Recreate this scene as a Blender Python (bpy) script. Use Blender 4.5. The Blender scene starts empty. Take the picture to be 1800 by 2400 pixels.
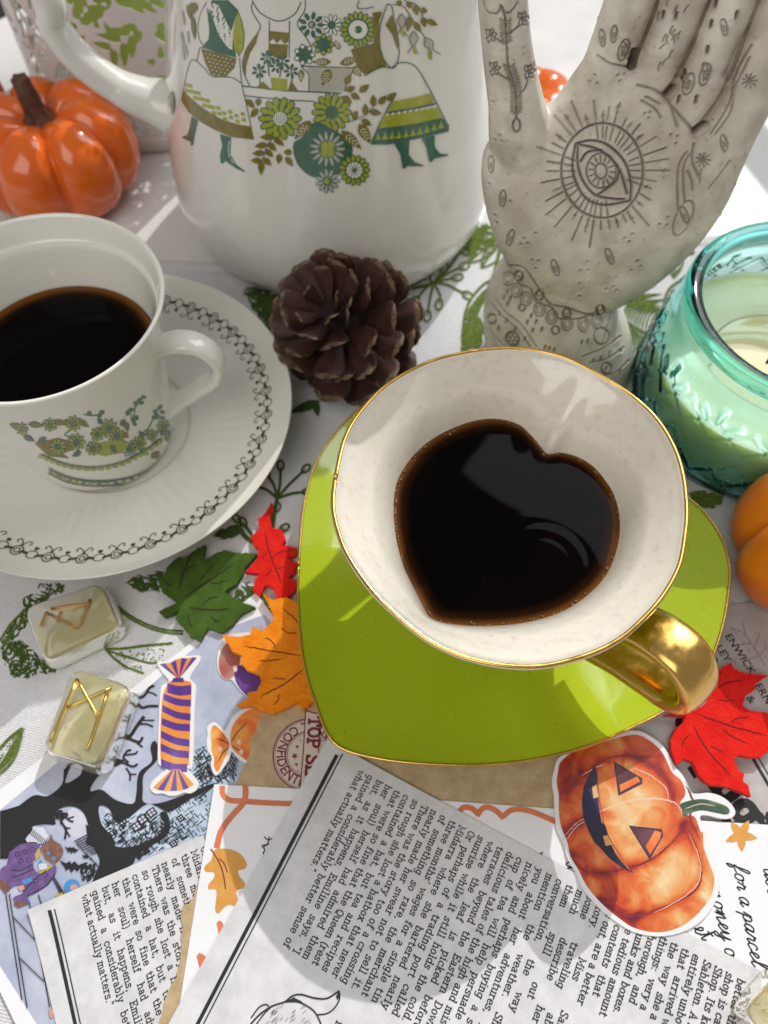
import bpy, bmesh, math, random
import numpy as np
from mathutils import Vector, Matrix
from mathutils.geometry import tessellate_polygon
from mathutils.bvhtree import BVHTree

# ------------------------------------------------------------------ camera, light, exposure
S = 0.01                                   # everything below is measured in centimetres
H, PITCH, FPX = 24.0, math.radians(60.0), 1802.0
scene = bpy.context.scene
COL = scene.collection

cam_data = bpy.data.cameras.new("camera")
cam = bpy.data.objects.new("camera", cam_data)
COL.objects.link(cam)
cam.location = (0, 0, H * S)
cam.rotation_euler = (math.pi / 2 - PITCH, 0, 0)
cam_data.sensor_fit = 'VERTICAL'
cam_data.sensor_height = 24.0
cam_data.lens = 24.0 * FPX / 2400.0
cam_data.clip_start = 0.005
cam_data.clip_end = 50.0
cam_data.dof.use_dof = True
cam_data.dof.focus_distance = 0.20
cam_data.dof.aperture_fstop = 9.0
scene.camera = cam

world = bpy.data.worlds.new("World")
scene.world = world
world.use_nodes = True
bg = world.node_tree.nodes["Background"]
bg.inputs[0].default_value = (1.0, 0.965, 0.935, 1)
bg.inputs[1].default_value = 0.31

SUN = np.array([-0.49, -1.03, -1.0]); SUN = SUN / np.linalg.norm(SUN)

def lamp(name, kind, loc, target, energy, color, size=0.02, sy=None):
    d = bpy.data.lights.new(name, kind)
    d.energy = energy
    d.color = color
    if kind == 'AREA':
        d.shape = 'RECTANGLE'; d.size = size; d.size_y = sy or size
    else:
        d.shadow_soft_size = size
    o = bpy.data.objects.new(name, d)
    COL.objects.link(o)
    o.location = loc
    v = Vector(target) - Vector(loc)
    o.rotation_euler = v.to_track_quat('-Z', 'Y').to_euler()
    return o

key_target = Vector((0.02, 0.14, 0.0))
key_loc = key_target - Vector(SUN.tolist()) * 5.0
lamp("window_sunlight", 'POINT', key_loc, key_target, 820.0, (1.0, 0.975, 0.94), 0.016)
lamp("window_glow", 'AREA', (0.95, 1.2, 1.1), (0.05, 0.15, 0.0), 23.0, (0.93, 0.96, 1.0), 1.1, 1.5)
lamp("room_fill", 'AREA', (-0.45, -0.55, 1.15), (0.0, 0.2, 0.0), 8.6, (1.0, 0.955, 0.90), 1.0, 1.0)

vs = scene.view_settings
vs.view_transform = 'Standard'
vs.look = 'None'
vs.exposure = -0.13
vs.gamma = 1.0
vs.use_curve_mapping = False
scene.render.engine = 'CYCLES'
scene.cycles.use_denoising = True
scene.cycles.max_bounces = 14
scene.cycles.transmission_bounces = 12
scene.cycles.transparent_max_bounces = 12
scene.cycles.caustics_refractive = True
scene.cycles.sample_clamp_indirect = 6.0

# ------------------------------------------------------------------ helpers: where a point of the photograph lies
_s, _c = math.sin(PITCH), math.cos(PITCH)
FWD = np.array([0, _c, -_s]); RIGHT = np.array([1.0, 0, 0]); UP = np.array([0, _s, _c])
EYE = np.array([0, 0, H])

def ray(px, py):
    d = FWD + RIGHT * (px - 900.0) / FPX - UP * (py - 1200.0) / FPX
    return d / np.linalg.norm(d)

def on_z(px, py, z=0.0):                    # point of the horizontal plane at height z
    d = ray(px, py)
    return EYE + d * ((z - H) / d[2])

def on_y(px, py, y):                        # point of the upright plane at distance y
    d = ray(px, py)
    return EYE + d * (y / d[1])

def on_azimuth(px, py, axis, phi):          # (radius, height) in an upright plane through an axis
    n = np.array([-math.sin(phi), math.cos(phi), 0])
    d = ray(px, py)
    a = np.array([axis[0], axis[1], 0])
    t = ((a - EYE) @ n) / (d @ n)
    p = EYE + d * t
    return (p - a) @ np.array([math.cos(phi), math.sin(phi), 0]), p[2]

def project(P):
    d = np.asarray(P, float) - EYE
    z = d @ FWD
    return np.stack([900 + FPX * (d @ RIGHT) / z, 1200 - FPX * (d @ UP) / z], -1)

def crop(x0, y0, k):
    def f(pts):
        return [(x0 + x / k, y0 + y / k) for x, y in pts]
    return f

# ------------------------------------------------------------------ helpers: objects
LOC = {}
BODY = {}                                   # the part that carries a thing's print

def tag(o, label=None, cat=None, group=None, kind=None):
    if label: o["label"] = label
    if cat: o["category"] = cat
    if group: o["group"] = group
    if kind: o["kind"] = kind
    return o

def thing(name, label, cat, loc, group=None):
    o = bpy.data.objects.new(name, None)
    o.empty_display_size = 0.01
    COL.objects.link(o)
    o.location = [v * S for v in loc]
    LOC[o] = np.array(loc, float)
    return tag(o, label, cat, group)

def mk(name, V, Fc, mats, parent=None, smooth=True, midx=None, origin=None, attrs=None):
    """one mesh object from world coordinates in cm"""
    if not isinstance(mats, (list, tuple)): mats = [mats]
    if parent is not None:
        org = LOC[parent]
    else:
        org = np.array(origin if origin is not None else (0, 0, 0), float)
    V = (np.asarray(V, float) - org) * S
    me = bpy.data.meshes.new(name)
    me.from_pydata(V.tolist(), [], [list(map(int, f)) for f in Fc])
    for m in mats: me.materials.append(m)
    if smooth:
        me.polygons.foreach_set("use_smooth", [True] * len(me.polygons))
    if midx is not None:
        me.polygons.foreach_set("material_index", list(midx))
    if attrs:
        for k, vals in attrs.items():
            a = me.attributes.new(k, 'FLOAT', 'POINT')
            a.data.foreach_set("value", np.asarray(vals, np.float32))
    me.update()
    o = bpy.data.objects.new(name, me)
    COL.objects.link(o)
    if parent is not None:
        o.parent = parent
    else:
        o.location = org * S
    LOC[o] = org
    return o

def spline(pts, n):
    """Catmull-Rom through the points, n samples"""
    P = np.asarray(pts, float)
    Q = np.vstack([2 * P[0] - P[1], P, 2 * P[-1] - P[-2]])
    t = np.linspace(0, len(P) - 1 - 1e-9, n)
    i = np.floor(t).astype(int); u = (t - i)[:, None]
    a, b, c, d = Q[i], Q[i + 1], Q[i + 2], Q[i + 3]
    return 0.5 * (2 * b + (c - a) * u + (2 * a - 5 * b + 4 * c - d) * u ** 2 + (3 * b - a - 3 * c + d) * u ** 3)

def loop_spline(pts, n):
    P = np.asarray(pts, float); m = len(P)
    t = np.linspace(0, m, n, endpoint=False)
    i = np.floor(t).astype(int); u = (t - i)[:, None]
    a, b, c, d = P[(i - 1) % m], P[i % m], P[(i + 1) % m], P[(i + 2) % m]
    return 0.5 * (2 * b + (c - a) * u + (2 * a - 5 * b + 4 * c - d) * u ** 2 + (3 * b - a - 3 * c + d) * u ** 3)

def grid_faces(nr, nc, closed_c=True, closed_r=False):
    F = []
    for i in range(nr if closed_r else nr - 1):
        for j in range(nc if closed_c else nc - 1):
            i2, j2 = (i + 1) % nr, (j + 1) % nc
            F.append((i * nc + j, i * nc + j2, i2 * nc + j2, i2 * nc + j))
    return F

def lathe(prof, axis, n=96, cap_top=True, cap_bot=True, rfun=None):
    """prof: list of (r, z); rfun(theta, r, z) may change r"""
    prof = np.asarray(prof, float)
    th = np.linspace(0, 2 * np.pi, n, endpoint=False)
    V = []
    for r, z in prof:
        rr = np.full(n, r) if rfun is None else rfun(th, r, z)
        V.append(np.stack([axis[0] + rr * np.cos(th), axis[1] + rr * np.sin(th), np.full(n, z)], -1))
    V = np.concatenate(V)
    F = grid_faces(len(prof), n)
    if cap_bot: F.append(tuple(range(n))[::-1])
    if cap_top: F.append(tuple(range((len(prof) - 1) * n, len(prof) * n)))
    return V, F

def sweep(path, a, b, up, n=24, power=2.0):
    """tube along path (Nx3), half width a (along side) and b (along normal); a, b may be arrays"""
    P = np.asarray(path, float); m = len(P)
    a = np.broadcast_to(a, (m,)); b = np.broadcast_to(b, (m,))
    T = np.gradient(P, axis=0); T /= np.linalg.norm(T, axis=1)[:, None]
    up = np.asarray(up, float)
    side = np.tile(up, (m, 1)) - (T @ up)[:, None] * T
    side /= np.linalg.norm(side, axis=1)[:, None]
    nor = np.cross(T, side)
    t = np.linspace(0, 2 * np.pi, n, endpoint=False)
    ct = np.sign(np.cos(t)) * np.abs(np.cos(t)) ** (2 / power)
    st = np.sign(np.sin(t)) * np.abs(np.sin(t)) ** (2 / power)
    V = P[:, None, :] + side[:, None, :] * (a[:, None] * ct)[:, :, None] + nor[:, None, :] * (b[:, None] * st)[:, :, None]
    F = grid_faces(m, n)
    F.append(tuple(range(n))[::-1]); F.append(tuple(range((m - 1) * n, m * n)))
    return V.reshape(-1, 3), F

def tris(poly):
    return tessellate_polygon([[Vector((p[0], p[1], 0)) for p in poly]])

def slab(poly2d, z0, z1, bevel=0.0):
    """closed prism over a 2D outline in cm"""
    P = np.asarray(poly2d, float); n = len(P)
    area = 0.5 * np.sum(P[:, 0] * np.roll(P[:, 1], -1) - np.roll(P[:, 0], -1) * P[:, 1])
    if area < 0: P = P[::-1]
    rings = [(0, z0), (0, z1)] if bevel <= 0 else [(0, z0), (0, z1 - bevel), (bevel, z1)]
    d = inset_dirs(P)
    V = [np.c_[P + d * q, np.full(n, z)] for q, z in rings]
    V = np.concatenate(V)
    F = grid_faces(len(rings), n)
    k = (len(rings) - 1) * n
    F.append(tuple(range(k, k + n))); F.append(tuple(range(n))[::-1])
    return V, F

def inset_dirs(P):
    """inward unit vectors for a counter-clockwise outline"""
    e = np.roll(P, -1, 0) - P
    e /= np.linalg.norm(e, axis=1)[:, None] + 1e-12
    n = np.c_[-e[:, 1], e[:, 0]]
    m = n + np.roll(n, 1, 0)
    l = np.linalg.norm(m, axis=1)[:, None] + 1e-9
    m /= l
    k = 1 / np.clip((m * n).sum(1), 0.45, 1)[:, None]
    return m * k

def inset(poly, d):
    P = np.asarray(poly, float)
    area = 0.5 * np.sum(P[:, 0] * np.roll(P[:, 1], -1) - np.roll(P[:, 0], -1) * P[:, 1])
    if area < 0: P = P[::-1]
    return P + inset_dirs(P) * d

def bvh_of(*objs):
    V, F = [], []
    for o in objs:
        k = len(V)
        V += [(np.array(v.co) / S + LOC[o]).tolist() for v in o.data.vertices]
        F += [[k + i for i in p.vertices] for p in o.data.polygons]
    return BVHTree.FromPolygons(V, F)

# ------------------------------------------------------------------ helpers: print on surfaces
class Print:
    """flat print laid on a surface: mapf(u, v, lift) gives the world point (cm)"""
    def __init__(self, mapf, base=0.004, fine=None, step=0.0003):
        self.mapf, self.base, self.fine, self.step = mapf, base, fine, step
        self.layers = {}
        self.k = 0
    def _lift(self):
        self.k += 1
        return self.base + self.step * self.k
    def _add(self, key, pts, faces):
        V, F = self.layers.setdefault(key, ([], []))
        lift = self._lift()
        Q = [self.mapf(p[0], p[1], lift) for p in pts]
        ok = [q is not None for q in Q]
        m = {}
        for i, q in enumerate(Q):
            if q is not None:
                m[i] = len(V); V.append(q)
        for f in faces:
            if all(ok[i] for i in f): F.append(tuple(m[i] for i in f))
    def poly(self, key, pts):
        pts = [tuple(p[:2]) for p in pts]
        T = [tuple(t) for t in tris(pts)]
        if self.fine:
            pts, T = refine(pts, T, self.fine)
        self._add(key, pts, T)
    def line(self, key, pts, w, closed=False, taper=False):
        P = np.asarray([p[:2] for p in pts], float)
        if closed: P = np.vstack([P, P[:1]])
        if self.fine: P = densify(P, self.fine)
        n = len(P)
        if n < 2: return
        e = np.diff(P, axis=0); e /= np.linalg.norm(e, axis=1)[:, None] + 1e-9
        nn = np.c_[-e[:, 1], e[:, 0]]
        m = np.vstack([nn[:1], nn[:-1] + nn[1:], nn[-1:]])
        if closed: m[0] = m[-1] = nn[0] + nn[-1]
        m /= np.linalg.norm(m, axis=1)[:, None] + 1e-9
        ref = np.vstack([nn, nn[-1:]])
        m /= np.clip((m * ref).sum(1), 0.5, 1)[:, None]
        hw = np.full(n, w / 2.0)
        if taper:
            t = np.linspace(0, 1, n)
            hw *= np.clip(np.minimum(t, 1 - t) * 5 + 0.25, 0.25, 1)
        A, B = P + m * hw[:, None], P - m * hw[:, None]
        pts2 = np.empty((2 * n, 2)); pts2[0::2] = A; pts2[1::2] = B
        F = [(2 * i, 2 * i + 1, 2 * i + 3, 2 * i + 2) for i in range(n - 1)]
        self._add(key, pts2.tolist(), F)
    def ell(self, key, cx, cy, rx, ry=None, rot=0.0, n=16):
        ry = rx if ry is None else ry
        t = np.linspace(0, 2 * np.pi, n, endpoint=False)
        c, s = math.cos(rot), math.sin(rot)
        x, y = rx * np.cos(t), ry * np.sin(t)
        self.poly(key, np.c_[cx + c * x - s * y, cy + s * x + c * y].tolist())
    def ring(self, key, cx, cy, rx, ry, w, rot=0.0, n=20):
        t = np.linspace(0, 2 * np.pi, n, endpoint=False)
        c, s = math.cos(rot), math.sin(rot)
        x, y = rx * np.cos(t), ry * np.sin(t)
        self.line(key, np.c_[cx + c * x - s * y, cy + s * x + c * y].tolist(), w, closed=True)
    def leaf(self, key, x0, y0, x1, y1, w):
        d = np.array([x1 - x0, y1 - y0], float); L = np.linalg.norm(d); d /= L + 1e-9
        n = np.array([-d[1], d[0]])
        ts = [0, .15, .35, .6, .82, 1]; ws = [0, .62, 1, .85, .42, 0]
        up = [np.array([x0, y0]) + d * L * t + n * w / 2 * k for t, k in zip(ts, ws)]
        dn = [np.array([x0, y0]) + d * L * t - n * w / 2 * k for t, k in zip(ts[-2:0:-1], ws[-2:0:-1])]
        self.poly(key, [p.tolist() for p in up + dn])
    def build(self, parent, names, mats):
        out = []
        parent = BODY.get(parent, parent)
        for key, (V, F) in self.layers.items():
            if F:
                b_ = key.split('#')[0]
                out.append(mk(names.get(b_, b_), V, F, mats[b_], parent, smooth=False))
        return out

def densify(P, step):
    out = [P[0]]
    for a, b in zip(P[:-1], P[1:]):
        k = max(1, int(math.ceil(np.linalg.norm(b - a) / step)))
        for i in range(1, k + 1): out.append(a + (b - a) * i / k)
    return np.array(out)

def refine(pts, T, maxlen):
    bm = bmesh.new()
    vs_ = [bm.verts.new((p[0], p[1], 0)) for p in pts]
    for t in T:
        try: bm.faces.new([vs_[i] for i in t])
        except ValueError: pass
    for _ in range(6):
        es = [e for e in bm.edges if e.calc_length() > maxlen]
        if not es: break
        bmesh.ops.subdivide_edges(bm, edges=es, cuts=1, use_grid_fill=False)
        bmesh.ops.triangulate(bm, faces=[f for f in bm.faces if len(f.verts) > 3])
    bm.verts.index_update()
    P = [(v.co.x, v.co.y) for v in bm.verts]
    F = [tuple(v.index for v in f.verts) for f in bm.faces]
    bm.free()
    return P, F

def surface_map(bvh):
    """photograph point -> first hit on the surface, lifted along its normal"""
    e = Vector(EYE.tolist())
    def f(px, py, lift):
        d = ray(px, py)
        loc, nor, idx, dist = bvh.ray_cast(e, Vector(d.tolist()))
        if loc is None: return None
        if nor.dot(Vector(d.tolist())) > 0: nor = -nor
        return (loc + nor * lift)[:]
    return f

def plane_map(z, curl=None):
    def f(px, py, lift):
        p = on_z(px, py, z + lift)
        if curl is not None: p[2] += curl(p[0], p[1])
        return p.tolist()
    return f

# ------------------------------------------------------------------ materials
def srgb(r, g, b):
    def c(v):
        v /= 255.0
        return v / 12.92 if v <= 0.04045 else ((v + 0.055) / 1.055) ** 2.4
    return (c(r), c(g), c(b), 1.0)

def new_mat(name):
    m = bpy.data.materials.new(name); m.use_nodes = True
    nt = m.node_tree
    return m, nt, nt.nodes["Principled BSDF"]

def pbr(name, col, rough=0.5, metal=0.0, spec=0.5, coat=0.0, coat_rough=0.05, sss=0.0, sss_r=(0.4, 0.3, 0.2),
        trans=0.0, ior=1.45, sheen=0.0, vary=None, bump=None, rough_vary=None, scale_xyz=None):
    """vary=(noise scale per metre, second colour, low, high); bump=(scale, strength, distance in cm)"""
    m, nt, b = new_mat(name)
    L = nt.links
    b.inputs["Base Color"].default_value = col
    b.inputs["Roughness"].default_value = rough
    b.inputs["Metallic"].default_value = metal
    b.inputs["Specular IOR Level"].default_value = spec
    b.inputs["Coat Weight"].default_value = coat
    b.inputs["Coat Roughness"].default_value = coat_rough
    b.inputs["IOR"].default_value = ior
    b.inputs["Transmission Weight"].default_value = trans
    b.inputs["Sheen Weight"].default_value = sheen
    if sss:
        b.inputs["Subsurface Weight"].default_value = sss
        b.inputs["Subsurface Radius"].default_value = [v * S for v in sss_r]
        b.inputs["Subsurface Scale"].default_value = 1.0
    tc = nt.nodes.new("ShaderNodeTexCoord")
    src = tc.outputs["Object"]
    if scale_xyz:
        mp = nt.nodes.new("ShaderNodeMapping"); mp.inputs["Scale"].default_value = scale_xyz
        L.new(src, mp.inputs[0]); src = mp.outputs[0]
    def noise(scale, detail=4.0):
        n = nt.nodes.new("ShaderNodeTexNoise")
        n.inputs["Scale"].default_value = scale; n.inputs["Detail"].default_value = detail
        L.new(src, n.inputs["Vector"]); return n.outputs["Fac"]
    if vary:
        sc, c2, lo, hi = vary
        r = nt.nodes.new("ShaderNodeValToRGB")
        r.color_ramp.elements[0].position = lo; r.color_ramp.elements[0].color = col
        r.color_ramp.elements[1].position = hi; r.color_ramp.elements[1].color = c2
        L.new(noise(sc), r.inputs[0]); L.new(r.outputs[0], b.inputs["Base Color"])
    if rough_vary:
        sc, lo, hi = rough_vary
        mr = nt.nodes.new("ShaderNodeMapRange")
        mr.inputs["To Min"].default_value = lo; mr.inputs["To Max"].default_value = hi
        mr.inputs["From Min"].default_value = 0.3; mr.inputs["From Max"].default_value = 0.7
        L.new(noise(sc), mr.inputs[0]); L.new(mr.outputs[0], b.inputs["Roughness"])
    if bump:
        sc, st, di = bump
        bp = nt.nodes.new("ShaderNodeBump")
        bp.inputs["Strength"].default_value = st; bp.inputs["Distance"].default_value = di * S
        L.new(noise(sc, 3.0), bp.inputs["Height"]); L.new(bp.outputs[0], b.inputs["Normal"])
    return m

M = {}
M["porcelain"] = pbr("porcelain", (0.70, 0.695, 0.65, 1), 0.12, spec=0.5, coat=0.6, coat_rough=0.03, rough_vary=(60, 0.08, 0.2), bump=(120, 0.02, 0.02))
M["porcelain_cup"] = pbr("porcelain_cup", (0.76, 0.755, 0.69, 1), 0.14, coat=0.6, coat_rough=0.04, rough_vary=(90, 0.08, 0.2), bump=(150, 0.03, 0.02))
M["ivory_glaze"] = pbr("ivory_glaze", (0.75, 0.705, 0.61, 1), 0.16, coat=0.6, coat_rough=0.05, vary=(420, (0.66, 0.59, 0.48, 1), 0.52, 0.78), bump=(220, 0.12, 0.02))
M["green_glaze"] = pbr("green_glaze", (0.39, 0.49, 0.016, 1), 0.14, coat=0.8, coat_rough=0.02, vary=(700, (0.27, 0.36, 0.012, 1), 0.60, 0.80), bump=(110, 0.05, 0.03))
M["gold"] = pbr("gold", (0.76, 0.47, 0.13, 1), 0.16, metal=1.0, rough_vary=(300, 0.1, 0.32), bump=(260, 0.06, 0.02))
M["gold_foil"] = pbr("gold_foil", (0.72, 0.52, 0.14, 1), 0.3, metal=1.0, bump=(900, 0.4, 0.02))
M["print_green"] = pbr("print_green", (0.035, 0.115, 0.075, 1), 0.18, coat=0.5, vary=(400, (0.055, 0.15, 0.10, 1), 0.4, 0.7))
M["print_olive"] = pbr("print_olive", (0.16, 0.13, 0.012, 1), 0.18, coat=0.5, vary=(400, (0.21, 0.175, 0.03, 1), 0.4, 0.7))
M["print_lime"] = pbr("print_lime", (0.30, 0.33, 0.014, 1), 0.18, coat=0.5, vary=(500, (0.36, 0.39, 0.05, 1), 0.4, 0.7))
M["print_white"] = pbr("print_white", (0.72, 0.72, 0.66, 1), 0.18, coat=0.5)
M["print_grey"] = pbr("print_grey", (0.42, 0.42, 0.36, 1), 0.18, coat=0.5)
# ------------------------------------------------------------------ the setting: white sill and printed cloth
M["sill"] = pbr("sill", (0.66, 0.655, 0.65, 1), 0.28, coat=0.25, coat_rough=0.15, rough_vary=(25, 0.2, 0.42), bump=(90, 0.03, 0.05))
M["floor_dark"] = pbr("floor_dark", (0.012, 0.012, 0.014, 1), 0.6, vary=(12, (0.03, 0.028, 0.027, 1), 0.4, 0.7))
sill_outline = [(-60, -30), (70, -30), (70, 95), (-6, 95), (-17.5, 52), (-22.2, 46.5), (-60, 40)]
V, F_ = slab(sill_outline, -4.0, 0.0, 0.25)
sill = mk("window_sill", V, F_, M["sill"], smooth=False); tag(sill, kind="structure")
V, F_ = slab([(-160, 20), (60, 20), (60, 200), (-160, 200)], -41.0, -40.0)
tag(mk("floor", V, F_, M["floor_dark"], smooth=False), kind="structure")

def cloth_material():
    m, nt, b = new_mat("cloth_weave")
    L = nt.links
    b.inputs["Roughness"].default_value = 0.9
    b.inputs["Specular IOR Level"].default_value = 0.2
    b.inputs["Sheen Weight"].default_value = 0.15
    tc = nt.nodes.new("ShaderNodeTexCoord")
    mp = nt.nodes.new("ShaderNodeMapping"); mp.inputs["Rotation"].default_value = (0, 0, 0.22)
    L.new(tc.outputs["Object"], mp.inputs[0])
    hs = []
    for ax in (0, 1):
        w = nt.nodes.new("ShaderNodeTexWave"); w.wave_type = 'BANDS'
        w.bands_direction = 'X' if ax == 0 else 'Y'
        w.inputs["Scale"].default_value = 430.0
        w.inputs["Distortion"].default_value = 1.6; w.inputs["Detail"].default_value = 2.0
        w.inputs["Detail Scale"].default_value = 0.6
        L.new(mp.outputs[0], w.inputs["Vector"]); hs.append(w.outputs["Fac"])
    mx = nt.nodes.new("ShaderNodeMath"); mx.operation = 'MULTIPLY'
    L.new(hs[0], mx.inputs[0]); L.new(hs[1], mx.inputs[1])
    no = nt.nodes.new("ShaderNodeTexNoise"); no.inputs["Scale"].default_value = 700; no.inputs["Detail"].default_value = 4
    L.new(tc.outputs["Object"], no.inputs["Vector"])
    ad = nt.nodes.new("ShaderNodeMath"); ad.operation = 'ADD'
    L.new(mx.outputs[0], ad.inputs[0]); L.new(no.outputs["Fac"], ad.inputs[1])
    bp = nt.nodes.new("ShaderNodeBump"); bp.inputs["Strength"].default_value = 0.9; bp.inputs["Distance"].default_value = 0.035 * S
    L.new(ad.outputs[0], bp.inputs["Height"]); L.new(bp.outputs[0], b.inputs["Normal"])
    cr = nt.nodes.new("ShaderNodeValToRGB")
    cr.color_ramp.elements[0].color = (0.63, 0.63, 0.645, 1); cr.color_ramp.elements[0].position = 0.25
    cr.color_ramp.elements[1].color = (0.77, 0.77, 0.79, 1); cr.color_ramp.elements[1].position = 0.95
    L.new(ad.outputs[0], cr.inputs[0]); L.new(cr.outputs[0], b.inputs["Base Color"])
    return m
M["cloth"] = cloth_material()
M["cloth_print"] = pbr("cloth_print", (0.085, 0.125, 0.018, 1), 0.9, spec=0.15, vary=(900, (0.16, 0.21, 0.055, 1), 0.45, 0.72), bump=(1500, 0.4, 0.02))
M["cloth_print_dark"] = pbr("cloth_print_dark", (0.045, 0.075, 0.014, 1), 0.9, spec=0.15, vary=(900, (0.09, 0.13, 0.035, 1), 0.45, 0.72), bump=(1500, 0.4, 0.02))

# gently rumpled sheet; its far edge runs from behind the saucer to beside the glass jar
CLOTH_Z = 0.10
def cloth_h(x, y):
    return CLOTH_Z + 0.045 * np.sin(0.55 * x + 0.3 * y) * np.sin(0.42 * y - 0.2 * x + 1.0)
e0, e1 = np.array([-40.0, 24.0]), np.array([34.0, 30.0])
rows, cols = 90, 130
V = []
for i in range(rows):
    for j in range(cols):
        u = j / (cols - 1); v = i / (rows - 1)
        far = e0 + (e1 - e0) * u
        far = far + np.array([0, 0.25 * math.sin(u * 23) + 0.15 * math.sin(u * 51)])
        near = np.array([-30 + 62 * u, -8.0])
        p = near + (far - near) * v
        z = cloth_h(p[0], p[1])
        if i == rows - 1: z = 0.012
        V.append((p[0], p[1], z))
cloth = thing("tablecloth", "white woven tablecloth printed with green leaves spread under the cups", "tablecloth", (0, 10, 0))
BODY[cloth] = mk("fabric", V, grid_faces(rows, cols, closed_c=False), M["cloth"], cloth)
# hem along the far edge
hem = np.array([V[(rows - 1) * cols + j] for j in range(cols)]) + [0, -0.25, 0.09]
Vh, Fh = sweep(hem, 0.30, 0.045, (0, 1, 0), 10)
mk("hem", Vh, Fh, M["cloth"], cloth)

def cloth_map(px, py, lift):
    p = on_z(px, py, CLOTH_Z)
    p = on_z(px, py, float(cloth_h(p[0], p[1])))
    return [p[0], p[1], float(cloth_h(p[0], p[1])) + lift]

rng = random.Random(7)
cp = Print(cloth_map, base=0.006, fine=12.0, step=0.00004)
def inside(poly, x, y):
    c = False; j = len(poly) - 1
    for i in range(len(poly)):
        xi, yi = poly[i]; xj, yj = poly[j]
        if (yi > y) != (yj > y) and x < (xj - xi) * (y - yi) / (yj - yi) + xi: c = not c
        j = i
    return c
def scribble(key, poly, n, ln, w, ang=None):
    xs = [p[0] for p in poly]; ys = [p[1] for p in poly]
    k = 0; tries = 0
    while k < n and tries < n * 20:
        tries += 1
        x, y = rng.uniform(min(xs), max(xs)), rng.uniform(min(ys), max(ys))
        if not inside(poly, x, y): continue
        a = rng.uniform(0, 6.28) if ang is None else ang + rng.gauss(0, 0.35)
        pts = [(x, y)]
        for _ in range(4):
            a += rng.gauss(0, 0.45)
            x += math.cos(a) * ln / 4; y += math.sin(a) * ln / 4
            if not inside(poly, x, y): break
            pts.append((x, y))
        if len(pts) > 1:
            cp.line(key, pts, w * rng.uniform(0.6, 1.3), taper=True); k += 1
def sketch_leaf(key, tip, base, w, n=26, lw=3.0, dots=True):
    """outlined leaf with midrib, hatch on one side and stipple on the other"""
    t = np.array(tip, float); b_ = np.array(base, float); d = t - b_; L = np.linalg.norm(d); d /= L
    nrm = np.array([-d[1], d[0]])
    prof = [(0, 0), (.12, .55), (.32, .95), (.5, 1), (.72, .72), (.9, .28), (1, 0)]
    up = spline([b_ + d * L * q + nrm * w / 2 * h for q, h in prof], 22)
    dn = spline([b_ + d * L * q - nrm * w / 2 * h for q, h in prof], 22)
    cp.line(key, up, lw); cp.line(key, dn, lw)
    mid = spline([b_, b_ + d * L * .5 + nrm * w * .05, t], 12)
    cp.line(key, mid, lw * .9)
    for i in range(n):
        q = rng.uniform(.08, .92); h = np.interp(q, [p[0] for p in prof], [p[1] for p in prof])
        p0 = b_ + d * L * q; p1 = b_ + d * L * min(1, q + .12) + nrm * w / 2 * h * .9
        cp.line(key, [p0, p0 * .4 + p1 * .6, p1], lw * rng.uniform(.5, 1.0), taper=True)
        if dots:
            q2 = rng.uniform(.1, .9); h2 = np.interp(q2, [p[0] for p in prof], [p[1] for p in prof])
            c_ = b_ + d * L * q2 - nrm * w / 2 * h2 * rng.uniform(.15, .95)
            cp.ell(key, c_[0], c_[1], rng.uniform(1.2, 2.6), n=6)
def berry_sprig(key, root, tips, lw=4.0, r=9):
    for tp in tips:
        tp = np.array(tp, float); ro = np.array(root, float)
        mid = (ro + tp) / 2 + np.array([rng.uniform(-8, 8), rng.uniform(-8, 8)])
        P = spline([ro, mid, tp], 8)
        cp.line(key, P, lw)
        d = P[-1] - P[-2]; a = math.atan2(d[1], d[0])
        cp.ring(key, tp[0] + math.cos(a) * r, tp[1] + math.sin(a) * r, r * 1.3, r * .8, lw * .8, a)
        cp.line(key, [tp, tp + np.array([math.cos(a), math.sin(a)]) * r], lw * .5)
c6 = crop(0, 1150, 2.074); c3 = crop(0, 450, 1.8433); c4 = crop(900, 450, 1.8433); j6 = crop(1450, 500, 3.16)
G, D = "leaf_print", "dark_leaf_print"
# dense sprig at the left edge
P_ = c6([(0, 720), (60, 640), (110, 560), (100, 520), (170, 500), (190, 455), (310, 440), (325, 490), (240, 525), (190, 560), (150, 640), (70, 720), (40, 790), (0, 800)])
scribble(D + "#1", P_, 120, 26, 4.2)
P_ = c6([(0, 790), (40, 740), (100, 720), (160, 770), (240, 840), (370, 790), (355, 845), (260, 885), (120, 920), (60, 912), (25, 850)])
scribble(D + "#2", P_, 170, 22, 4.6)
cp.line(G + "#s1b", c6([(0, 730), (50, 650), (120, 580)]), 5); cp.line(G + "#s1b", c6([(5, 770), (60, 690), (130, 610)]), 5)
for off in (0, 14):
    cp.line(G + "#s1", spline(c6([(560, 552 + off), (640, 612 + off), (720, 652 + off), (800, 676 + off), (890, 684 + off)]), 20), 5)
cp.line(G + "#s1", spline(c6([(512, 770), (600, 768), (700, 755), (840, 742)]), 16), 6)
cp.line(G + "#s1", spline(c6([(512, 770), (560, 820), (620, 860), (700, 888)]), 16), 5)
cp.line(G + "#s1", spline(c6([(520, 778), (620, 808), (720, 836), (780, 836)]), 16), 5)
for _ in range(60):
    x, y = rng.uniform(540, 800), rng.uniform(770, 830)
    q = c6([(x, y)])[0]; cp.ell(G + "#s1", q[0], q[1], rng.uniform(1, 2.2), n=6)
for _ in range(25):
    q = c6([(rng.uniform(590, 690), rng.uniform(845, 875))])[0]; cp.ell(G + "#s1", q[0], q[1], rng.uniform(1, 2), n=6)
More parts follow.
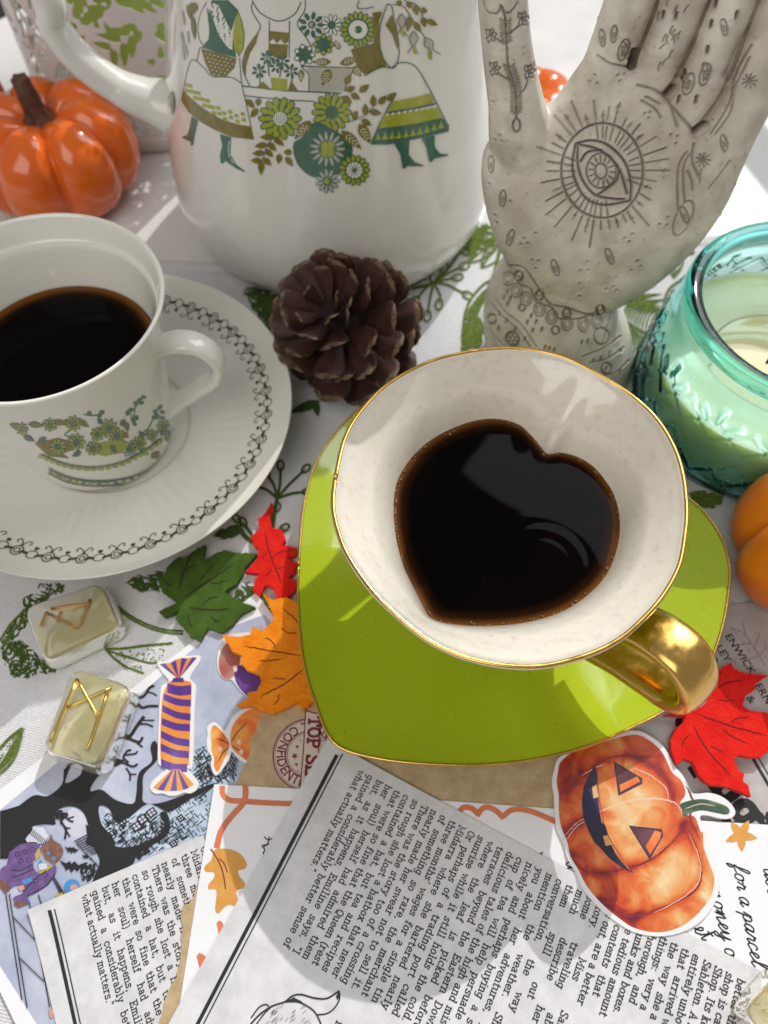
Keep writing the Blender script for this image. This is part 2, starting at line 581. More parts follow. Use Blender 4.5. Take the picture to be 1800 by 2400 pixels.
# sprigs around the felt leaves
scribble(D + "#3", c6([(595, 462), (640, 410), (760, 388), (800, 395), (780, 500), (740, 490), (690, 500), (640, 480)]), 80, 34, 4.0, 0.5)
scribble(D + "#4", c6([(1180, 440), (1240, 440), (1330, 560), (1320, 680), (1250, 640), (1170, 600), (1120, 500)]), 110, 34, 4.2, 0.9)
# twig with buds between the saucers
berry_sprig(D + "#8", c3([(1198, 1325)])[0], c3([(1212, 1200), (1118, 1275), (1310, 1208), (1312, 1298), (1160, 1230)]), 6.5, 9)
cp.line(D + "#12", spline(c3([(1175, 1470), (1185, 1400), (1198, 1325)]), 12), 9)
berry_sprig(D + "#9", c3([(1120, 1540)])[0], c3([(1035, 1425), (1060, 1440), (1215, 1460), (1190, 1380)]), 6, 9)
cp.line(D + "#13", spline(c3([(1030, 1440), (1060, 1490), (1130, 1535), (1240, 1600)]), 16), 11)
scribble(D + "#5", c3([(915, 1490), (960, 1450), (1040, 1435), (1060, 1470), (1000, 1500), (940, 1505)]), 60, 26, 6, -0.3)
# dark fronds beside the pine cone
scribble(D + "#6", c3([(1030, 430), (1090, 405), (1210, 430), (1210, 520), (1190, 640), (1140, 590), (1090, 500)]), 130, 40, 5, 0.2)
scribble(D + "#7", c3([(1110, 500), (1210, 520), (1215, 640), (1180, 600)]), 60, 34, 6.0, 1.2)
cp.leaf(D + "#10", *c3([(1385, 905), (1245, 958)])[0], *c3([(1385, 905), (1245, 958)])[1], 24)
cp.leaf(D + "#11", *c3([(1360, 900), (1375, 975)])[0], *c3([(1360, 900), (1375, 975)])[1], 18)
# between the pot and the hand
scribble(G + "#1", c4([(300, 230), (350, 170), (420, 130), (500, 150), (500, 240), (440, 250), (380, 300), (330, 280)]), 70, 40, 4.6, 2.6)
for q in ([(505, 200), (360, 310)], [(500, 180), (330, 215)], [(500, 230), (420, 330)]):
    a, b_ = c4(q); sketch_leaf(G + "#2", b_, a, 34, 12, 4, False)
berry_sprig(G + "#3", c4([(215, 395)])[0], c4([(330, 330), (345, 440), (300, 375), (240, 470), (190, 520), (205, 350), (145, 460), (250, 345)]), 5, 10)
cp.line(G + "#s5", spline(c4([(330, 255), (280, 330), (215, 395), (120, 420)]), 20), 7)
cp.line(G + "#s5", spline(c4([(180, 375), (130, 400), (100, 410)]), 8), 6)
sketch_leaf(G + "#4", c4([(345, 690)])[0], c4([(470, 380)])[0], 62, 46, 6)
scribble(G + "#5", c4([(350, 560), (420, 500), (430, 600), (420, 680), (345, 690)]), 70, 34, 6, 1.8)
cp.line(G + "#s5", spline(c4([(500, 250), (480, 340), (455, 420)]), 10), 8)
# fern on the right of the wrist
mid = spline(j6([(20, 770), (90, 830), (180, 880), (310, 950)]), 14)
cp.line(G + "#s6", mid, 4.5)
for k in range(13):
    q = mid[min(13, k)]
    cp.line(G + "#s6", spline([q, q + np.array([18, -32]) + k * np.array([-0.3, -1.2]), q + np.array([52, -52 - k * .6])], 8), 4.2, taper=True)
    cp.line(G + "#s6", spline([q, q + np.array([2, 30]), q + np.array([-6, 62 + k * 1.5])], 8), 4.2, taper=True)
for q in ([(0, 640), (330, 600)], [(0, 625), (285, 535)], [(20, 600), (210, 480)], [(40, 690), (360, 640)]):
    a, b_ = j6(q); cp.leaf(G + "#s6", a[0], a[1], b_[0], b_[1], 11)
sketch_leaf(G + "#6", j6([(410, 480)])[0], j6([(425, 270)])[0], 36, 18, 4)
sketch_leaf(G + "#7", j6([(560, 300)])[0], j6([(430, 250)])[0], 18, 8, 3)
sketch_leaf(G + "#8", j6([(345, 820)])[0], j6([(520, 490)])[0], 60, 22, 6)
sketch_leaf(G + "#9", j6([(95, 1165)])[0], j6([(215, 1000)])[0], 26, 10, 4)
for k in range(7):
    a, b_ = j6([(190 + 22 * k, 1190 - 26 * k), (240 + 14 * k, 1010 - 14 * k)])
    cp.line(G + "#s6", spline([a, ((a[0] + b_[0]) / 2 + 6, (a[1] + b_[1]) / 2), b_], 6), 4)
scribble(G + "#10", j6([(510, 2070), (620, 2055), (760, 2090), (790, 2150), (700, 2190), (600, 2190), (540, 2140)]), 130, 24, 6)
# lower left leaves
a, b_ = c6([(112, 1155), (-30, 1390)]); sketch_leaf(G + "#11", a, b_, 40, 46, 5)
sketch_leaf(G + "#12", (70, 2395), (20, 2440), 34, 20, 5)
cp.build(cloth, {}, {G: M["cloth_print"], D: M["cloth_print_dark"]})
# ------------------------------------------------------------------ coffee pot
POT = (-2.16, 29.9)
pot = thing("coffee_pot", "large white porcelain coffee pot with green folk flower print and loop handle", "coffee pot", (POT[0], POT[1], 0))
k_ = 0.931
prof = spline([(4.9, 0.0), (5.4, 0.04), (5.9, 0.32), (6.5, 0.95), (6.85, 1.9), (6.88, 3.2), (6.62, 5.0), (6.12, 7.4), (5.62, 9.8), (5.2, 12.5), (4.85, 15.2), (4.7, 16.6), (4.72, 17.4), (4.5, 17.5)], 110)
V, F_ = lathe(prof, POT, 160)
pot_body = mk("body", V, F_, M["porcelain"], pot); BODY[pot] = pot_body
pl = spline([(4.45, 17.52), (4.2, 18.1), (3.0, 18.7), (1.2, 19.1), (0.8, 19.6), (1.1, 20.3), (0.7, 20.9), (0.05, 21.0)], 50)
V, F_ = lathe(pl, POT, 96)
mk("lid", V, F_, M["porcelain"], pot)
hp = [(372, 246), (316, 223), (258, 192), (215, 162), (172, 124), (142, 86), (121, 46), (114, 0)]
path = [on_y(px, py, 29.4) for px, py in hp]
path[0] = on_y(400, 252, 29.6)
last = path[-1]
path += [last + [-0.25, 0.1, 1.6], last + [0.5, 0.2, 3.6], last + [2.4, 0.3, 4.9], last + [5.4, 0.4, 5.2]]
path = spline(path, 90)
w_ = np.interp(np.linspace(0, 1, 90), [0, .06, .16, .5, .9, 1], [1.15, .86, .68, .64, .66, .9])
V, F_ = sweep(path, w_ * 1.08, w_ * 0.86, (0, 1, 0), 32)
mk("handle", V, F_, M["porcelain"], pot)
sp = spline([(POT[0] + 4.6, POT[1] + 0.6, 13.0), (POT[0] + 6.2, POT[1] + 1.2, 14.6), (POT[0] + 7.0, POT[1] + 1.5, 16.2), (POT[0] + 7.8, POT[1] + 1.8, 17.4)], 24)
V, F_ = sweep(sp, np.linspace(1.5, .75, 24), np.linspace(1.8, .8, 24), (0, 1, 0), 24)
mk("spout", V, F_, M["porcelain"], pot)

pp = Print(surface_map(bvh_of(pot_body)), base=0.006, fine=7.0, step=0.00006)
f1 = crop(400, 0, 4.1475); f2 = crop(740, 0, 4.1475)
GR, OL, LI, WH, GY = "green_print", "olive_print", "lime_print", "white_print", "grey_print"
def blossom(cx, cy, r, n, core_key, core_r, petal, edge=GR, double=False, long=0.36, wide=None):
    rings = [(r * .80, n, 0.0)] + ([(r * .52, n - 3, 0.3)] if double else [])
    pp.ell(edge, cx, cy, r * .86, r * .86, n=24)
    for rad, cnt, ph in rings:
        wd = wide or math.pi * rad / cnt * .82
        for i in range(cnt):
            a = 2 * math.pi * i / cnt + ph
            x, y = cx + rad * math.cos(a), cy + rad * math.sin(a)
            pp.ell(edge, x, y, r * long * .62 + 1.5, wd + 1.5, a, 12)
    for rad, cnt, ph in rings:
        wd = wide or math.pi * rad / cnt * .82
        for i in range(cnt):
            a = 2 * math.pi * i / cnt + ph
            x, y = cx + rad * math.cos(a), cy + rad * math.sin(a)
            pp.ell(petal, x, y, r * long * .58 - .6, wd - .5, a, 10)
    if core_key: pp.ell(core_key, cx, cy, core_r, n=18)
def daisy(cx, cy, r, n, core_key, core_r, petal=WH):
    for i in range(n):
        a = 2 * math.pi * i / n
        x, y = cx + r * .66 * math.cos(a), cy + r * .66 * math.sin(a)
        pp.ell(GR, x, y, r * .36, math.pi * r * .6 / n, a, 12)
    for i in range(n):
        a = 2 * math.pi * i / n
        x, y = cx + r * .66 * math.cos(a), cy + r * .66 * math.sin(a)
        pp.ell(petal, x, y, r * .31, math.pi * r * .6 / n * .66, a, 10)
    pp.ell(GR, cx, cy, core_r + 2, n=18)
    if core_key: pp.ell(core_key, cx, cy, core_r, n=18)
def spray(pts, key=OL, w=9):
    for (x0, y0), (x1, y1) in pts: pp.leaf(key, x0, y0, x1, y1, w)
def veined_leaf(a, b, w):
    pp.leaf(OL, a[0], a[1], b[0], b[1], w)
    a, b = np.array(a, float), np.array(b, float); d = b - a; n = np.array([-d[1], d[0]]) / np.linalg.norm(d)
    for t in (.25, .4, .55, .7):
        for s in (-1, 1):
            p = a + d * t
            pp.line(WH, [p, p + d * .12 + n * s * w * .3], 1.5)
# left figure: apron bodice, wide skirt with chequered border, boots
pp.line(GR, spline(f1([(255, 595), (205, 585), (165, 680), (140, 800), (105, 975)]), 26), 2.4)
pp.line(GR, spline(f1([(255, 595), (330, 665), (400, 740), (500, 748), (600, 755), (690, 810)]), 24), 2.4)
pp.line(GR, f1([(690, 810), (735, 1010), (805, 1345)]), 2.4)
pp.poly(OL, f1([(130, 880), (105, 985), (180, 1095), (300, 1190), (440, 1270), (600, 1335), (810, 1358), (785, 1230), (640, 1205), (480, 1150), (330, 1060), (210, 965)]))
for i in range(12):
    t = i / 11.0
    q = spline([(150, 800), (300, 930), (480, 1060), (700, 1110)], 12)[i]
    for rI in range(2):
        x, y = q[0] + 10 * rI, q[1] + 55 * rI + (0 if i % 2 else 28)
        pp.poly(LI, f1([(x - 20, y - 24), (x + 20, y - 16), (x + 24, y + 20), (x - 18, y + 12)]))
pp.poly(GR, f1([(205, 1125), (270, 1170), (240, 1300), (220, 1410), (200, 1420), (195, 1380), (110, 1340), (115, 1325), (160, 1315), (185, 1240)]))
pp.poly(GR, f1([(480, 1300), (590, 1335), (580, 1500), (640, 1600), (725, 1660), (720, 1675), (640, 1640), (530, 1565), (515, 1590), (485, 1585), (480, 1500), (500, 1420)]))
pp.line(WH, spline(f1([(572, 1370), (560, 1450), (575, 1530), (620, 1590)]), 10), 1.6)
pp.poly(GR, f1([(400, 0), (560, 0), (660, 100), (620, 200), (590, 300), (640, 560), (480, 520), (330, 470), (290, 460), (330, 440), (370, 300), (365, 160)]))
pp.poly(WH, f1([(365, 25), (460, 40), (560, 250), (605, 330), (600, 500), (540, 440), (470, 340), (420, 200)]))
pp.poly(LI, f1([(655, 110), (690, 200), (715, 330), (705, 470), (660, 545), (620, 480), (605, 340), (620, 220)]))
pp.line(GR, f1([(655, 110), (690, 200), (717, 330), (707, 470), (660, 548)]), 2)
pp.poly(WH, f1([(320, 50), (350, 100), (378, 280), (370, 380), (325, 435), (285, 380), (270, 270), (290, 140)]))
pp.line(GR, spline(f1([(350, 20), (290, 140), (268, 270), (283, 385), (325, 437), (370, 390), (380, 290), (360, 80)]), 24), 2.2)
pp.poly(OL, f1([(295, 470), (480, 520), (640, 570), (620, 660), (540, 745), (450, 750), (390, 720), (340, 620)]))
for i in range(6):
    for j in range(7 - i // 2):
        x, y = 345 + j * 40 + i * 16, 520 + i * 40 + j * 10
        if y < 735 and x < 620: pp.ell(WH, *f1([(x, y)])[0], 1.9, 1.5, n=7)
pp.line(GR, f1([(285, 460), (255, 595)]), 2); pp.line(GR, f1([(670, 560), (690, 810)]), 2.2)
# middle: shelf with potted plants (plain bottle and boxes)
pp.line(GR, f1([(700, 835), (1100, 880), (1659, 905)]), 3.2); pp.line(GR, f1([(720, 930), (1100, 970), (1400, 985)]), 2.6)
pp.line(GR, spline(f1([(870, 240), (860, 300), (740, 470), (700, 620), (720, 730), (770, 835)]), 18), 2.4)
pp.poly(OL, f1([(865, 285), (830, 420), (770, 520), (735, 640), (730, 740), (700, 640), (740, 460)]))
pp.line(GR, spline(f1([(800, 0), (790, 100), (870, 240)]), 10), 2.4)
pp.line(GR, spline(f1([(1310, 0), (1300, 110), (1230, 230), (1300, 340), (1370, 450)]), 14), 2.4)
for xx in (960, 1155):
    pp.line(GR, f1([(xx, 200), (xx - 4, 560)]), 2.4)
pp.line(GR, spline(f1([(800, 20), (880, 130), (1050, 205), (1200, 140), (1270, 20)]), 18), 2.6)
pp.poly(OL, f1([(965, 300), (1155, 318), (1140, 410), (1105, 425), (1070, 380), (1030, 420), (1000, 375), (965, 400)]))
pp.poly(OL, f1([(960, 425), (1140, 432), (1130, 560), (1060, 575), (1000, 550), (955, 500)]))
pp.poly(LI, f1([(970, 752), (1135, 768), (1130, 880), (985, 876)]))
pp.poly(OL, f1([(830, 850), (900, 790), (960, 850), (965, 876)])); pp.poly(OL, f1([(1140, 880), (1170, 780), (1240, 882)]))
for bx, by in ((860, 690), (940, 560), (1030, 640), (1170, 690), (1085, 600)):
    for i in range(7):
        a = i * .9 + bx
        x, y = f1([(bx + 48 * math.cos(a), by + 48 * math.sin(a))])[0]
        pp.ell(GR, x, y, 6.5, 3.6, a, 9)
for q in ([(870, 830), (865, 620)], [(1060, 750), (1090, 560)], [(960, 740), (930, 500)], [(1180, 790), (1170, 640)]):
    pp.line(GR, f1(q), 3)
pp.poly(GY, f1([(1320, 650), (1659, 655), (1810, 660), (1740, 720), (1680, 885), (1345, 885), (1345, 740)]))
pp.line(GR, f1([(1265, 640), (1345, 720), (1345, 890)]), 2.6); pp.line(GR, f1([(1265, 640), (1640, 655), (1800, 660), (1720, 760), (1690, 890)]), 2.6)
veined_leaf(f1([(1550, 665)])[0], f1([(1470, 835)])[0], 26); veined_leaf(f1([(1270, 670)])[0], f1([(1265, 800)])[0], 16)
veined_leaf(f1([(1560, 600)])[0], f1([(1370, 600)])[0], 18); veined_leaf(f1([(1640, 620)])[0], f1([(1840, 560)])[0], 20)
veined_leaf(f1([(1780, 640)])[0], f1([(1850, 740)])[0], 22); veined_leaf(f1([(1640, 480)])[0], f1([(1600, 390)])[0], 14)
# flowers
for i in range(9):
    a = i * .7
    x, y = f1([(1370 + 90 * math.cos(a), 240 + 90 * math.sin(a))])[0]; pp.ell(GR, x, y, 9.5, 5.2, a, 10)
pp.ell(GR, *f1([(1372, 238)])[0], 9); pp.ell(GY, *f1([(1372, 240)])[0], 5.5)
daisy(*f1([(1565, 240)])[0], 26, 11, GR, 7)
blossom(*f1([(1300, 530)])[0], 24, 7, None, 0, WH, wide=4.6); blossom(*f1([(1485, 430)])[0], 24, 8, None, 0, LI, wide=5)
pp.poly(OL, f2([(340, 480), (560, 420), (640, 500), (680, 640), (470, 720), (400, 640)]))
blossom(*f2([(410, 285)])[0], 41, 18, WH, 22, LI); pp.ell(GR, *f2([(412, 285)])[0], 9)
blossom(*f1([(1065, 1150)])[0], 49, 14, WH, 16, LI, double=True)
for i in range(7): pp.line(GR, f1([(1010 + i * 20, 1090), (1015 + i * 20, 1205)]), 1.5)
blossom(*f2([(155, 1090)])[0], 45, 14, GR, 15, LI, double=True)
body_ = spline(f1([(1350, 1200), (1280, 1330), (1200, 1380), (1195, 1480), (1240, 1600), (1330, 1690), (1420, 1720), (1600, 1700), (1700, 1640), (1760, 1500), (1760, 1380), (1690, 1330), (1620, 1280), (1440, 1180)]), 50)
pp.poly(GR, body_)
veined_leaf(f1([(1360, 1170)])[0], f1([(1205, 1350)])[0], 26)
daisy(*f1([(1525, 1445)])[0], 43, 15, LI, 20, GY)
daisy(*f1([(1525, 1755)])[0], 29, 11, LI, 8, GY)
blossom(*f2([(375, 1650)])[0], 35, 15, WH, 19, LI)
for i in range(12):
    a = i * math.pi / 6; q = f2([(375, 1650)])[0]
    pp.line(GR, [q, (q[0] + 19 * math.cos(a), q[1] + 19 * math.sin(a))], 2)
spray([f1([(735, 960), (820, 1050)]), f1([(850, 1050), (780, 1140)]), f1([(860, 950), (850, 1030)]), f1([(1000, 1330), (870, 1330)]), f1([(1000, 1330), (1105, 1415)]),
       f1([(950, 1400), (815, 1420)]), f1([(950, 1380), (1030, 1465)]), f1([(920, 1480), (795, 1490)]), f1([(920, 1450), (1000, 1520)]),
       f1([(890, 1560), (780, 1555)]), f1([(900, 1530), (980, 1605)]), f1([(885, 1560), (880, 1700)]), f1([(1060, 1490), (1050, 1590)]), f1([(1180, 1475), (1100, 1475)]), f1([(1120, 1520), (1190, 1615)])], w=15)
pp.line(GR, spline(f1([(1000, 1330), (940, 1420), (890, 1560)]), 10), 1.6)
spray([f2([(285, 820), (340, 720)]), f2([(290, 880), (385, 840)]), f2([(420, 890), (520, 820)]), f2([(340, 910), (430, 960)]), f2([(260, 930), (350, 1000)]),
       f2([(560, 1035), (555, 915)]), f2([(610, 1010), (685, 925)]), f2([(690, 975), (778, 895)]), f2([(480, 1120), (480, 1000)]), f2([(520, 1080), (640, 1100)]), f2([(360, 1160), (400, 1070)]), f2([(440, 1160), (540, 1215)])], w=16)
pp.line(GR, spline(f2([(330, 1180), (470, 1120), (560, 1030)]), 10), 1.6)
veined_leaf(f2([(420, 1200)])[0], f2([(530, 1390)])[0], 26); veined_leaf(f2([(245, 1265)])[0], f2([(445, 1445)])[0], 24)
# right figure
pp.line(GR, spline(f2([(470, 735), (560, 680), (640, 645), (730, 655), (800, 610), (900, 610), (980, 660), (1060, 790), (1150, 960), (1285, 1230)]), 40), 2.4)
pp.line(GR, f2([(780, 905), (690, 1060), (600, 1240), (545, 1370)]), 2.6)
pp.poly(LI, f2([(745, 985), (930, 950), (1110, 908), (1150, 990), (920, 1045), (690, 1075)]))
pp.line(GR, f2([(690, 1092), (920, 1060), (1160, 1005)]), 3.6)
pp.poly(LI, f2([(665, 1105), (920, 1085), (1175, 1040), (1225, 1140), (960, 1200), (605, 1245)]))
for i in range(9):
    t = i / 8; x, y = 690 + 450 * t, 1112 - 68 * t
    pp.poly(WH, f2([(x - 10, y - 12), (x + 12, y - 14), (x + 10, y + 8), (x - 8, y + 10)]))
pp.poly(GR, f2([(600, 1250), (960, 1205), (1225, 1145), (1290, 1215), (1285, 1275), (980, 1345), (700, 1400), (530, 1400), (545, 1365)]))
for i in range(10):
    t = i / 9; x, y = 600 + 610 * t, 1320 - 110 * t + 26 * math.sin(t * 3.1)
    pp.poly(LI, f2([(x - 34, y + 30), (x - 12, y + 6), (x, y - 46), (x + 14, y + 4), (x + 34, y + 20), (x, y + 38)]))
pp.poly(GR, f2([(755, 1385), (905, 1360), (900, 1500), (960, 1575), (1040, 1600), (1035, 1615), (880, 1610), (870, 1630), (840, 1635), (820, 1500)]))
pp.poly(GR, f2([(1025, 1340), (1150, 1315), (1150, 1420), (1200, 1490), (1285, 1498), (1280, 1510), (1140, 1540), (1130, 1565), (1100, 1570), (1075, 1440)]))
pp.poly(OL, f2([(550, 120), (640, 110), (610, 200), (610, 420), (680, 630), (580, 640), (560, 400)]))
pp.poly(OL, f2([(735, 140), (780, 240), (800, 420), (790, 480), (740, 330), (675, 240)]))
pp.line(GR, spline(f2([(690, 40), (640, 180), (612, 340), (640, 540), (740, 660), (800, 560), (800, 400), (760, 220), (735, 60), (690, 35)]), 36), 2.4)
pp.line(GR, spline(f2([(420, 0), (400, 70), (480, 80), (560, 60)]), 10), 2.2)
pp.line(GR, spline(f2([(740, 40), (850, 60), (930, 180), (1050, 350)]), 14), 2); pp.line(GR, spline(f2([(850, 0), (980, 50), (1040, 170)]), 12), 2)
spray([f2([(830, 40), (780, 10)]), f2([(890, 10), (920, 80)]), f2([(960, 40), (980, 150)]), f2([(1010, 90), (1080, 110)]), f2([(1035, 160), (1055, 265)]), f2([(1070, 190), (1180, 245)]), f2([(910, 150), (885, 310)]), f2([(945, 210), (1020, 310)])], w=15)
for cx, cy, a in ((830, 200, 0.0), (945, 370, 0.05), (1090, 420, -0.5)):
    for s in (-1, 1):
        P0 = [(0, -70), (s * 45, 0), (s * 12, 70), (s * 52, 150)]
        pp.line(GR, spline(f2([(cx + x * math.cos(a) - y * math.sin(a), cy + x * math.sin(a) + y * math.cos(a)) for x, y in P0]), 12), 2)
    pp.ell("grey_bell_print", *f2([(cx, cy - 5)])[0], 5, 13, a); pp.leaf(LI, *f2([(cx + 5, cy + 60)])[0], *f2([(cx + 18, cy + 165)])[0], 8)
# faint spray on the far left flank
for q, key in (([(20, 900), (30, 1120)], OL), ([(20, 880), (-10, 1060)], GR), ([(200, 20), (235, 140)], OL), ([(170, 40), (210, 200)], OL), ([(220, 150), (240, 390)], OL), ([(230, 20), (260, 110)], OL)):
    a, b_ = f1(q); pp.leaf(key, a[0], a[1], b_[0], b_[1], 11)
for q in ([(120, 110), (140, 240)], [(110, 310), (130, 430)], [(170, 300), (180, 420)], [(140, 430), (170, 540)], [(120, 430), (140, 580)]):
    a, b_ = f1(q); pp.line(GY + '#flank', [a, b_], 4)
pp.build(pot, {}, {GR: M["print_green"], OL: M["print_olive"], LI: M["print_lime"], WH: M["print_white"], GY: M["print_grey"], "grey_bell_print": M["print_grey"]})
# ------------------------------------------------------------------ left cup and saucer
CUP = (-10.42, 16.8)
def resample(P, n=None):
    return spline(P, n or len(P) * 8)
M["coffee"] = None
def coffee_material():
    m, nt, b = new_mat("coffee"); L = nt.links
    a = nt.nodes.new("ShaderNodeAttribute"); a.attribute_name = "shallow"
    r = nt.nodes.new("ShaderNodeValToRGB"); e = r.color_ramp.elements
    e[0].position = 0.0; e[0].color = (0.0016, 0.0010, 0.0009, 1)
    e[1].position = 1.0; e[1].color = (0.17, 0.062, 0.012, 1)
    q = e.new(0.40); q.color = (0.018, 0.006, 0.0018, 1)
    L.new(a.outputs["Fac"], r.inputs[0]); L.new(r.outputs[0], b.inputs["Base Color"])
    b.inputs["Roughness"].default_value = 0.03; b.inputs["IOR"].default_value = 1.34; b.inputs["Specular IOR Level"].default_value = 0.08
    return m
M["coffee"] = coffee_material()

SAU = (-10.15, 17.1)
saucer = thing("saucer", "round white fluted saucer with brown chain border under the white coffee cup", "saucer", (SAU[0], SAU[1], 0.1))
up_prof = [(0.02, 0.62), (2.2, 0.62), (2.75, 0.66), (3.0, 0.80), (3.6, 0.92), (4.6, 1.12), (5.6, 1.38), (6.3, 1.66), (6.72, 1.90), (6.80, 1.96)]
up_s = spline(up_prof, 90)
dn_s = spline([(6.83, 1.91), (6.65, 1.74), (5.5, 1.12), (4.4, 0.72), (4.1, 0.32), (3.9, 0.16), (3.7, 0.14), (3.5, 0.4), (0.02, 0.42)], 60)
def flute(th, r, z):
    w = np.clip((r - 3.3) / 0.8, 0, 1) * np.clip((6.3 - r) / 0.7, 0, 1)
    return np.full_like(th, r)
th = np.linspace(0, 2 * np.pi, 288, endpoint=False)
def saucer_z(r): return np.interp(r, up_s[:, 0], up_s[:, 1])
V = []
for r, z in up_s:
    w = np.clip((r - 3.2) / 0.6, 0, 1) * np.clip((5.5 - r) / 0.6, 0, 1)
    V.append(np.stack([SAU[0] + r * np.cos(th), SAU[1] + r * np.sin(th), z + 0.016 * w * np.cos(th * 60)], -1))
for r, z in dn_s:
    V.append(np.stack([SAU[0] + r * np.cos(th), SAU[1] + r * np.sin(th), np.full(288, z)], -1))
V = np.concatenate(V)
F_ = [f[::-1] for f in grid_faces(len(up_s) + len(dn_s), 288)]
F_ = grid_faces(len(up_s) + len(dn_s), 288)[::1]
BODY[saucer] = mk("plate", V, [f[::-1] for f in F_], M["porcelain_cup"], saucer)
M["print_brown"] = pbr("print_brown", (0.055, 0.045, 0.012, 1), 0.2, coat=0.5)
def sau_map(u, v, lift):                     # u along the rim (cm at r = 6.1), v radius
    t = u / 5.9
    return [SAU[0] + v * math.cos(t), SAU[1] + v * math.sin(t), float(saucer_z(v)) + lift]
sp_ = Print(sau_map, base=0.01, fine=0.25, step=0.00002)
NB = 66; pitch = 2 * math.pi * 5.9 / NB
for i in range(NB):
    u = i * pitch
    K = "chain_border"
    if i % 2 == 0:
        sp_.ring(K, u, 5.86, .19, .20, .04); sp_.ring(K, u, 5.86, .09, .10, .035)
        for s in (-1, 1):
            P0 = [(0, -.2), (s * .06, -.36), (s * .2, -.46), (s * .29, -.38), (s * .22, -.31)]
            sp_.line(K, spline([(u + x, 5.86 + y) for x, y in P0], 12), .035)
        sp_.ell(K, u, 5.60, .05, .05, n=8)
    else:
        sp_.ring(K, u, 5.88, .19, .16, .032)
        sp_.ell(K, u, 5.60, .09, .07, n=8)
        sp_.line(K, [(u, 5.72), (u, 5.6)], .03)
    sp_.ell(K, u + pitch / 2, 5.86, .15, .06, 0.25 * (-1) ** i, 8)
    sp_.ell(K, u + pitch / 2 - .12, 5.90, .06, .06, 0, 8)
sp_.build(saucer, {}, {"chain_border": M["print_brown"]})

cup = thing("coffee_cup", "white porcelain coffee cup full of black coffee standing on the fluted saucer", "cup", (CUP[0], CUP[1], 0.63))
prof = np.vstack([spline([(0.02, 0.72), (1.9, 0.7), (2.25, 0.64), (2.45, 0.66), (2.62, 0.9), (2.78, 1.5), (2.9, 2.4), (3.05, 3.6), (3.28, 5.0), (3.58, 6.25), (3.86, 7.15), (3.93, 7.36)], 60),
                  spline([(3.90, 7.43), (3.82, 7.42), (3.74, 7.30), (3.62, 6.9), (3.56, 6.72), (3.47, 6.6), (3.38, 6.3), (3.1, 5.0), (2.88, 3.6), (2.7, 2.2), (2.4, 1.3), (1.6, 1.0), (0.02, 0.95)], 60)])
prof = prof * [0.99, 1.0]
V, F_ = lathe(prof, CUP, 128, cap_top=False, cap_bot=False)
cup_body = mk("cup_body", V, F_, M["porcelain_cup"], cup); BODY[cup] = cup_body
hp = [(2.9, 5.32), (3.25, 5.47), (3.88, 5.66), (4.45, 5.56), (4.88, 5.13), (5.02, 4.58), (4.75, 3.94), (4.18, 3.47), (3.61, 2.97), (3.12, 2.59), (2.8, 2.4)]
path = spline([(CUP[0] + r, CUP[1] + 0.0, z) for r, z in hp], 70)
ww = np.interp(np.linspace(0, 1, 70), [0, .12, .5, .85, 1], [.62, .46, .44, .42, .6])
V, F_ = sweep(path, ww, np.interp(np.linspace(0, 1, 70), [0, .12, .5, .9, 1], [.36, .21, .23, .22, .3]), (0, 1, 0), 24, 2.4)
mk("handle", V, F_, M["porcelain_cup"], cup)

def coffee_disc(name, outline_fn, z, parent, ripple=None, rings=70, n=160, tilt=0.0, edge=0.14):
    """liquid surface: outline_fn(theta, k) gives xy for k in 0..1; meniscus at the wall"""
    th = np.linspace(0, 2 * np.pi, n, endpoint=False)
    ks = np.r_[np.linspace(0.02, 0.9, rings - 24), np.linspace(0.905, 1.0, 24)]
    V, sh = [], []
    for k in ks:
        xy = outline_fn(th, k)
        zz = np.full(n, z) + 0.09 * np.clip((k - 0.955) / 0.045, 0, 1) ** 2
        if ripple is not None: zz = zz + ripple(xy) * np.clip((0.99 - k) * 12, 0, 1)
        V.append(np.c_[xy, zz])
        sh.append(np.full(n, np.clip((k - (1 - edge)) / edge, 0, 1) ** 1.3))
    V = np.concatenate(V); sh = np.concatenate(sh)
    F = grid_faces(len(ks), n)
    F.append(tuple(range(n))[::-1])
    return mk(name, V, F, M["coffee"], parent, attrs={"shallow": sh})
coffee_disc("coffee", lambda th, k: np.c_[CUP[0] + 3.02 * k * np.cos(th), CUP[1] + 3.02 * k * np.sin(th)], 5.02, cup, edge=0.17,
            ripple=lambda q: 0.0012 * np.sin(q[:, 0] * 2.1) * np.sin(q[:, 1] * 1.7))
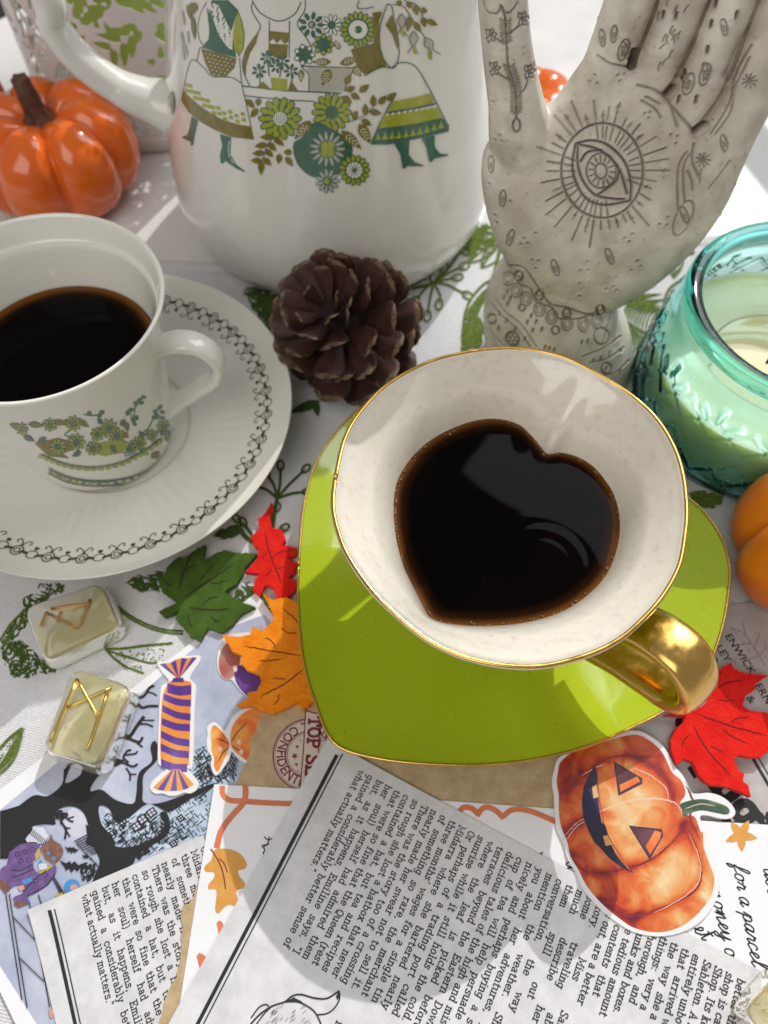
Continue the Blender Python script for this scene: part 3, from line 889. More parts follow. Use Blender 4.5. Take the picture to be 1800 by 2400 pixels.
# printed garland on the cup
pc = Print(surface_map(bvh_of(cup_body)), base=0.006, fine=6.0, step=0.00008)
pp, pot_pp = pc, pp
def c3p(*q): return c3(list(q))
for cx, cy, r, n, core in ((470, 1020, 24, 10, GR), (505, 1055, 22, 9, GR), (318, 1000, 20, 9, OL), (560, 1110, 21, 9, None), (705, 1010, 17, 8, OL), (330, 1080, 22, 9, GR)):
    q = c3p((cx, cy))[0]
    daisy(q[0], q[1], r, n, core, 5, LI if core else GY)
pc.poly(OL, c3p((150, 1085), (250, 1062), (300, 1075), (320, 1110), (270, 1130), (300, 1150), (210, 1140)))
pc.poly(LI, c3p((380, 1120), (440, 1080), (520, 1072), (556, 1090), (530, 1125), (450, 1140)))
for q in ([(40, 1000), (120, 1030)], [(120, 1000), (190, 1010)], [(180, 995), (250, 1020)], [(230, 990), (290, 1000)], [(340, 985), (385, 1015)], [(300, 985), (270, 1005)], [(540, 990), (552, 1035)], [(530, 1040), (556, 1060)], [(730, 1030), (768, 1080)], [(740, 1020), (765, 1050)], [(650, 1130), (700, 1150)], [(690, 1120), (650, 1150)], [(440, 1090), (410, 1120)]):
    a, b_ = c3(q); pc.leaf(OL, a[0], a[1], b_[0], b_[1], 15)
for q in ([(575, 1000), (585, 925), (620, 885)], [(575, 1000), (560, 940)], [(600, 1050), (640, 1020), (680, 940), (700, 920)], [(660, 1100), (670, 1050), (730, 1000)], [(360, 960), (400, 965), (450, 955)], [(560, 1090), (620, 1050), (660, 1030)], [(300, 1030), (280, 1050), (330, 1060)]):
    pc.line(GR, spline(c3(q), 14), 2.2)
for cx, cy in ((620, 885), (600, 900), (585, 915), (565, 940), (610, 910), (550, 955), (690, 930), (700, 950), (670, 950), (680, 970), (665, 975), (700, 975), (575, 985), (590, 975), (580, 1000), (645, 1040), (655, 1060), (675, 1085), (690, 1075), (385, 955), (440, 950), (430, 965)):
    q = c3p((cx, cy))[0]; pc.ell(GR, q[0], q[1], 6.5, 4.5, cx * .7, 8)
for cx, cy, r, n, core in ((95, 1022, 15, 8, OL), (215, 1005, 16, 8, OL), (250, 1098, 20, 9, GR), (420, 1045, 17, 8, GR), (600, 1085, 18, 9, OL), (655, 1050, 15, 8, OL), (400, 1105, 18, 9, OL), (735, 1060, 14, 7, OL)):
    q = c3p((cx, cy))[0]; daisy(q[0], q[1], r, n, core, 4, LI)
for q in ([(200, 1060), (160, 1080)], [(350, 1120), (310, 1140)], [(480, 1090), (500, 1130)], [(600, 1110), (640, 1135)], [(620, 1060), (600, 1030)], [(440, 1000), (420, 975)], [(520, 1010), (540, 980)], [(690, 1050), (720, 1030)], [(100, 1050), (150, 1075)]):
    a, b_ = c3(q); pc.leaf(GR, a[0], a[1], b_[0], b_[1], 12)
arc = spline(c3p((180, 1140), (280, 1180), (400, 1195), (520, 1175), (620, 1125), (700, 1070)), 60)
for i in range(0, 58, 3):
    pc.ell(LI, arc[i][0], arc[i][1], 7.5, 4.5, 0, 9)
pc.line(GR, arc - np.array([0, 5]), 2.2)
for dy, w in ((14, 2.4), (26, 3.2)):
    pc.line(GR, spline([(x, y + dy) for x, y in c3p((210, 1165), (300, 1205), (420, 1220), (560, 1205), (680, 1150), (760, 1080))], 40), w)
ar2 = spline([(x, y + 20) for x, y in c3p((220, 1170), (300, 1205), (420, 1220), (560, 1205), (680, 1150), (740, 1100))], 40)
for i in range(0, 40, 2): pc.ell(LI if i % 4 else OL, ar2[i][0], ar2[i][1], 5.5, 4, 0, 6)
pc.poly(GR, c3p((630, 1200), (680, 1160), (745, 1130), (740, 1150), (700, 1190), (640, 1215)))
pc.line(GR, spline(c3p((250, 1215), (350, 1243), (450, 1250), (560, 1232)), 24), 3.5)
pc.build(cup, {}, {GR: M["print_green"], OL: M["print_olive"], LI: M["print_lime"], WH: M["print_white"], GY: M["print_grey"]})

# ------------------------------------------------------------------ heart cup and heart saucer
h5 = crop(600, 750, 1.3825)
HC = np.array([3.5, 11.0])
def radial(outline_px, z, n=200, centre=HC):
    """outline in the photograph at height z -> radius over 200 directions round the centre"""
    Q = np.array([on_z(px, py, z)[:2] for px, py in loop_spline(outline_px, 400)]) - centre
    a = np.arctan2(Q[:, 1], Q[:, 0]); r = np.hypot(Q[:, 0], Q[:, 1])
    o = np.argsort(a); a, r = a[o], r[o]
    t = np.linspace(-np.pi, np.pi, n, endpoint=False)
    return np.interp(t, np.r_[a - 2 * np.pi, a, a + 2 * np.pi], np.r_[r, r, r])
HT = np.linspace(-np.pi, np.pi, 200, endpoint=False)
rim_px = h5([(245, 600), (260, 480), (290, 370), (350, 280), (430, 205), (550, 140), (680, 105), (800, 92), (900, 98), (1000, 122), (1100, 172), (1200, 232), (1290, 310), (1350, 400), (1385, 500), (1398, 620), (1390, 720), (1370, 810), (1320, 900), (1260, 970), (1180, 1040), (1080, 1090), (950, 1125), (850, 1130), (750, 1118), (650, 1090), (550, 1040), (450, 960), (370, 880), (300, 780), (265, 700)])
cof_px = h5([(445, 600), (455, 530), (480, 480), (510, 440), (560, 395), (620, 360), (700, 330), (780, 322), (850, 340), (890, 375), (920, 410), (945, 435), (990, 432), (1040, 445), (1090, 475), (1130, 520), (1160, 570), (1178, 640), (1175, 720), (1150, 800), (1110, 860), (1040, 920), (960, 960), (860, 985), (750, 995), (650, 993), (590, 985), (560, 965), (530, 910), (500, 850), (470, 780), (450, 690)])
sau_px = h5([(480, 195), (430, 215), (330, 290), (250, 375), (190, 470), (155, 600), (140, 750), (135, 900), (145, 1050), (165, 1160), (195, 1250), (230, 1340), (270, 1385), (340, 1410), (450, 1430), (600, 1442), (750, 1442), (900, 1425), (1050, 1390), (1200, 1330), (1350, 1250), (1450, 1150), (1510, 1000), (1535, 850), (1530, 770), (1500, 690), (1450, 620), (1395, 570), (1300, 480), (1180, 400), (1060, 290), (960, 170), (820, 130), (640, 130)])
RZ, CZ = 6.7, 4.65
r_rim = radial(rim_px, RZ); r_cof = radial(cof_px, CZ); r_sau = radial(sau_px, 1.55)
hsau = thing("heart_saucer", "lime green heart-shaped saucer with a thin gold edge", "saucer", (HC[0], HC[1], 0.1))
def heart_rings(rr, levels):
    """levels: (scale, offset inward in cm, z)"""
    V = []
    for k, off, z in levels:
        r = np.maximum(rr * k - off, 0.02)
        V.append(np.c_[HC[0] + r * np.cos(HT), HC[1] + r * np.sin(HT), np.full(len(HT), z)])
    return np.concatenate(V)
lv = [(0.03, 0, .62), (0.2, 0, .62), (0.38, 0, .63), (.5, 0, .68), (.62, 0, .80), (.75, 0, .98), (.86, 0, 1.18), (.94, 0, 1.38), (1, .06, 1.53), (1, 0.0, 1.55), (1, .02, 1.48), (.97, 0, 1.34), (.86, 0, 1.0), (.7, 0, .66), (.55, 0, .36), (.5, 0, .16), (.47, 0, .14), (.45, 0, .4), (.03, 0, .42)]
lv = spline(lv, 110)
V = heart_rings(r_sau, lv)
ring_i = np.arange(110 - 1)
F_ = grid_faces(110, 200)
mi = []
gold_from = int(np.argmax(lv[:, 2])) - 2
for f in range(len(F_)):
    mi.append(0)
hs_body = mk("plate", V, F_, M["green_glaze"], hsau)
edge = heart_rings(r_sau, [(1, 0.01, 1.545)])
Vt, Ft = sweep(np.vstack([edge, edge[:1]]), 0.055, 0.045, (0, 0, 1), 10)
mk("gold_edge", Vt, Ft, M["gold"], hs_body)

hcup = thing("heart_cup", "ivory heart-shaped teacup with gold rim and gold handle, full of black coffee", "cup", (HC[0], HC[1], 0.63))
nq_ = on_z(*h5([(945, 435)])[0], CZ)[:2] - HC
na_ = math.atan2(nq_[1], nq_[0])
crease = np.exp(-(((HT - na_ + np.pi) % (2 * np.pi) - np.pi) / 0.085) ** 2)
def heart_mix(t):                             # cross-section between the foot (0), the coffee line and the rim (1)
    zc = (CZ - 0.7) / (RZ - 0.7)
    foot = 0.30 * r_cof + 0.9
    r_in = r_cof
    if t <= zc:
        k = t / zc; k = k ** 0.75
        return foot + (r_in - foot) * k
    k = (t - zc) / (1 - zc)
    kk = 0.5 * k + 0.5 * k ** 2.2 + 0.035 * (1 / (1 + math.exp(-(k - .62) * 40)) - k)
    return r_in + (r_rim - 0.13 - r_in) * kk - 0.30 * k ** .5 * (1 - k) ** .7 * crease
rows_ = []
for t in np.linspace(0.0, 1.0, 40): rows_.append((heart_mix(t) + 0.16, 0.66 + (RZ - 0.66) * t))          # outside, upwards
outer_rows = len(rows_)
rows_.append((r_rim + 0.015, RZ + 0.04)); rows_.append((r_rim - 0.05, RZ + 0.075)); rows_.append((r_rim - 0.11, RZ + 0.05))
for t in np.linspace(1.0, 0.06, 44): rows_.append((heart_mix(t) - 0.0, 0.95 + (RZ - 0.95) * t))
V = [np.c_[HC[0] + r * np.cos(HT), HC[1] + r * np.sin(HT), np.full(200, z)] for r, z in rows_]
F_ = grid_faces(len(rows_), 200)
V = np.concatenate(V)
F_.append(tuple(range(200))[::-1]); F_.append(tuple(range((len(rows_) - 1) * 200, len(rows_) * 200)))
nq = (len(rows_) - 1) * 200
mi = [1 if f < 200 * (outer_rows - 1) else 0 for f in range(nq)] + [1, 0]
M["green_glaze_outer"] = M["green_glaze"]
hc_body = mk("cup_body", V, F_, [M["ivory_glaze"], M["green_glaze"]], hcup, midx=mi)
edge = np.c_[HC[0] + (r_rim - 0.04) * np.cos(HT), HC[1] + (r_rim - 0.04) * np.sin(HT), np.full(200, RZ + 0.045)]
Vt, Ft = sweep(np.vstack([edge, edge[:1]]), 0.045, 0.06, (0, 0, 1), 10)
mk("gold_rim", Vt, Ft, M["gold"], hc_body)
ph = math.radians(-50)
hp = [(4.12, 4.95), (4.6, 5.3), (5.25, 5.78), (6.05, 5.92), (6.62, 5.45), (6.84, 4.75), (6.5, 4.1), (5.8, 3.7), (5.0, 3.3), (4.1, 2.7), (3.4, 2.2)]
path = spline([(HC[0] + r * math.cos(ph), HC[1] + r * math.sin(ph), z) for r, z in hp], 90)
V, F_ = sweep(path, np.interp(np.linspace(0, 1, 90), [0, .3, .55, .8, 1], [.70, .66, .62, .58, .6]), np.interp(np.linspace(0, 1, 90), [0, .3, .55, 1], [.30, .26, .30, .24]), (-math.sin(ph), math.cos(ph), 0), 28, 2.8)
mk("handle", V, F_, M["gold"], hcup)
def hco(th, k):
    r = np.interp((th + np.pi) % (2 * np.pi) - np.pi, np.r_[HT, np.pi], np.r_[r_cof, r_cof[0]]) + 0.03
    return np.c_[HC[0] + r * k * np.cos(th), HC[1] + r * k * np.sin(th)]
rc = on_z(600 + 930 / 1.3825, 750 + 790 / 1.3825, CZ)[:2]
rc2 = on_z(600 + 560 / 1.3825, 750 + 760 / 1.3825, CZ)[:2]
def hrip(q):
    d = np.hypot(q[:, 0] - rc[0], q[:, 1] - rc[1]); d2 = np.hypot(q[:, 0] - rc2[0], q[:, 1] - rc2[1])
    return 0.0014 * np.sin(d * 13) * np.exp(-((d - 1.05) / .45) ** 2) + 0.0005 * np.sin(d2 * 12) * np.exp(-((d2 - .55) / .3) ** 2) + \
        0.0022 * np.sin(q[:, 0] * 1.9 + 1.1 * np.sin(q[:, 1] * 1.6)) * np.sin(q[:, 1] * 1.4 + .6)
coffee_disc("coffee", hco, CZ, hcup, ripple=hrip, rings=150, n=300, edge=0.16)
# bubbles along the shore
M["bubble"] = pbr("bubble", (0.30, 0.17, 0.07, 1), 0.05, coat=0.6, trans=0.5, ior=1.2)
rb = random.Random(3)
Vb, Fb = [], []
bm = bmesh.new(); bmesh.ops.create_icosphere(bm, subdivisions=2, radius=1.0)
bv = np.array([v.co[:] for v in bm.verts]); bf = [[v.index for v in f.verts] for f in bm.faces]; bm.free()
for i in range(150):
    t = rb.random() * 2 * math.pi
    if i < 60: t = rb.choice([rb.uniform(1.2, 2.7), rb.uniform(2.6, 3.6), rb.uniform(.9, 1.5)])
    p = hco(np.array([t]), 1 - abs(rb.gauss(0, .012)) - .018)[0]
    r = rb.choice([.022, .03, .03, .04, .055])
    k = len(Vb) and sum(len(x) for x in Vb)
    Vb.append(bv * r * [1, 1, .7] + [p[0], p[1], CZ + .035]); Fb += [[k + i_ for i_ in f] for f in bf]
o = mk("bubbles", np.concatenate(Vb), Fb, M["bubble"], hcup); o["kind"] = "stuff"
# ------------------------------------------------------------------ teal glass candle jar
JAR = (14.2, 18.4)
M["teal_glass"] = pbr("teal_glass", (0.46, 0.90, 0.87, 1), 0.04, trans=1.0, ior=1.45, rough_vary=(200, 0.02, 0.08))
def absorbing_glass(name, tint, density):
    m, nt, b = new_mat(name)
    b.inputs["Base Color"].default_value = (0.97, 1.0, 1.0, 1); b.inputs["Transmission Weight"].default_value = 1.0
    b.inputs["Roughness"].default_value = 0.03; b.inputs["IOR"].default_value = 1.47
    va = nt.nodes.new("ShaderNodeVolumeAbsorption"); va.inputs["Color"].default_value = tint; va.inputs["Density"].default_value = density
    nt.links.new(va.outputs[0], nt.nodes["Material Output"].inputs["Volume"])
    return m
M["teal_glass"] = absorbing_glass("teal_glass", (0.20, 0.90, 0.88, 1), 210.0)
M["wax"] = pbr("wax", (0.72, 0.70, 0.46, 1), 0.32, sss=0.8, sss_r=(1.2, 1.0, 0.5), coat=0.3, vary=(60, (0.66, 0.66, 0.40, 1), 0.4, 0.7), bump=(50, 0.15, 0.08))
M["wax_melt"] = pbr("wax_melt", (0.66, 0.56, 0.28, 1), 0.08, sss=0.5, sss_r=(1.0, 0.7, 0.3), coat=0.6, coat_rough=0.02)
M["wick"] = pbr("wick", (0.02, 0.012, 0.008, 1), 0.9)
jar = thing("candle_jar", "teal pressed glass jar candle with fan relief beside the carved hand", "candle", (JAR[0], JAR[1], 0.1))
jo = spline([(4.02, 0.12), (4.35, 0.16), (4.58, 0.45), (4.72, 0.95), (4.70, 1.8), (4.55, 3.0), (4.36, 4.25), (4.14, 4.75), (4.02, 4.95)], 190)
NJ = 720
tj = np.linspace(0, 2 * np.pi, NJ, endpoint=False)
def relief(th, z):
    """fan, star and dot pattern of the pressed glass, height in cm"""
    h = np.zeros_like(th)
    n = 12; cell = 2 * np.pi / n
    u = ((th / cell) % 1.0 - 0.5) * cell * 4.6                     # cm across one panel
    # zig-zag ridges
    for z0, amp in ((3.15, .55), (1.55, .55)):
        zz = z0 + amp * (np.abs(u) / (cell * 2.3) * 2 - 1)
        h += 0.085 * np.exp(-((z - zz) / 0.08) ** 2)
        zz = z0 - amp * (np.abs(u) / (cell * 2.3) * 2 - 1)
        h += 0.075 * np.exp(-((z - zz) / 0.075) ** 2)
    # upper fan
    du, dz = u, z - 3.05
    r = np.hypot(du, dz); a = np.arctan2(du, dz)
    h += np.where((r > .25) & (r < 1.15) & (np.abs(a) < 1.1), 0.12 * np.maximum(0, np.cos(a * 7.2)) * np.clip((r - .25) * 4, 0, 1) * np.clip((1.15 - r) * 4, 0, 1), 0)
    # star in the middle of each diamond
    u2 = (((th / cell) + 0.5) % 1.0 - 0.5) * cell * 4.6
    du, dz = u2, z - 2.35
    r = np.hypot(du, dz); a = np.arctan2(du, dz)
    h += np.where(r < .55, -0.09 * np.maximum(0, np.cos(a * 4)) ** 6 * (1 - r / .55), 0)
    # hobnail diamonds low down
    w = np.exp(-((u2) / .42) ** 4) * np.exp(-((z - 1.25) / .45) ** 4)
    h += w * 0.07 * np.maximum(0, np.sin((u2 + z) * 17) * np.sin((u2 - z) * 17))
    return h * 1.0
V = []
for r, z in jo:
    V.append(np.stack([(r + relief(tj, z)) * np.cos(tj) + JAR[0], (r + relief(tj, z)) * np.sin(tj) + JAR[1], np.full(NJ, z)], -1))
lip = spline([(4.05, 5.02), (4.20, 5.12), (4.27, 5.3), (4.22, 5.5), (4.08, 5.62), (3.86, 5.64), (3.70, 5.56), (3.64, 5.3), (3.70, 5.0), (4.05, 4.4), (4.35, 3.2), (4.49, 1.9), (4.47, 1.0), (4.2, 0.55), (3.0, 0.5), (0.05, 0.55)], 90)
for r, z in lip:
    V.append(np.stack([r * np.cos(tj) + JAR[0], r * np.sin(tj) + JAR[1], np.full(NJ, z)], -1))
nr = len(jo) + len(lip)
F_ = grid_faces(nr, NJ)
F_.append(tuple(range(NJ))[::-1]); F_.append(tuple(range((nr - 1) * NJ, nr * NJ)))
mk("glass", np.concatenate(V), F_, M["teal_glass"], jar)
wz = 2.95
wax = spline([(0.02, 0.58), (3.0, 0.59), (4.1, 0.62), (4.41, 1.02), (4.44, 1.9), (4.30, 3.1), (4.27, wz), (4.15, wz - .02), (3.2, wz - .10), (2.5, wz - .22), (2.3, wz - .3), (1.2, wz - .32), (.02, wz - .3)], 90)
V, F_ = lathe(wax, JAR, 120)
wax_o = mk("wax", V, F_, M["wax"], jar)
V, F_ = lathe([(0.02, wz - .26), (1.5, wz - .26), (2.35, wz - .262), (2.4, wz - .27)], JAR, 96, cap_top=False, cap_bot=False)
mk("melted_pool", V, F_, M["wax_melt"], wax_o)
wk = on_z(1795, 862, wz - .2)
path = spline([wk + [0.5, 0, -.1], wk + [0.42, 0.0, .35], wk + [0.15, 0, .6], wk + [-.05, 0, .5], wk + [-.08, 0, .25]], 24)
V, F_ = sweep(path, .055, .055, (0, 1, 0), 8)
mk("wick", V, F_, M["wick"], wax_o)

# ------------------------------------------------------------------ carved palmistry hand
HY = 21.0
def hy(px, py, dy=0.0): return on_y(px, py, HY + dy)
base_hand = on_z(1308, 850, 0.1)
hand = thing("hand_sculpture", "cream carved open hand statue with an engraved eye in its palm", "statue", (base_hand[0], base_hand[1], 0.1))
parts_v, parts_f = [], []
def add_part(V, F):
    k = sum(len(v) for v in parts_v)
    parts_v.append(np.asarray(V, float)); parts_f.extend([[k + i for i in f] for f in F])
def loft(rows, n=40, power=2.4):
    V = []
    t = np.linspace(0, 2 * np.pi, n, endpoint=False)
    ct = np.sign(np.cos(t)) * np.abs(np.cos(t)) ** (2 / power); st = np.sign(np.sin(t)) * np.abs(np.sin(t)) ** (2 / power)
    for Lp, Rp, th_, yo in rows:
        a, b = hy(*Lp), hy(*Rp)
        c = (a + b) / 2; d = (b - a) / 2
        V.append(c + d * ct[:, None] + np.array([0, 1, 0]) * (th_ * st)[:, None] + [0, yo, 0])
    F = grid_faces(len(rows), n); F.append(tuple(range(n))[::-1]); F.append(tuple(range((len(rows) - 1) * n, len(rows) * n)))
    add_part(np.concatenate(V), F)
def dense(rows, m):
    A = np.array([[*l, *r, t, y] for l, r, t, y in rows], float)
    B = spline(A, m)
    return [((q[0], q[1]), (q[2], q[3]), q[4], q[5]) for q in B]
wrist = [((1160, 858), (1452, 905), 2.9, 0), ((1140, 815), (1474, 862), 2.85, 0), ((1133, 765), (1482, 812), 2.7, 0), ((1136, 712), (1474, 765), 2.45, 0), ((1156, 660), (1456, 722), 2.1, 0), ((1182, 618), (1440, 690), 1.8, 0), ((1200, 590), (1440, 660), 1.75, 0)]
loft(dense(wrist, 40), 48, 2.1)
palm = [((1210, 632), (1430, 690), 1.45, 0), ((1186, 596), (1475, 668), 1.62, -.05), ((1164, 555), (1540, 625), 1.66, -.1), ((1147, 513), (1603, 575), 1.62, -.1), ((1134, 465), (1658, 520), 1.5, -.05), ((1128, 400), (1704, 458), 1.32, 0), ((1145, 345), (1742, 384), 1.15, 0.1), ((1215, 298), (1774, 325), 1.02, 0.2), ((1292, 262), (1800, 280), .95, 0.25), ((1345, 196), (1830, 222), .85, 0.3), ((1376, 150), (1850, 180), .7, 0.3)]
loft(dense(palm, 60), 56, 2.5)
ico_v, ico_f = bv, bf
def chain(pts, m=26, flat=0.9):
    """pts: (point, radius) list"""
    A = spline([[*p, r] for p, r in pts], m)
    for x, y, z, r in A:
        add_part(ico_v * [r, r * flat, r] + [x, y, z], ico_f)
def finger(root, edge0, r0, r1, length, yo=0.25, lean=0.05):
    a, b = hy(*root) + [0, yo, 0], hy(*edge0) + [0, yo, 0]
    d = (b - a); d /= np.linalg.norm(d); d = d + np.array([0, lean, 0]); d /= np.linalg.norm(d)
    chain([(a - d * .6, r0), (a + d * length * .3, (r0 * .6 + r1 * .4)), (a + d * length * .55, r1 * 1.04), (a + d * length * .8, r1 * .95), (a + d * length, r1 * .72)], 34)
finger((1428, 160), (1490, 0), .70, .68, 4.2)
finger((1520, 200), (1599, 0), .80, .82, 5.2)
finger((1597, 268), (1718, 0), .82, .82, 5.2)
finger((1698, 330), (1832, 0), .80, .78, 4.6)
chain([(hy(1260, 430), 1.1), (hy(1222, 330), .98), (hy(1208, 240), .80), (hy(1190, 130), .70), (hy(1178, 0), .655), (hy(1174, -60), .62), (hy(1174, -100), .5)], 44, .92)
raw = mk("carving", np.concatenate(parts_v), parts_f, [bpy.data.materials.new("tmp")], hand)
md = raw.modifiers.new("remesh", 'REMESH'); md.mode = 'VOXEL'; md.voxel_size = 0.036 * S
ms = raw.modifiers.new("smooth", 'SMOOTH'); ms.factor = 0.5; ms.iterations = 20
dg = bpy.context.evaluated_depsgraph_get()
ev = raw.evaluated_get(dg)
me2 = bpy.data.meshes.new_from_object(ev, depsgraph=dg)
raw.modifiers.clear()
old = raw.data; raw.data = me2; bpy.data.meshes.remove(old)
nv = len(me2.vertices)
co = np.empty(nv * 3, np.float32); me2.vertices.foreach_get("co", co); co = co.reshape(-1, 3).astype(float)
no_ = np.empty(nv * 3, np.float32); me2.vertices.foreach_get("normal", no_); no_ = no_.reshape(-1, 3).astype(float)
W = co / S + LOC[raw]
PXY = project(W)
view = W - EYE; view /= np.linalg.norm(view, axis=1)[:, None]
front = (no_ * view).sum(1) < -0.02
depth_d = np.zeros(nv); lip_d = np.zeros(nv); dark = np.zeros(nv); brown = np.zeros(nv)
k2 = crop(900, 0, 1.8433); k3 = crop(1100, 0, 4.74); k4 = crop(1400, 0, 4.1475); k7 = crop(1100, 560, 3.95)
def groove(pts, w=3.2, d=0.045, strength=1.0, soft=None):
    P = np.asarray(pts, float)
    for a, b in zip(P[:-1], P[1:]):
        lo, hi = np.minimum(a, b) - w * 2.4, np.maximum(a, b) + w * 2.4
        s = front & (PXY[:, 0] > lo[0]) & (PXY[:, 0] < hi[0]) & (PXY[:, 1] > lo[1]) & (PXY[:, 1] < hi[1])
        idx = np.nonzero(s)[0]
        if len(idx) == 0: continue
        q = PXY[idx]; e = b - a; L2 = e @ e + 1e-9
        t = np.clip(((q - a) @ e) / L2, 0, 1)
        dist = np.linalg.norm(q - (a + t[:, None] * e), axis=1)
        g = np.exp(-(dist / (w * .80)) ** 2)
        depth_d[idx] = np.maximum(depth_d[idx], g * d * 1.7)
        lip_d[idx] = np.maximum(lip_d[idx], .45 * d * np.exp(-((dist - w * 1.35) / (w * .45)) ** 2))
        dark[idx] = np.maximum(dark[idx], g * strength)
def dot(x, y, r=5.0, d=0.06, strength=1.0):
    s = front & (np.abs(PXY[:, 0] - x) < r * 2.5) & (np.abs(PXY[:, 1] - y) < r * 2.5)
    idx = np.nonzero(s)[0]
    dist = np.linalg.norm(PXY[idx] - [x, y], axis=1)
    g = np.exp(-(dist / (r * .75)) ** 2)
    depth_d[idx] = np.maximum(depth_d[idx], g * d) - 0.03 * np.exp(-((dist - r * 1.5) / (r * .4)) ** 2)
    dark[idx] = np.maximum(dark[idx], g * strength)
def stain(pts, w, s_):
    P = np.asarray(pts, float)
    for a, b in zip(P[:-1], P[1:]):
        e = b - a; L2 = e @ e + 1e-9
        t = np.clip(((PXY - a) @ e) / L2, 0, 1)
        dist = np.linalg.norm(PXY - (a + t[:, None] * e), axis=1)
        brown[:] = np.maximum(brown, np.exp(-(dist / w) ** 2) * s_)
def ell_pts(cx, cy, rx, ry, n=48, rot=0):
    t = np.linspace(0, 2 * np.pi, n)
    x, y = rx * np.cos(t), ry * np.sin(t)
    return np.c_[cx + x * math.cos(rot) - y * math.sin(rot), cy + x * math.sin(rot) + y * math.cos(rot)]
rh = random.Random(11)
ec = np.array([1411.0, 401.0])
groove(ell_pts(1412, 401, 96, 111), 3.4, .05, .9)
groove(ell_pts(1410, 401, 35, 41), 2.6, .04, .9); groove(ell_pts(1409, 402, 14, 18, 24), 2.6, .04, .9)
for i in range(14):
    a = 2 * math.pi * i / 14 + .1
    groove([ec + [19 * math.cos(a), 23 * math.sin(a)], ec + [30 * math.cos(a), 36 * math.sin(a)]], 2.2, .035, .95)
for P0 in ([(835, 620), (900, 608), (970, 630), (1040, 700), (1068, 790), (1065, 870)], [(838, 624), (920, 645), (985, 690), (1025, 750), (1052, 840)],
           [(828, 625), (815, 720), (835, 800), (880, 865), (950, 888), (1060, 872)], [(838, 630), (838, 710), (862, 785), (915, 845), (1000, 862), (1040, 862)],
           [(850, 700), (880, 660), (940, 650)], [(1020, 735), (1000, 790), (930, 840)]):
    groove(spline(k2(P0), 30), 3.6, .055, 1.0)
for i in range(40):
    a = 2 * math.pi * i / 40 + rh.uniform(-.03, .03)
    u_ = np.array([math.cos(a) * 96, math.sin(a) * 111])
    dd = abs(math.cos(a - 0.82))                      # the almond's long axis
    if dd < .9: groove([ec + u_ * rh.uniform(.64, .72), ec + u_ * .95], 2.4, .035, .85)
    r1 = rh.choice([1.25, 1.35, 1.5, 1.65])
    groove([ec + u_ * 1.06, ec + u_ * r1], 2.5, .04, rh.uniform(.45, .95))
    if i % 2 == 0:
        q = ec + u_ * (r1 - .1); dot(q[0], q[1], rh.choice([4, 5, 6]), .05, rh.uniform(.5, 1))
for x, y in ((500, 585), (478, 605), (508, 610), (888, 352), (910, 325), (920, 360), (605, 1030), (590, 1055), (620, 1052), (655, 1008), (640, 1125), (668, 1128), (655, 1160), (850, 1170), (880, 1132), (882, 1168), (1040, 1030), (1060, 1045), (1073, 1012), (1190, 970), (1222, 972), (1227, 940), (1095, 1128), (1108, 1152), (1068, 1170), (1240, 582), (1268, 590), (1262, 620), (1128, 490), (1150, 485), (1145, 510), (1010, 325), (1040, 320), (1020, 350), (480, 930), (487, 962), (545, 870), (470, 440), (455, 795), (845, 1225), (845, 1280), (960, 1250), (990, 1240), (1005, 1255)):
    q = k2([(x, y)])[0]; dot(q[0], q[1], 4.2, .06, rh.uniform(.45, .95))
for _ in range(240):                                   # pinholes
    x, y = rh.uniform(1130, 1780), rh.uniform(20, 700)
    dot(x, y, rh.uniform(1.2, 2.2), .03, rh.uniform(.4, .95))
for x, y, a in ((512, 860, .1), (460, 710, 0), (545, 1030, .3), (740, 1160, -.3), (975, 1110, -.35), (1300, 930, -.35), (1470, 620, -.2), (940, 165, -.1), (1045, 220, -.3), (993, 150, .1), (1390, 310, -.2), (1305, 350, -.2), (1470, 120, -.2)):
    q = k2([(x, y)])[0]
    groove(ell_pts(q[0], q[1], 7, 20, 20, a), 2.4, .04, .75); groove(ell_pts(q[0], q[1] + 4, 2, 7, 10, a), 2.2, .03, .6)
q = k2([(1295, 945)])[0]; groove(ell_pts(q[0], q[1], 18, 44, 30, .42), 3, .05, .5)
# vine on the thumb
stem_ = spline(k3([(345, 80), (400, 200), (410, 400), (420, 560), (430, 720), (480, 880), (520, 1020), (525, 1200), (520, 1330)]), 50)
groove(stem_, 3.0, .045, .95)
for i in range(8, 48):
    if 16 < i < 26: continue
    for s in (-1, 1):
        p = stem_[i]; groove([p, p + np.array([s * 13, -9.0])], 2.4, .035, .75)
groove(ell_pts(*k3([(525, 1400)])[0], 9, 15, 20), 2.8, .045, .9)
for P0 in ([(455, 380), (550, 290)], [(385, 495), (280, 425)], [(450, 905), (310, 815)], [(540, 1090), (620, 990), (655, 890)]):
    groove(spline(k3(P0), 8), 2.6, .04, .95)
for cx, cy in ((595, 215), (230, 400), (270, 770), (665, 800)):
    for a in (-2.2, -1.2, -.2, .9, 2.0):
        x0, y0 = cx, cy; x1, y1 = cx + 75 * math.cos(a), cy + 85 * math.sin(a); xm, ym = (x0 + x1) / 2, (y0 + y1) / 2
        nx, ny = -math.sin(a) * 26, math.cos(a) * 26
        groove(spline(k3([(x0, y0), (xm + nx, ym + ny), (x1, y1)]), 8), 2.3, .035, .8); groove(spline(k3([(x0, y0), (xm - nx, ym - ny), (x1, y1)]), 8), 2.3, .035, .8)
for P0 in ([(160, 20), (170, 90), (230, 150), (310, 150), (340, 100)], [(350, 60), (400, 140), (470, 130), (540, 30)]):
    groove(spline(k3(P0), 14), 2.6, .04, .7)
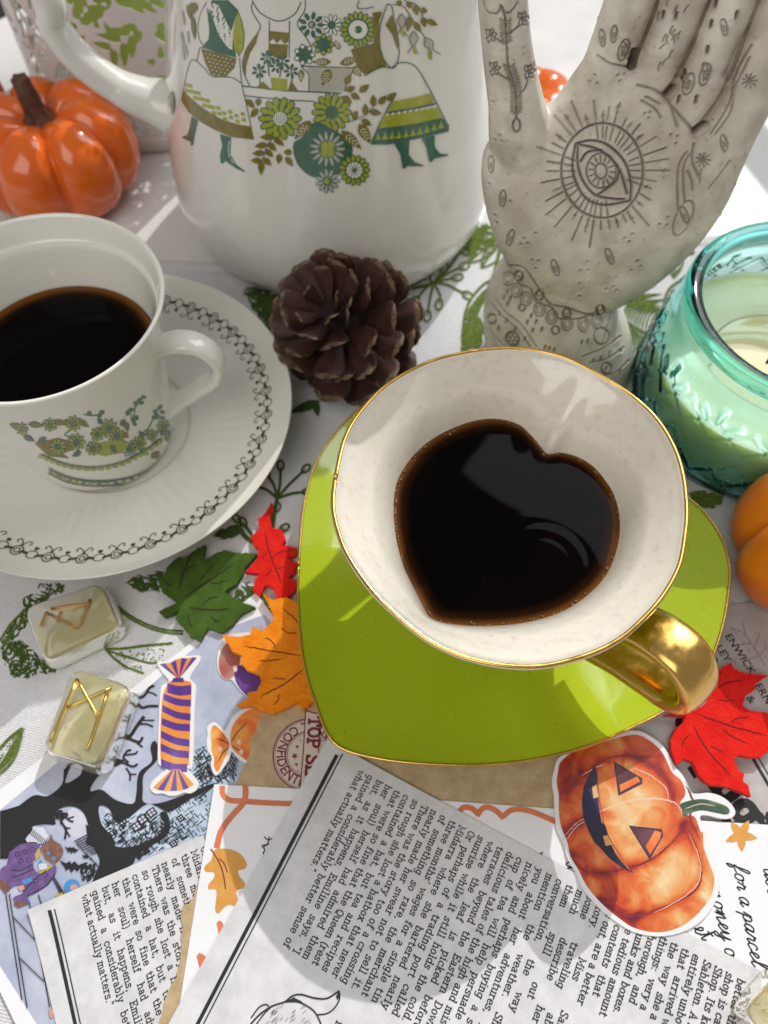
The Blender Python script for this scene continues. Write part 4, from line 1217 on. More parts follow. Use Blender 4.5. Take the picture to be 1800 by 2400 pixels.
# creases and finger gaps
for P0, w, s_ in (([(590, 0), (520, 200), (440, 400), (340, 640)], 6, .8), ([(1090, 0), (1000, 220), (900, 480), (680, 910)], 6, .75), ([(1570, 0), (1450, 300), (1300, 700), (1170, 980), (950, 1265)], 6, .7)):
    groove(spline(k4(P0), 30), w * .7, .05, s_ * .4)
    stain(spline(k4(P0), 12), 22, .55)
for P0 in ([(370, 500), (330, 640)], [(730, 850), (670, 920)], [(1040, 1210), (950, 1275)]):
    groove(k4(P0), 9, .12, 1.0)
for P0, w in (([(0, 540), (120, 620), (300, 650)], 3), ([(390, 830), (560, 880), (700, 1000), (780, 1240)], 3.5), ([(720, 1040), (850, 1180), (920, 1260)], 4), ([(470, 940), (600, 1010)], 3), ([(430, 980), (560, 1060), (620, 1150)], 3),
              ([(870, 1480), (800, 1600), (780, 1800), (790, 2050)], 3), ([(900, 1500), (840, 1640), (850, 1960)], 3), ([(880, 1660), (920, 1760), (930, 1850)], 3), ([(940, 1400), (925, 1560), (990, 1720)], 3.5),
              ([(1500, 440), (1350, 700), (1290, 1000), (1110, 1300)], 3), ([(1480, 560), (1340, 860), (1300, 1090), (1150, 1310)], 3), ([(1290, 1570), (1180, 1720), (1090, 1830)], 3), ([(1010, 1650), (1000, 1780)], 2.5)):
    groove(spline(k4(P0), 20), w, .045, .6)
for cx, cy in ((1050, 730), (890, 820), (260, 490)):
    q = k4([(cx, cy)])[0]; groove(ell_pts(q[0], q[1], 12, 26, 22, .3), 2.6, .045, .75); groove(ell_pts(q[0], q[1] + 3, 4, 12, 14, .3), 2.2, .035, .7)
for cx, cy in ((1075, 490), (840, 715), (800, 970), (970, 970), (1365, 150), (1110, 240), (1150, 40), (640, 150), (770, 160)):
    a, b_ = k4([(cx, cy - 30), (cx - 12, cy + 32)]); groove([a, b_], 5, .06, .95)
for cx, cy in ((1480, 790), (1030, 1560)):
    q = np.array(k4([(cx, cy)])[0])
    for i in range(9):
        a = i * .7; groove([q, q + np.array([math.cos(a), math.sin(a)]) * 17], 2.6, .035, .75)
for _ in range(26):
    x, y = rh.uniform(560, 860), rh.uniform(20, 800); a = rh.uniform(-2.2, -.6)
    if x < 300 + .0 or x > 1000 - y * .5: continue
    P0 = k4([(x, y), (x + 30 * math.cos(a), y + 40 * math.sin(a)), (x + 40 * math.cos(a) + 18, y + 80 * math.sin(a))])
    groove(spline(P0, 6), 2.6, .035, .7)
# bracelet on the wrist
up_ = spline(k7([(250, 250), (370, 290), (500, 420), (640, 620), (800, 650), (1000, 690), (1150, 720), (1280, 600)]), 60)
for P0 in ([(360, 245), (500, 270), (620, 430), (740, 600), (900, 640), (1100, 700), (1250, 640)], [(380, 300), (460, 420), (560, 460), (620, 590), (760, 640), (830, 740), (1000, 745), (1110, 715), (1200, 710)]):
    groove(spline(k7(P0), 40), 3, .05, .85)
for cx, cy in ((455, 345), (648, 530), (905, 697), (1215, 660)):
    q = k7([(cx, cy)])[0]; groove(ell_pts(q[0], q[1], 9, 11, 20), 3, .05, .95); dot(q[0], q[1], 3.2, .05, .9)
for cx, cy in ((350, 370), (430, 480), (520, 560), (650, 660), (765, 730), (910, 790), (1065, 800), (1190, 770)):
    q = k7([(cx, cy)])[0]; groove(ell_pts(q[0], q[1], 13, 16, 22), 2.6, .05, .75); groove(ell_pts(q[0], q[1], 7, 9, 14), 2.4, .04, .6)
for cx, cy in ((345, 490), (315, 545), (375, 550), (350, 600), (570, 715), (535, 775), (617, 770), (585, 850), (672, 840), (700, 1010), (740, 1020), (785, 1035), (270, 690), (335, 760), (420, 835), (265, 830), (510, 930), (1045, 960), (1100, 950), (1410, 1030), (1300, 1060), (1270, 1200), (1400, 1240), (1220, 1110), (1150, 1130)):
    a, b_ = k7([(cx + 5, cy - 16), (cx - 4, cy + 16)]); groove([a, b_], 3.2, .05, .9)
for cx, cy, r in ((485, 640, 7), (800, 850, 9), (205, 740, 10), (395, 930, 16), (1230, 900, 18), (1275, 1200, 12)):
    q = k7([(cx, cy)])[0]; groove(ell_pts(q[0], q[1], r, r * 1.1, 20), 2.8, .05, .85)
for i in range(6):
    a = i * 1.05; q = np.array(k7([(395, 930)])[0]); p = q + np.array([math.cos(a), math.sin(a)]) * 10; groove(ell_pts(p[0], p[1], 5, 5, 10), 2.2, .04, .8)
for P0 in ([(240, 560), (330, 680), (480, 800), (620, 1000)], [(200, 600), (300, 720), (450, 850), (560, 1000)], [(170, 770), (230, 900), (330, 1000)], [(1320, 680), (1240, 950)], [(1050, 1090), (1250, 1010), (1400, 900)], [(1110, 1150), (1280, 1110), (1430, 1000)], [(1200, 1280), (1350, 1240), (1480, 1120)]):
    groove(spline(k7(P0), 24), 2.8, .045, .6)
disp = np.where(depth_d > .012, depth_d, depth_d - lip_d)
co2 = co - no_ * (disp * S)[:, None]
me2.vertices.foreach_set("co", co2.astype(np.float32).ravel())
for nm, arr in (("groove", np.clip(dark, 0, 1)), ("stain", np.clip(brown, 0, 1))):
    at = me2.attributes.new(nm, 'FLOAT', 'POINT'); at.data.foreach_set("value", arr.astype(np.float32))
me2.polygons.foreach_set("use_smooth", [True] * len(me2.polygons))
def hand_material():
    m, nt, b = new_mat("carved_resin"); L = nt.links
    tc = nt.nodes.new("ShaderNodeTexCoord")
    def noise(s_, d_=5.0):
        n = nt.nodes.new("ShaderNodeTexNoise"); n.inputs["Scale"].default_value = s_; n.inputs["Detail"].default_value = d_
        L.new(tc.outputs["Object"], n.inputs["Vector"]); return n.outputs["Fac"]
    r = nt.nodes.new("ShaderNodeValToRGB"); e = r.color_ramp.elements
    e[0].position = .35; e[0].color = (0.50, 0.45, 0.38, 1); e[1].position = .66; e[1].color = (0.78, 0.74, 0.66, 1)
    L.new(noise(95, 9.0), r.inputs[0])
    def mixin(prev, fac, col, k=1.0):
        mu = nt.nodes.new("ShaderNodeMath"); mu.operation = 'MULTIPLY'; mu.inputs[1].default_value = k; mu.use_clamp = True
        L.new(fac, mu.inputs[0])
        mx = nt.nodes.new("ShaderNodeMix"); mx.data_type = 'RGBA'
        L.new(mu.outputs[0], mx.inputs[0]); L.new(prev, mx.inputs[6]); mx.inputs[7].default_value = col
        return mx.outputs[2]
    a1 = nt.nodes.new("ShaderNodeAttribute"); a1.attribute_name = "stain"
    a2 = nt.nodes.new("ShaderNodeAttribute"); a2.attribute_name = "groove"
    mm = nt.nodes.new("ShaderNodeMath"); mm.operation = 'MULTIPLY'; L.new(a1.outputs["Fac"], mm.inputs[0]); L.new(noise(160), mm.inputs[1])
    pr = nt.nodes.new('ShaderNodeMapRange'); pr.inputs['From Min'].default_value = .54; pr.inputs['From Max'].default_value = .74; pr.inputs['To Max'].default_value = .38
    L.new(noise(48, 10.0), pr.inputs[0])
    c0_ = mixin(r.outputs[0], pr.outputs[0], (0.24, 0.175, 0.125, 1), 1.0)
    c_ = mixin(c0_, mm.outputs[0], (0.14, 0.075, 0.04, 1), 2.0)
    c_ = mixin(c_, a2.outputs["Fac"], (0.045, 0.026, 0.016, 1), 0.95)
    L.new(c_, b.inputs["Base Color"])
    b.inputs["Roughness"].default_value = 0.5; b.inputs["Specular IOR Level"].default_value = 0.4
    bp = nt.nodes.new("ShaderNodeBump"); bp.inputs["Strength"].default_value = 0.25; bp.inputs["Distance"].default_value = 0.04 * S
    L.new(noise(260, 4), bp.inputs["Height"]); L.new(bp.outputs[0], b.inputs["Normal"])
    return m
me2.materials.clear(); me2.materials.append(hand_material())

# ------------------------------------------------------------------ pine cone
pc0 = on_z(812, 775, 2.5)
cone = thing("pine_cone", "open brown pine cone between the coffee pot and the heart cup", "pine cone", (pc0[0], pc0[1], 0.1))
M["cone_brown"] = pbr("cone_brown", (0.032, 0.012, 0.008, 1), 0.55, vary=(220, (0.065, 0.026, 0.018, 1), 0.4, 0.75), bump=(500, 0.4, 0.05), scale_xyz=(1, 1, 1))
M["cone_tip"] = pbr("cone_tip", (0.20, 0.14, 0.085, 1), 0.75, vary=(500, (0.09, 0.05, 0.03, 1), 0.4, 0.7), bump=(900, 0.5, 0.04))
M["cone_core"] = pbr("cone_core", (0.018, 0.009, 0.007, 1), 0.9)
def scale_mesh(seed):
    r_ = random.Random(seed)
    nu, nvv = 15, 9
    top, bot = [], []
    for i in range(nu):
        t = i / (nu - 1)
        half = np.interp(t, [0, .3, .6, .8, .92, 1], [.13, .2, .34, .40, .33, .10])
        zc = -0.05 * t + 0.28 * t ** 2.4
        for j in range(nvv):
            s_ = j / (nvv - 1) * 2 - 1
            dome = (1 - s_ * s_)
            x = t; y = half * s_
            ridge = 0.035 * math.exp(-(s_ / .3) ** 2) * t
            thick = np.interp(t, [0, .7, .9, 1], [.03, .035, .055, .03])
            zz = zc + 0.05 * dome * t + ridge - 0.03 * s_ * s_
            top.append((x, y, zz + thick * (0.4 + .6 * dome))); bot.append((x, y, zz - thick * (0.4 + .6 * dome)))
    V = top + bot; n = nu * nvv
    F, mi = [], []
    for i in range(nu - 1):
        for j in range(nvv - 1):
            a = i * nvv + j
            F.append((a, a + nvv, a + nvv + 1, a + 1)); mi.append(1 if i >= nu - 2 else 0)
            F.append((n + a, n + a + 1, n + a + nvv + 1, n + a + nvv)); mi.append(1 if i >= nu - 2 else 0)
    for i in range(nu - 1):
        for j in (0, nvv - 1):
            a = i * nvv + j; F.append((a, a + nvv, n + a + nvv, n + a)); mi.append(1 if i >= nu - 2 else 0)
    for j in range(nvv - 1):
        a = (nu - 1) * nvv + j; F.append((a, a + 1, n + a + 1, n + a)); mi.append(1)
    V = np.array(V) + np.array([[r_.gauss(0, .006), r_.gauss(0, .008), r_.gauss(0, .008)] for _ in V])
    me = bpy.data.meshes.new("scale")
    me.from_pydata((V * S).tolist(), [], F)
    me.materials.append(M["cone_brown"]); me.materials.append(M["cone_tip"])
    me.polygons.foreach_set("material_index", mi); me.polygons.foreach_set("use_smooth", [True] * len(F))
    me.update(); return me
smeshes = [scale_mesh(i) for i in range(4)]
tilt = Matrix.Rotation(math.radians(-20), 4, 'Y') @ Matrix.Rotation(math.radians(22), 4, 'X')
tilt = Matrix.Translation(Vector((0, 0.05 * S, 2.55 * S))) @ tilt
rp = random.Random(5)
NS = 70
for i in range(NS):
    t = i / (NS - 1)                                     # 0 bottom, 1 top
    a = i * 2.39996
    hgt = -2.15 + 4.05 * t
    ro = 0.55 * math.sin(math.pi * min(1, .18 + t * .8)) + .12
    L_ = np.interp(t, [0, .15, .45, .75, .93, 1], [1.5, 2.05, 2.25, 2.05, 1.6, 1.1])
    el = np.interp(t, [0, .25, .6, .85, 1], [-26, -10, 12, 36, 62]) + rp.gauss(0, 10)
    o = bpy.data.objects.new("scale", smeshes[i % 4]); COL.objects.link(o); o.parent = cone
    mtx = Matrix.Rotation(a, 4, 'Z') @ Matrix.Translation((ro * S, 0, hgt * S)) @ Matrix.Rotation(math.radians(-el), 4, 'Y') @ Matrix.Rotation(rp.gauss(0, .12), 4, 'X') @ Matrix.Diagonal((L_, L_ * rp.uniform(.60, .78), L_ * .55, 1))
    o.matrix_local = tilt @ mtx
    LOC[o] = LOC[cone]
V, F_ = lathe(spline([(.02, -2.2), (.9, -1.9), (1.05, -.6), (.85, .8), (.45, 1.7), (.02, 2.0)], 30), (0, 0), 24)
me = bpy.data.meshes.new("core"); me.from_pydata((V * S).tolist(), [], [list(f) for f in F_]); me.materials.append(M["cone_core"])
o = bpy.data.objects.new("core", me); COL.objects.link(o); o.parent = cone; o.matrix_local = tilt; LOC[o] = LOC[cone]

# ------------------------------------------------------------------ pumpkins
M["pumpkin"] = pbr("pumpkin", (0.74, 0.13, 0.004, 1), 0.22, coat=0.6, coat_rough=0.05, sss=0.12, sss_r=(1.0, .3, .05), vary=(45, (0.66, 0.10, 0.006, 1), 0.5, 0.78), bump=(160, 0.12, 0.05))
M["pumpkin_matte"] = pbr("pumpkin_matte", (0.80, 0.20, 0.012, 1), 0.34, coat=0.3, coat_rough=0.12, sss=0.12, sss_r=(1.0, .3, .05), vary=(40, (0.72, 0.15, 0.008, 1), 0.45, 0.75), bump=(120, 0.1, 0.05))
M["pumpkin_stem"] = pbr("pumpkin_stem", (0.075, 0.028, 0.018, 1), 0.45, vary=(300, (0.13, 0.06, 0.035, 1), 0.4, 0.7), bump=(300, 0.3, 0.05))
def pumpkin(name, label, centre, R, hgt, ribs, m, stem=True, rot=0.0, group="artificial pumpkins", stem_lean=(-.1, .1), rib=0.17):
    t = thing(name, label, "pumpkin", (centre[0], centre[1], centre[2]), group)
    prof = spline([(.10, .92), (.32, .985), (.62, .97), (.9, .80), (1.0, .52), (.95, .24), (.74, .06), (.4, .0), (.02, .03)], 60)
    prof = np.c_[prof[:, 0] * R, prof[:, 1] * hgt]
    def rf(th, r, z):
        ph_ = (th * ribs / (2 * np.pi) + rot) % 1.0
        v = np.abs(ph_ - .5) * 2                           # 1 in the groove
        return r * (1 - rib * v ** 2.6) 
    V, F_ = lathe(prof, (centre[0], centre[1]), 260, rfun=rf)
    th = np.arctan2(V[:, 1] - centre[1], V[:, 0] - centre[0])
    ph_ = (th * ribs / (2 * np.pi) + rot) % 1.0
    v = np.abs(ph_ - .5) * 2
    rr = np.hypot(V[:, 0] - centre[0], V[:, 1] - centre[1]) / R
    V[:, 2] += centre[2] - 0.59 * rib * hgt * (v ** 3) * np.clip(V[:, 2] / hgt, 0, 1) * np.clip(rr * 2.2, 0, 1)
    V[:, 2] -= 0.12 * hgt * np.exp(-(rr / .30) ** 2) * (V[:, 2] - centre[2] > .4 * hgt)
    mk("rind", V, F_, m, t)
    if stem:
        z0 = centre[2] + hgt * .80
        q = spline([(centre[0], centre[1], z0), (centre[0] + stem_lean[0] * .2, centre[1], z0 + .35 * R * .5), (centre[0] + stem_lean[0], centre[1] + stem_lean[1], z0 + R * .52)], 16)
        rad = np.interp(np.linspace(0, 1, 16), [0, .2, .5, 1], [.27, .18, .115, .09]) * R
        P = q; n = 25
        tt = np.linspace(0, 2 * np.pi, n, endpoint=False)
        k = 1 + .16 * np.cos(tt * 5)
        V = np.concatenate([np.c_[p[0] + r_ * k * np.cos(tt), p[1] + r_ * k * np.sin(tt), np.full(n, p[2])] for p, r_ in zip(P, rad)])
        F_ = grid_faces(16, n); F_.append(tuple(range(n))[::-1]); F_.append(tuple(range(15 * n, 16 * n)))
        mk("stem", V, F_, M["pumpkin_stem"], t, smooth=False)
    return t
pumpkin("pumpkin", "glossy orange pumpkin with brown stem in front of the cut-out lantern", (-14.9, 31.4, 0.0), 3.75, 4.35, 7, M["pumpkin"], rot=.35, stem_lean=(-.2, .1))
pumpkin("pumpkin", "orange pumpkin cut off by the left edge behind the glossy pumpkin", (-20.8, 35.4, 0.0), 2.6, 4.2, 9, M["pumpkin"], rot=.1)
pumpkin("pumpkin", "small orange pumpkin seen between thumb and palm of the hand statue", (7.2, 36.4, 0.0), 2.4, 2.3, 8, M["pumpkin"], stem=False, rot=.5, rib=0.04)
pumpkin("pumpkin", "orange pumpkin at the right edge beside the lime saucer", (14.5, 11.4, 0.1), 3.2, 4.4, 7, M["pumpkin_matte"], rot=.62)

# ------------------------------------------------------------------ cut-out lantern with green candle glass
LAN, LR, LH = (-11.9, 40.6), 6.3, 15.0
lan = thing("lantern", "white metal lantern pierced with leaf shapes behind the pumpkin", "lantern", (LAN[0], LAN[1], 0))
M["lantern_white"] = pbr("lantern_white", (0.70, 0.68, 0.67, 1), 0.35, metal=0.0, coat=0.2)
M["green_glass"] = pbr("green_glass", (0.50, 0.66, 0.16, 1), 0.1, coat=0.6, sss=0.3, sss_r=(.8, .8, .3))
M["amber"] = pbr("amber", (0.5, 0.24, 0.04, 1), 0.15, coat=0.5)
circ = 2 * math.pi * LR
gu, gv = 620, 230
U, Vv = np.meshgrid(np.linspace(0, circ, gu), np.linspace(0, LH, gv))
field = np.full(U.shape, -1.0)                           # > 0 inside a slit
rl = random.Random(21)
def slit(cx, cy, L_, w_, a):
    for sh in (-circ, 0, circ):
        x0 = cx + sh
        if x0 < -4 or x0 > circ + 4: continue
        c_, s_ = math.cos(a), math.sin(a)
        i0, i1 = np.searchsorted(U[0], [x0 - L_, x0 + L_]); j0, j1 = np.searchsorted(Vv[:, 0], [cy - L_, cy + L_])
        if i1 <= i0 or j1 <= j0: continue
        du, dv = U[j0:j1, i0:i1] - x0, Vv[j0:j1, i0:i1] - cy
        a1, b1 = du * c_ + dv * s_, -du * s_ + dv * c_
        wl = w_ * np.clip(1.05 - .55 * a1 / L_, .3, 1.6)
        f = 1 - (np.abs(a1) / L_) ** 2.2 - (np.abs(b1) / wl) ** 2
        f[(Vv[j0:j1, i0:i1] < .9) | (Vv[j0:j1, i0:i1] > LH - .6)] = -1
        field[j0:j1, i0:i1] = np.maximum(field[j0:j1, i0:i1], f)
for gx in range(17):
    for gy in range(8):
        cx = (gx + .5 * (gy % 2) + rl.uniform(-.12, .12)) * circ / 17; cy = 1.2 + gy * 1.9 + rl.uniform(-.25, .25)
        a = rl.uniform(0, 6.28); L_ = rl.uniform(1.05, 1.3)
        for k in range(5):
            q = -.75 + k * .42
            for s_ in (-1, 1):
                wv = L_ * .5 * (1 - q * q) + .12
                px_, py_ = cx + math.cos(a) * L_ * q - math.sin(a) * s_ * wv * .62, cy + math.sin(a) * L_ * q + math.cos(a) * s_ * wv * .62
                slit(px_, py_, wv * .68 + .06, .165, a + s_ * .75)
for _ in range(300):
    slit(rl.uniform(0, circ), rl.uniform(1, LH - 1), rl.uniform(.16, .34), rl.uniform(.09, .15), rl.uniform(0, 3.1))
# keep the plate where field < 0: marching squares
f0 = -field
lv_, lf_ = [], []
vid = {}
def vert(key, u, v):
    if key not in vid:
        vid[key] = len(lv_); lv_.append((u, v))
    return vid[key]
us, vs2 = U[0], Vv[:, 0]
for j in range(gv - 1):
    for i in range(gu - 1):
        cs = [(i, j), (i + 1, j), (i + 1, j + 1), (i, j + 1)]
        vals = [f0[b, a] for a, b in cs]
        if min(vals) > 0:
            lf_.append([vert(c_, us[c_[0]], vs2[c_[1]]) for c_ in cs]); continue
        if max(vals) <= 0: continue
        ring_ = []
        for k in range(4):
            a, b = cs[k], cs[(k + 1) % 4]; va, vb = vals[k], vals[(k + 1) % 4]
            if va > 0: ring_.append(vert(a, us[a[0]], vs2[a[1]]))
            if (va > 0) != (vb > 0):
                t = va / (va - vb)
                ring_.append(vert((min(a, b), max(a, b)), us[a[0]] + (us[b[0]] - us[a[0]]) * t, vs2[a[1]] + (vs2[b[1]] - vs2[a[1]]) * t))
        if len(ring_) >= 3: lf_.append(ring_)
lv_ = np.array(lv_)
ang_ = lv_[:, 0] / LR
V = np.c_[LAN[0] + LR * np.cos(ang_), LAN[1] + LR * np.sin(ang_), lv_[:, 1] + .02]
sheet = mk("pierced_shell", V, lf_, M["lantern_white"], lan, smooth=False)
sd = sheet.modifiers.new("thickness", 'SOLIDIFY'); sd.thickness = 0.09 * S; sd.offset = -1
V, F_ = lathe([(LR + .02, 0.02), (LR + .08, 0.06), (LR + .08, 0.7), (LR + .02, .78)], LAN, 96)
mk("base_band", V, F_, M["lantern_white"], lan)
gl = thing("candle_glass", "lime green candle glass standing inside the white pierced lantern", "candle", (LAN[0], LAN[1], 0.8))
V, F_ = lathe(spline([(3.9, .85), (4.2, 1.2), (4.3, 3), (4.35, 8), (4.3, 10.5), (4.1, 11), (3.9, 10.6), (3.8, 9.8), (.02, 9.7)], 50), LAN, 64)
mk("glass", V, F_, M["green_glass"], gl)
V, F_ = lathe([(4.38, 6.1), (4.42, 6.3), (4.42, 7.2), (4.38, 7.4)], LAN, 64, False, False)
mk("amber_band", V, F_, M["amber"], gl)
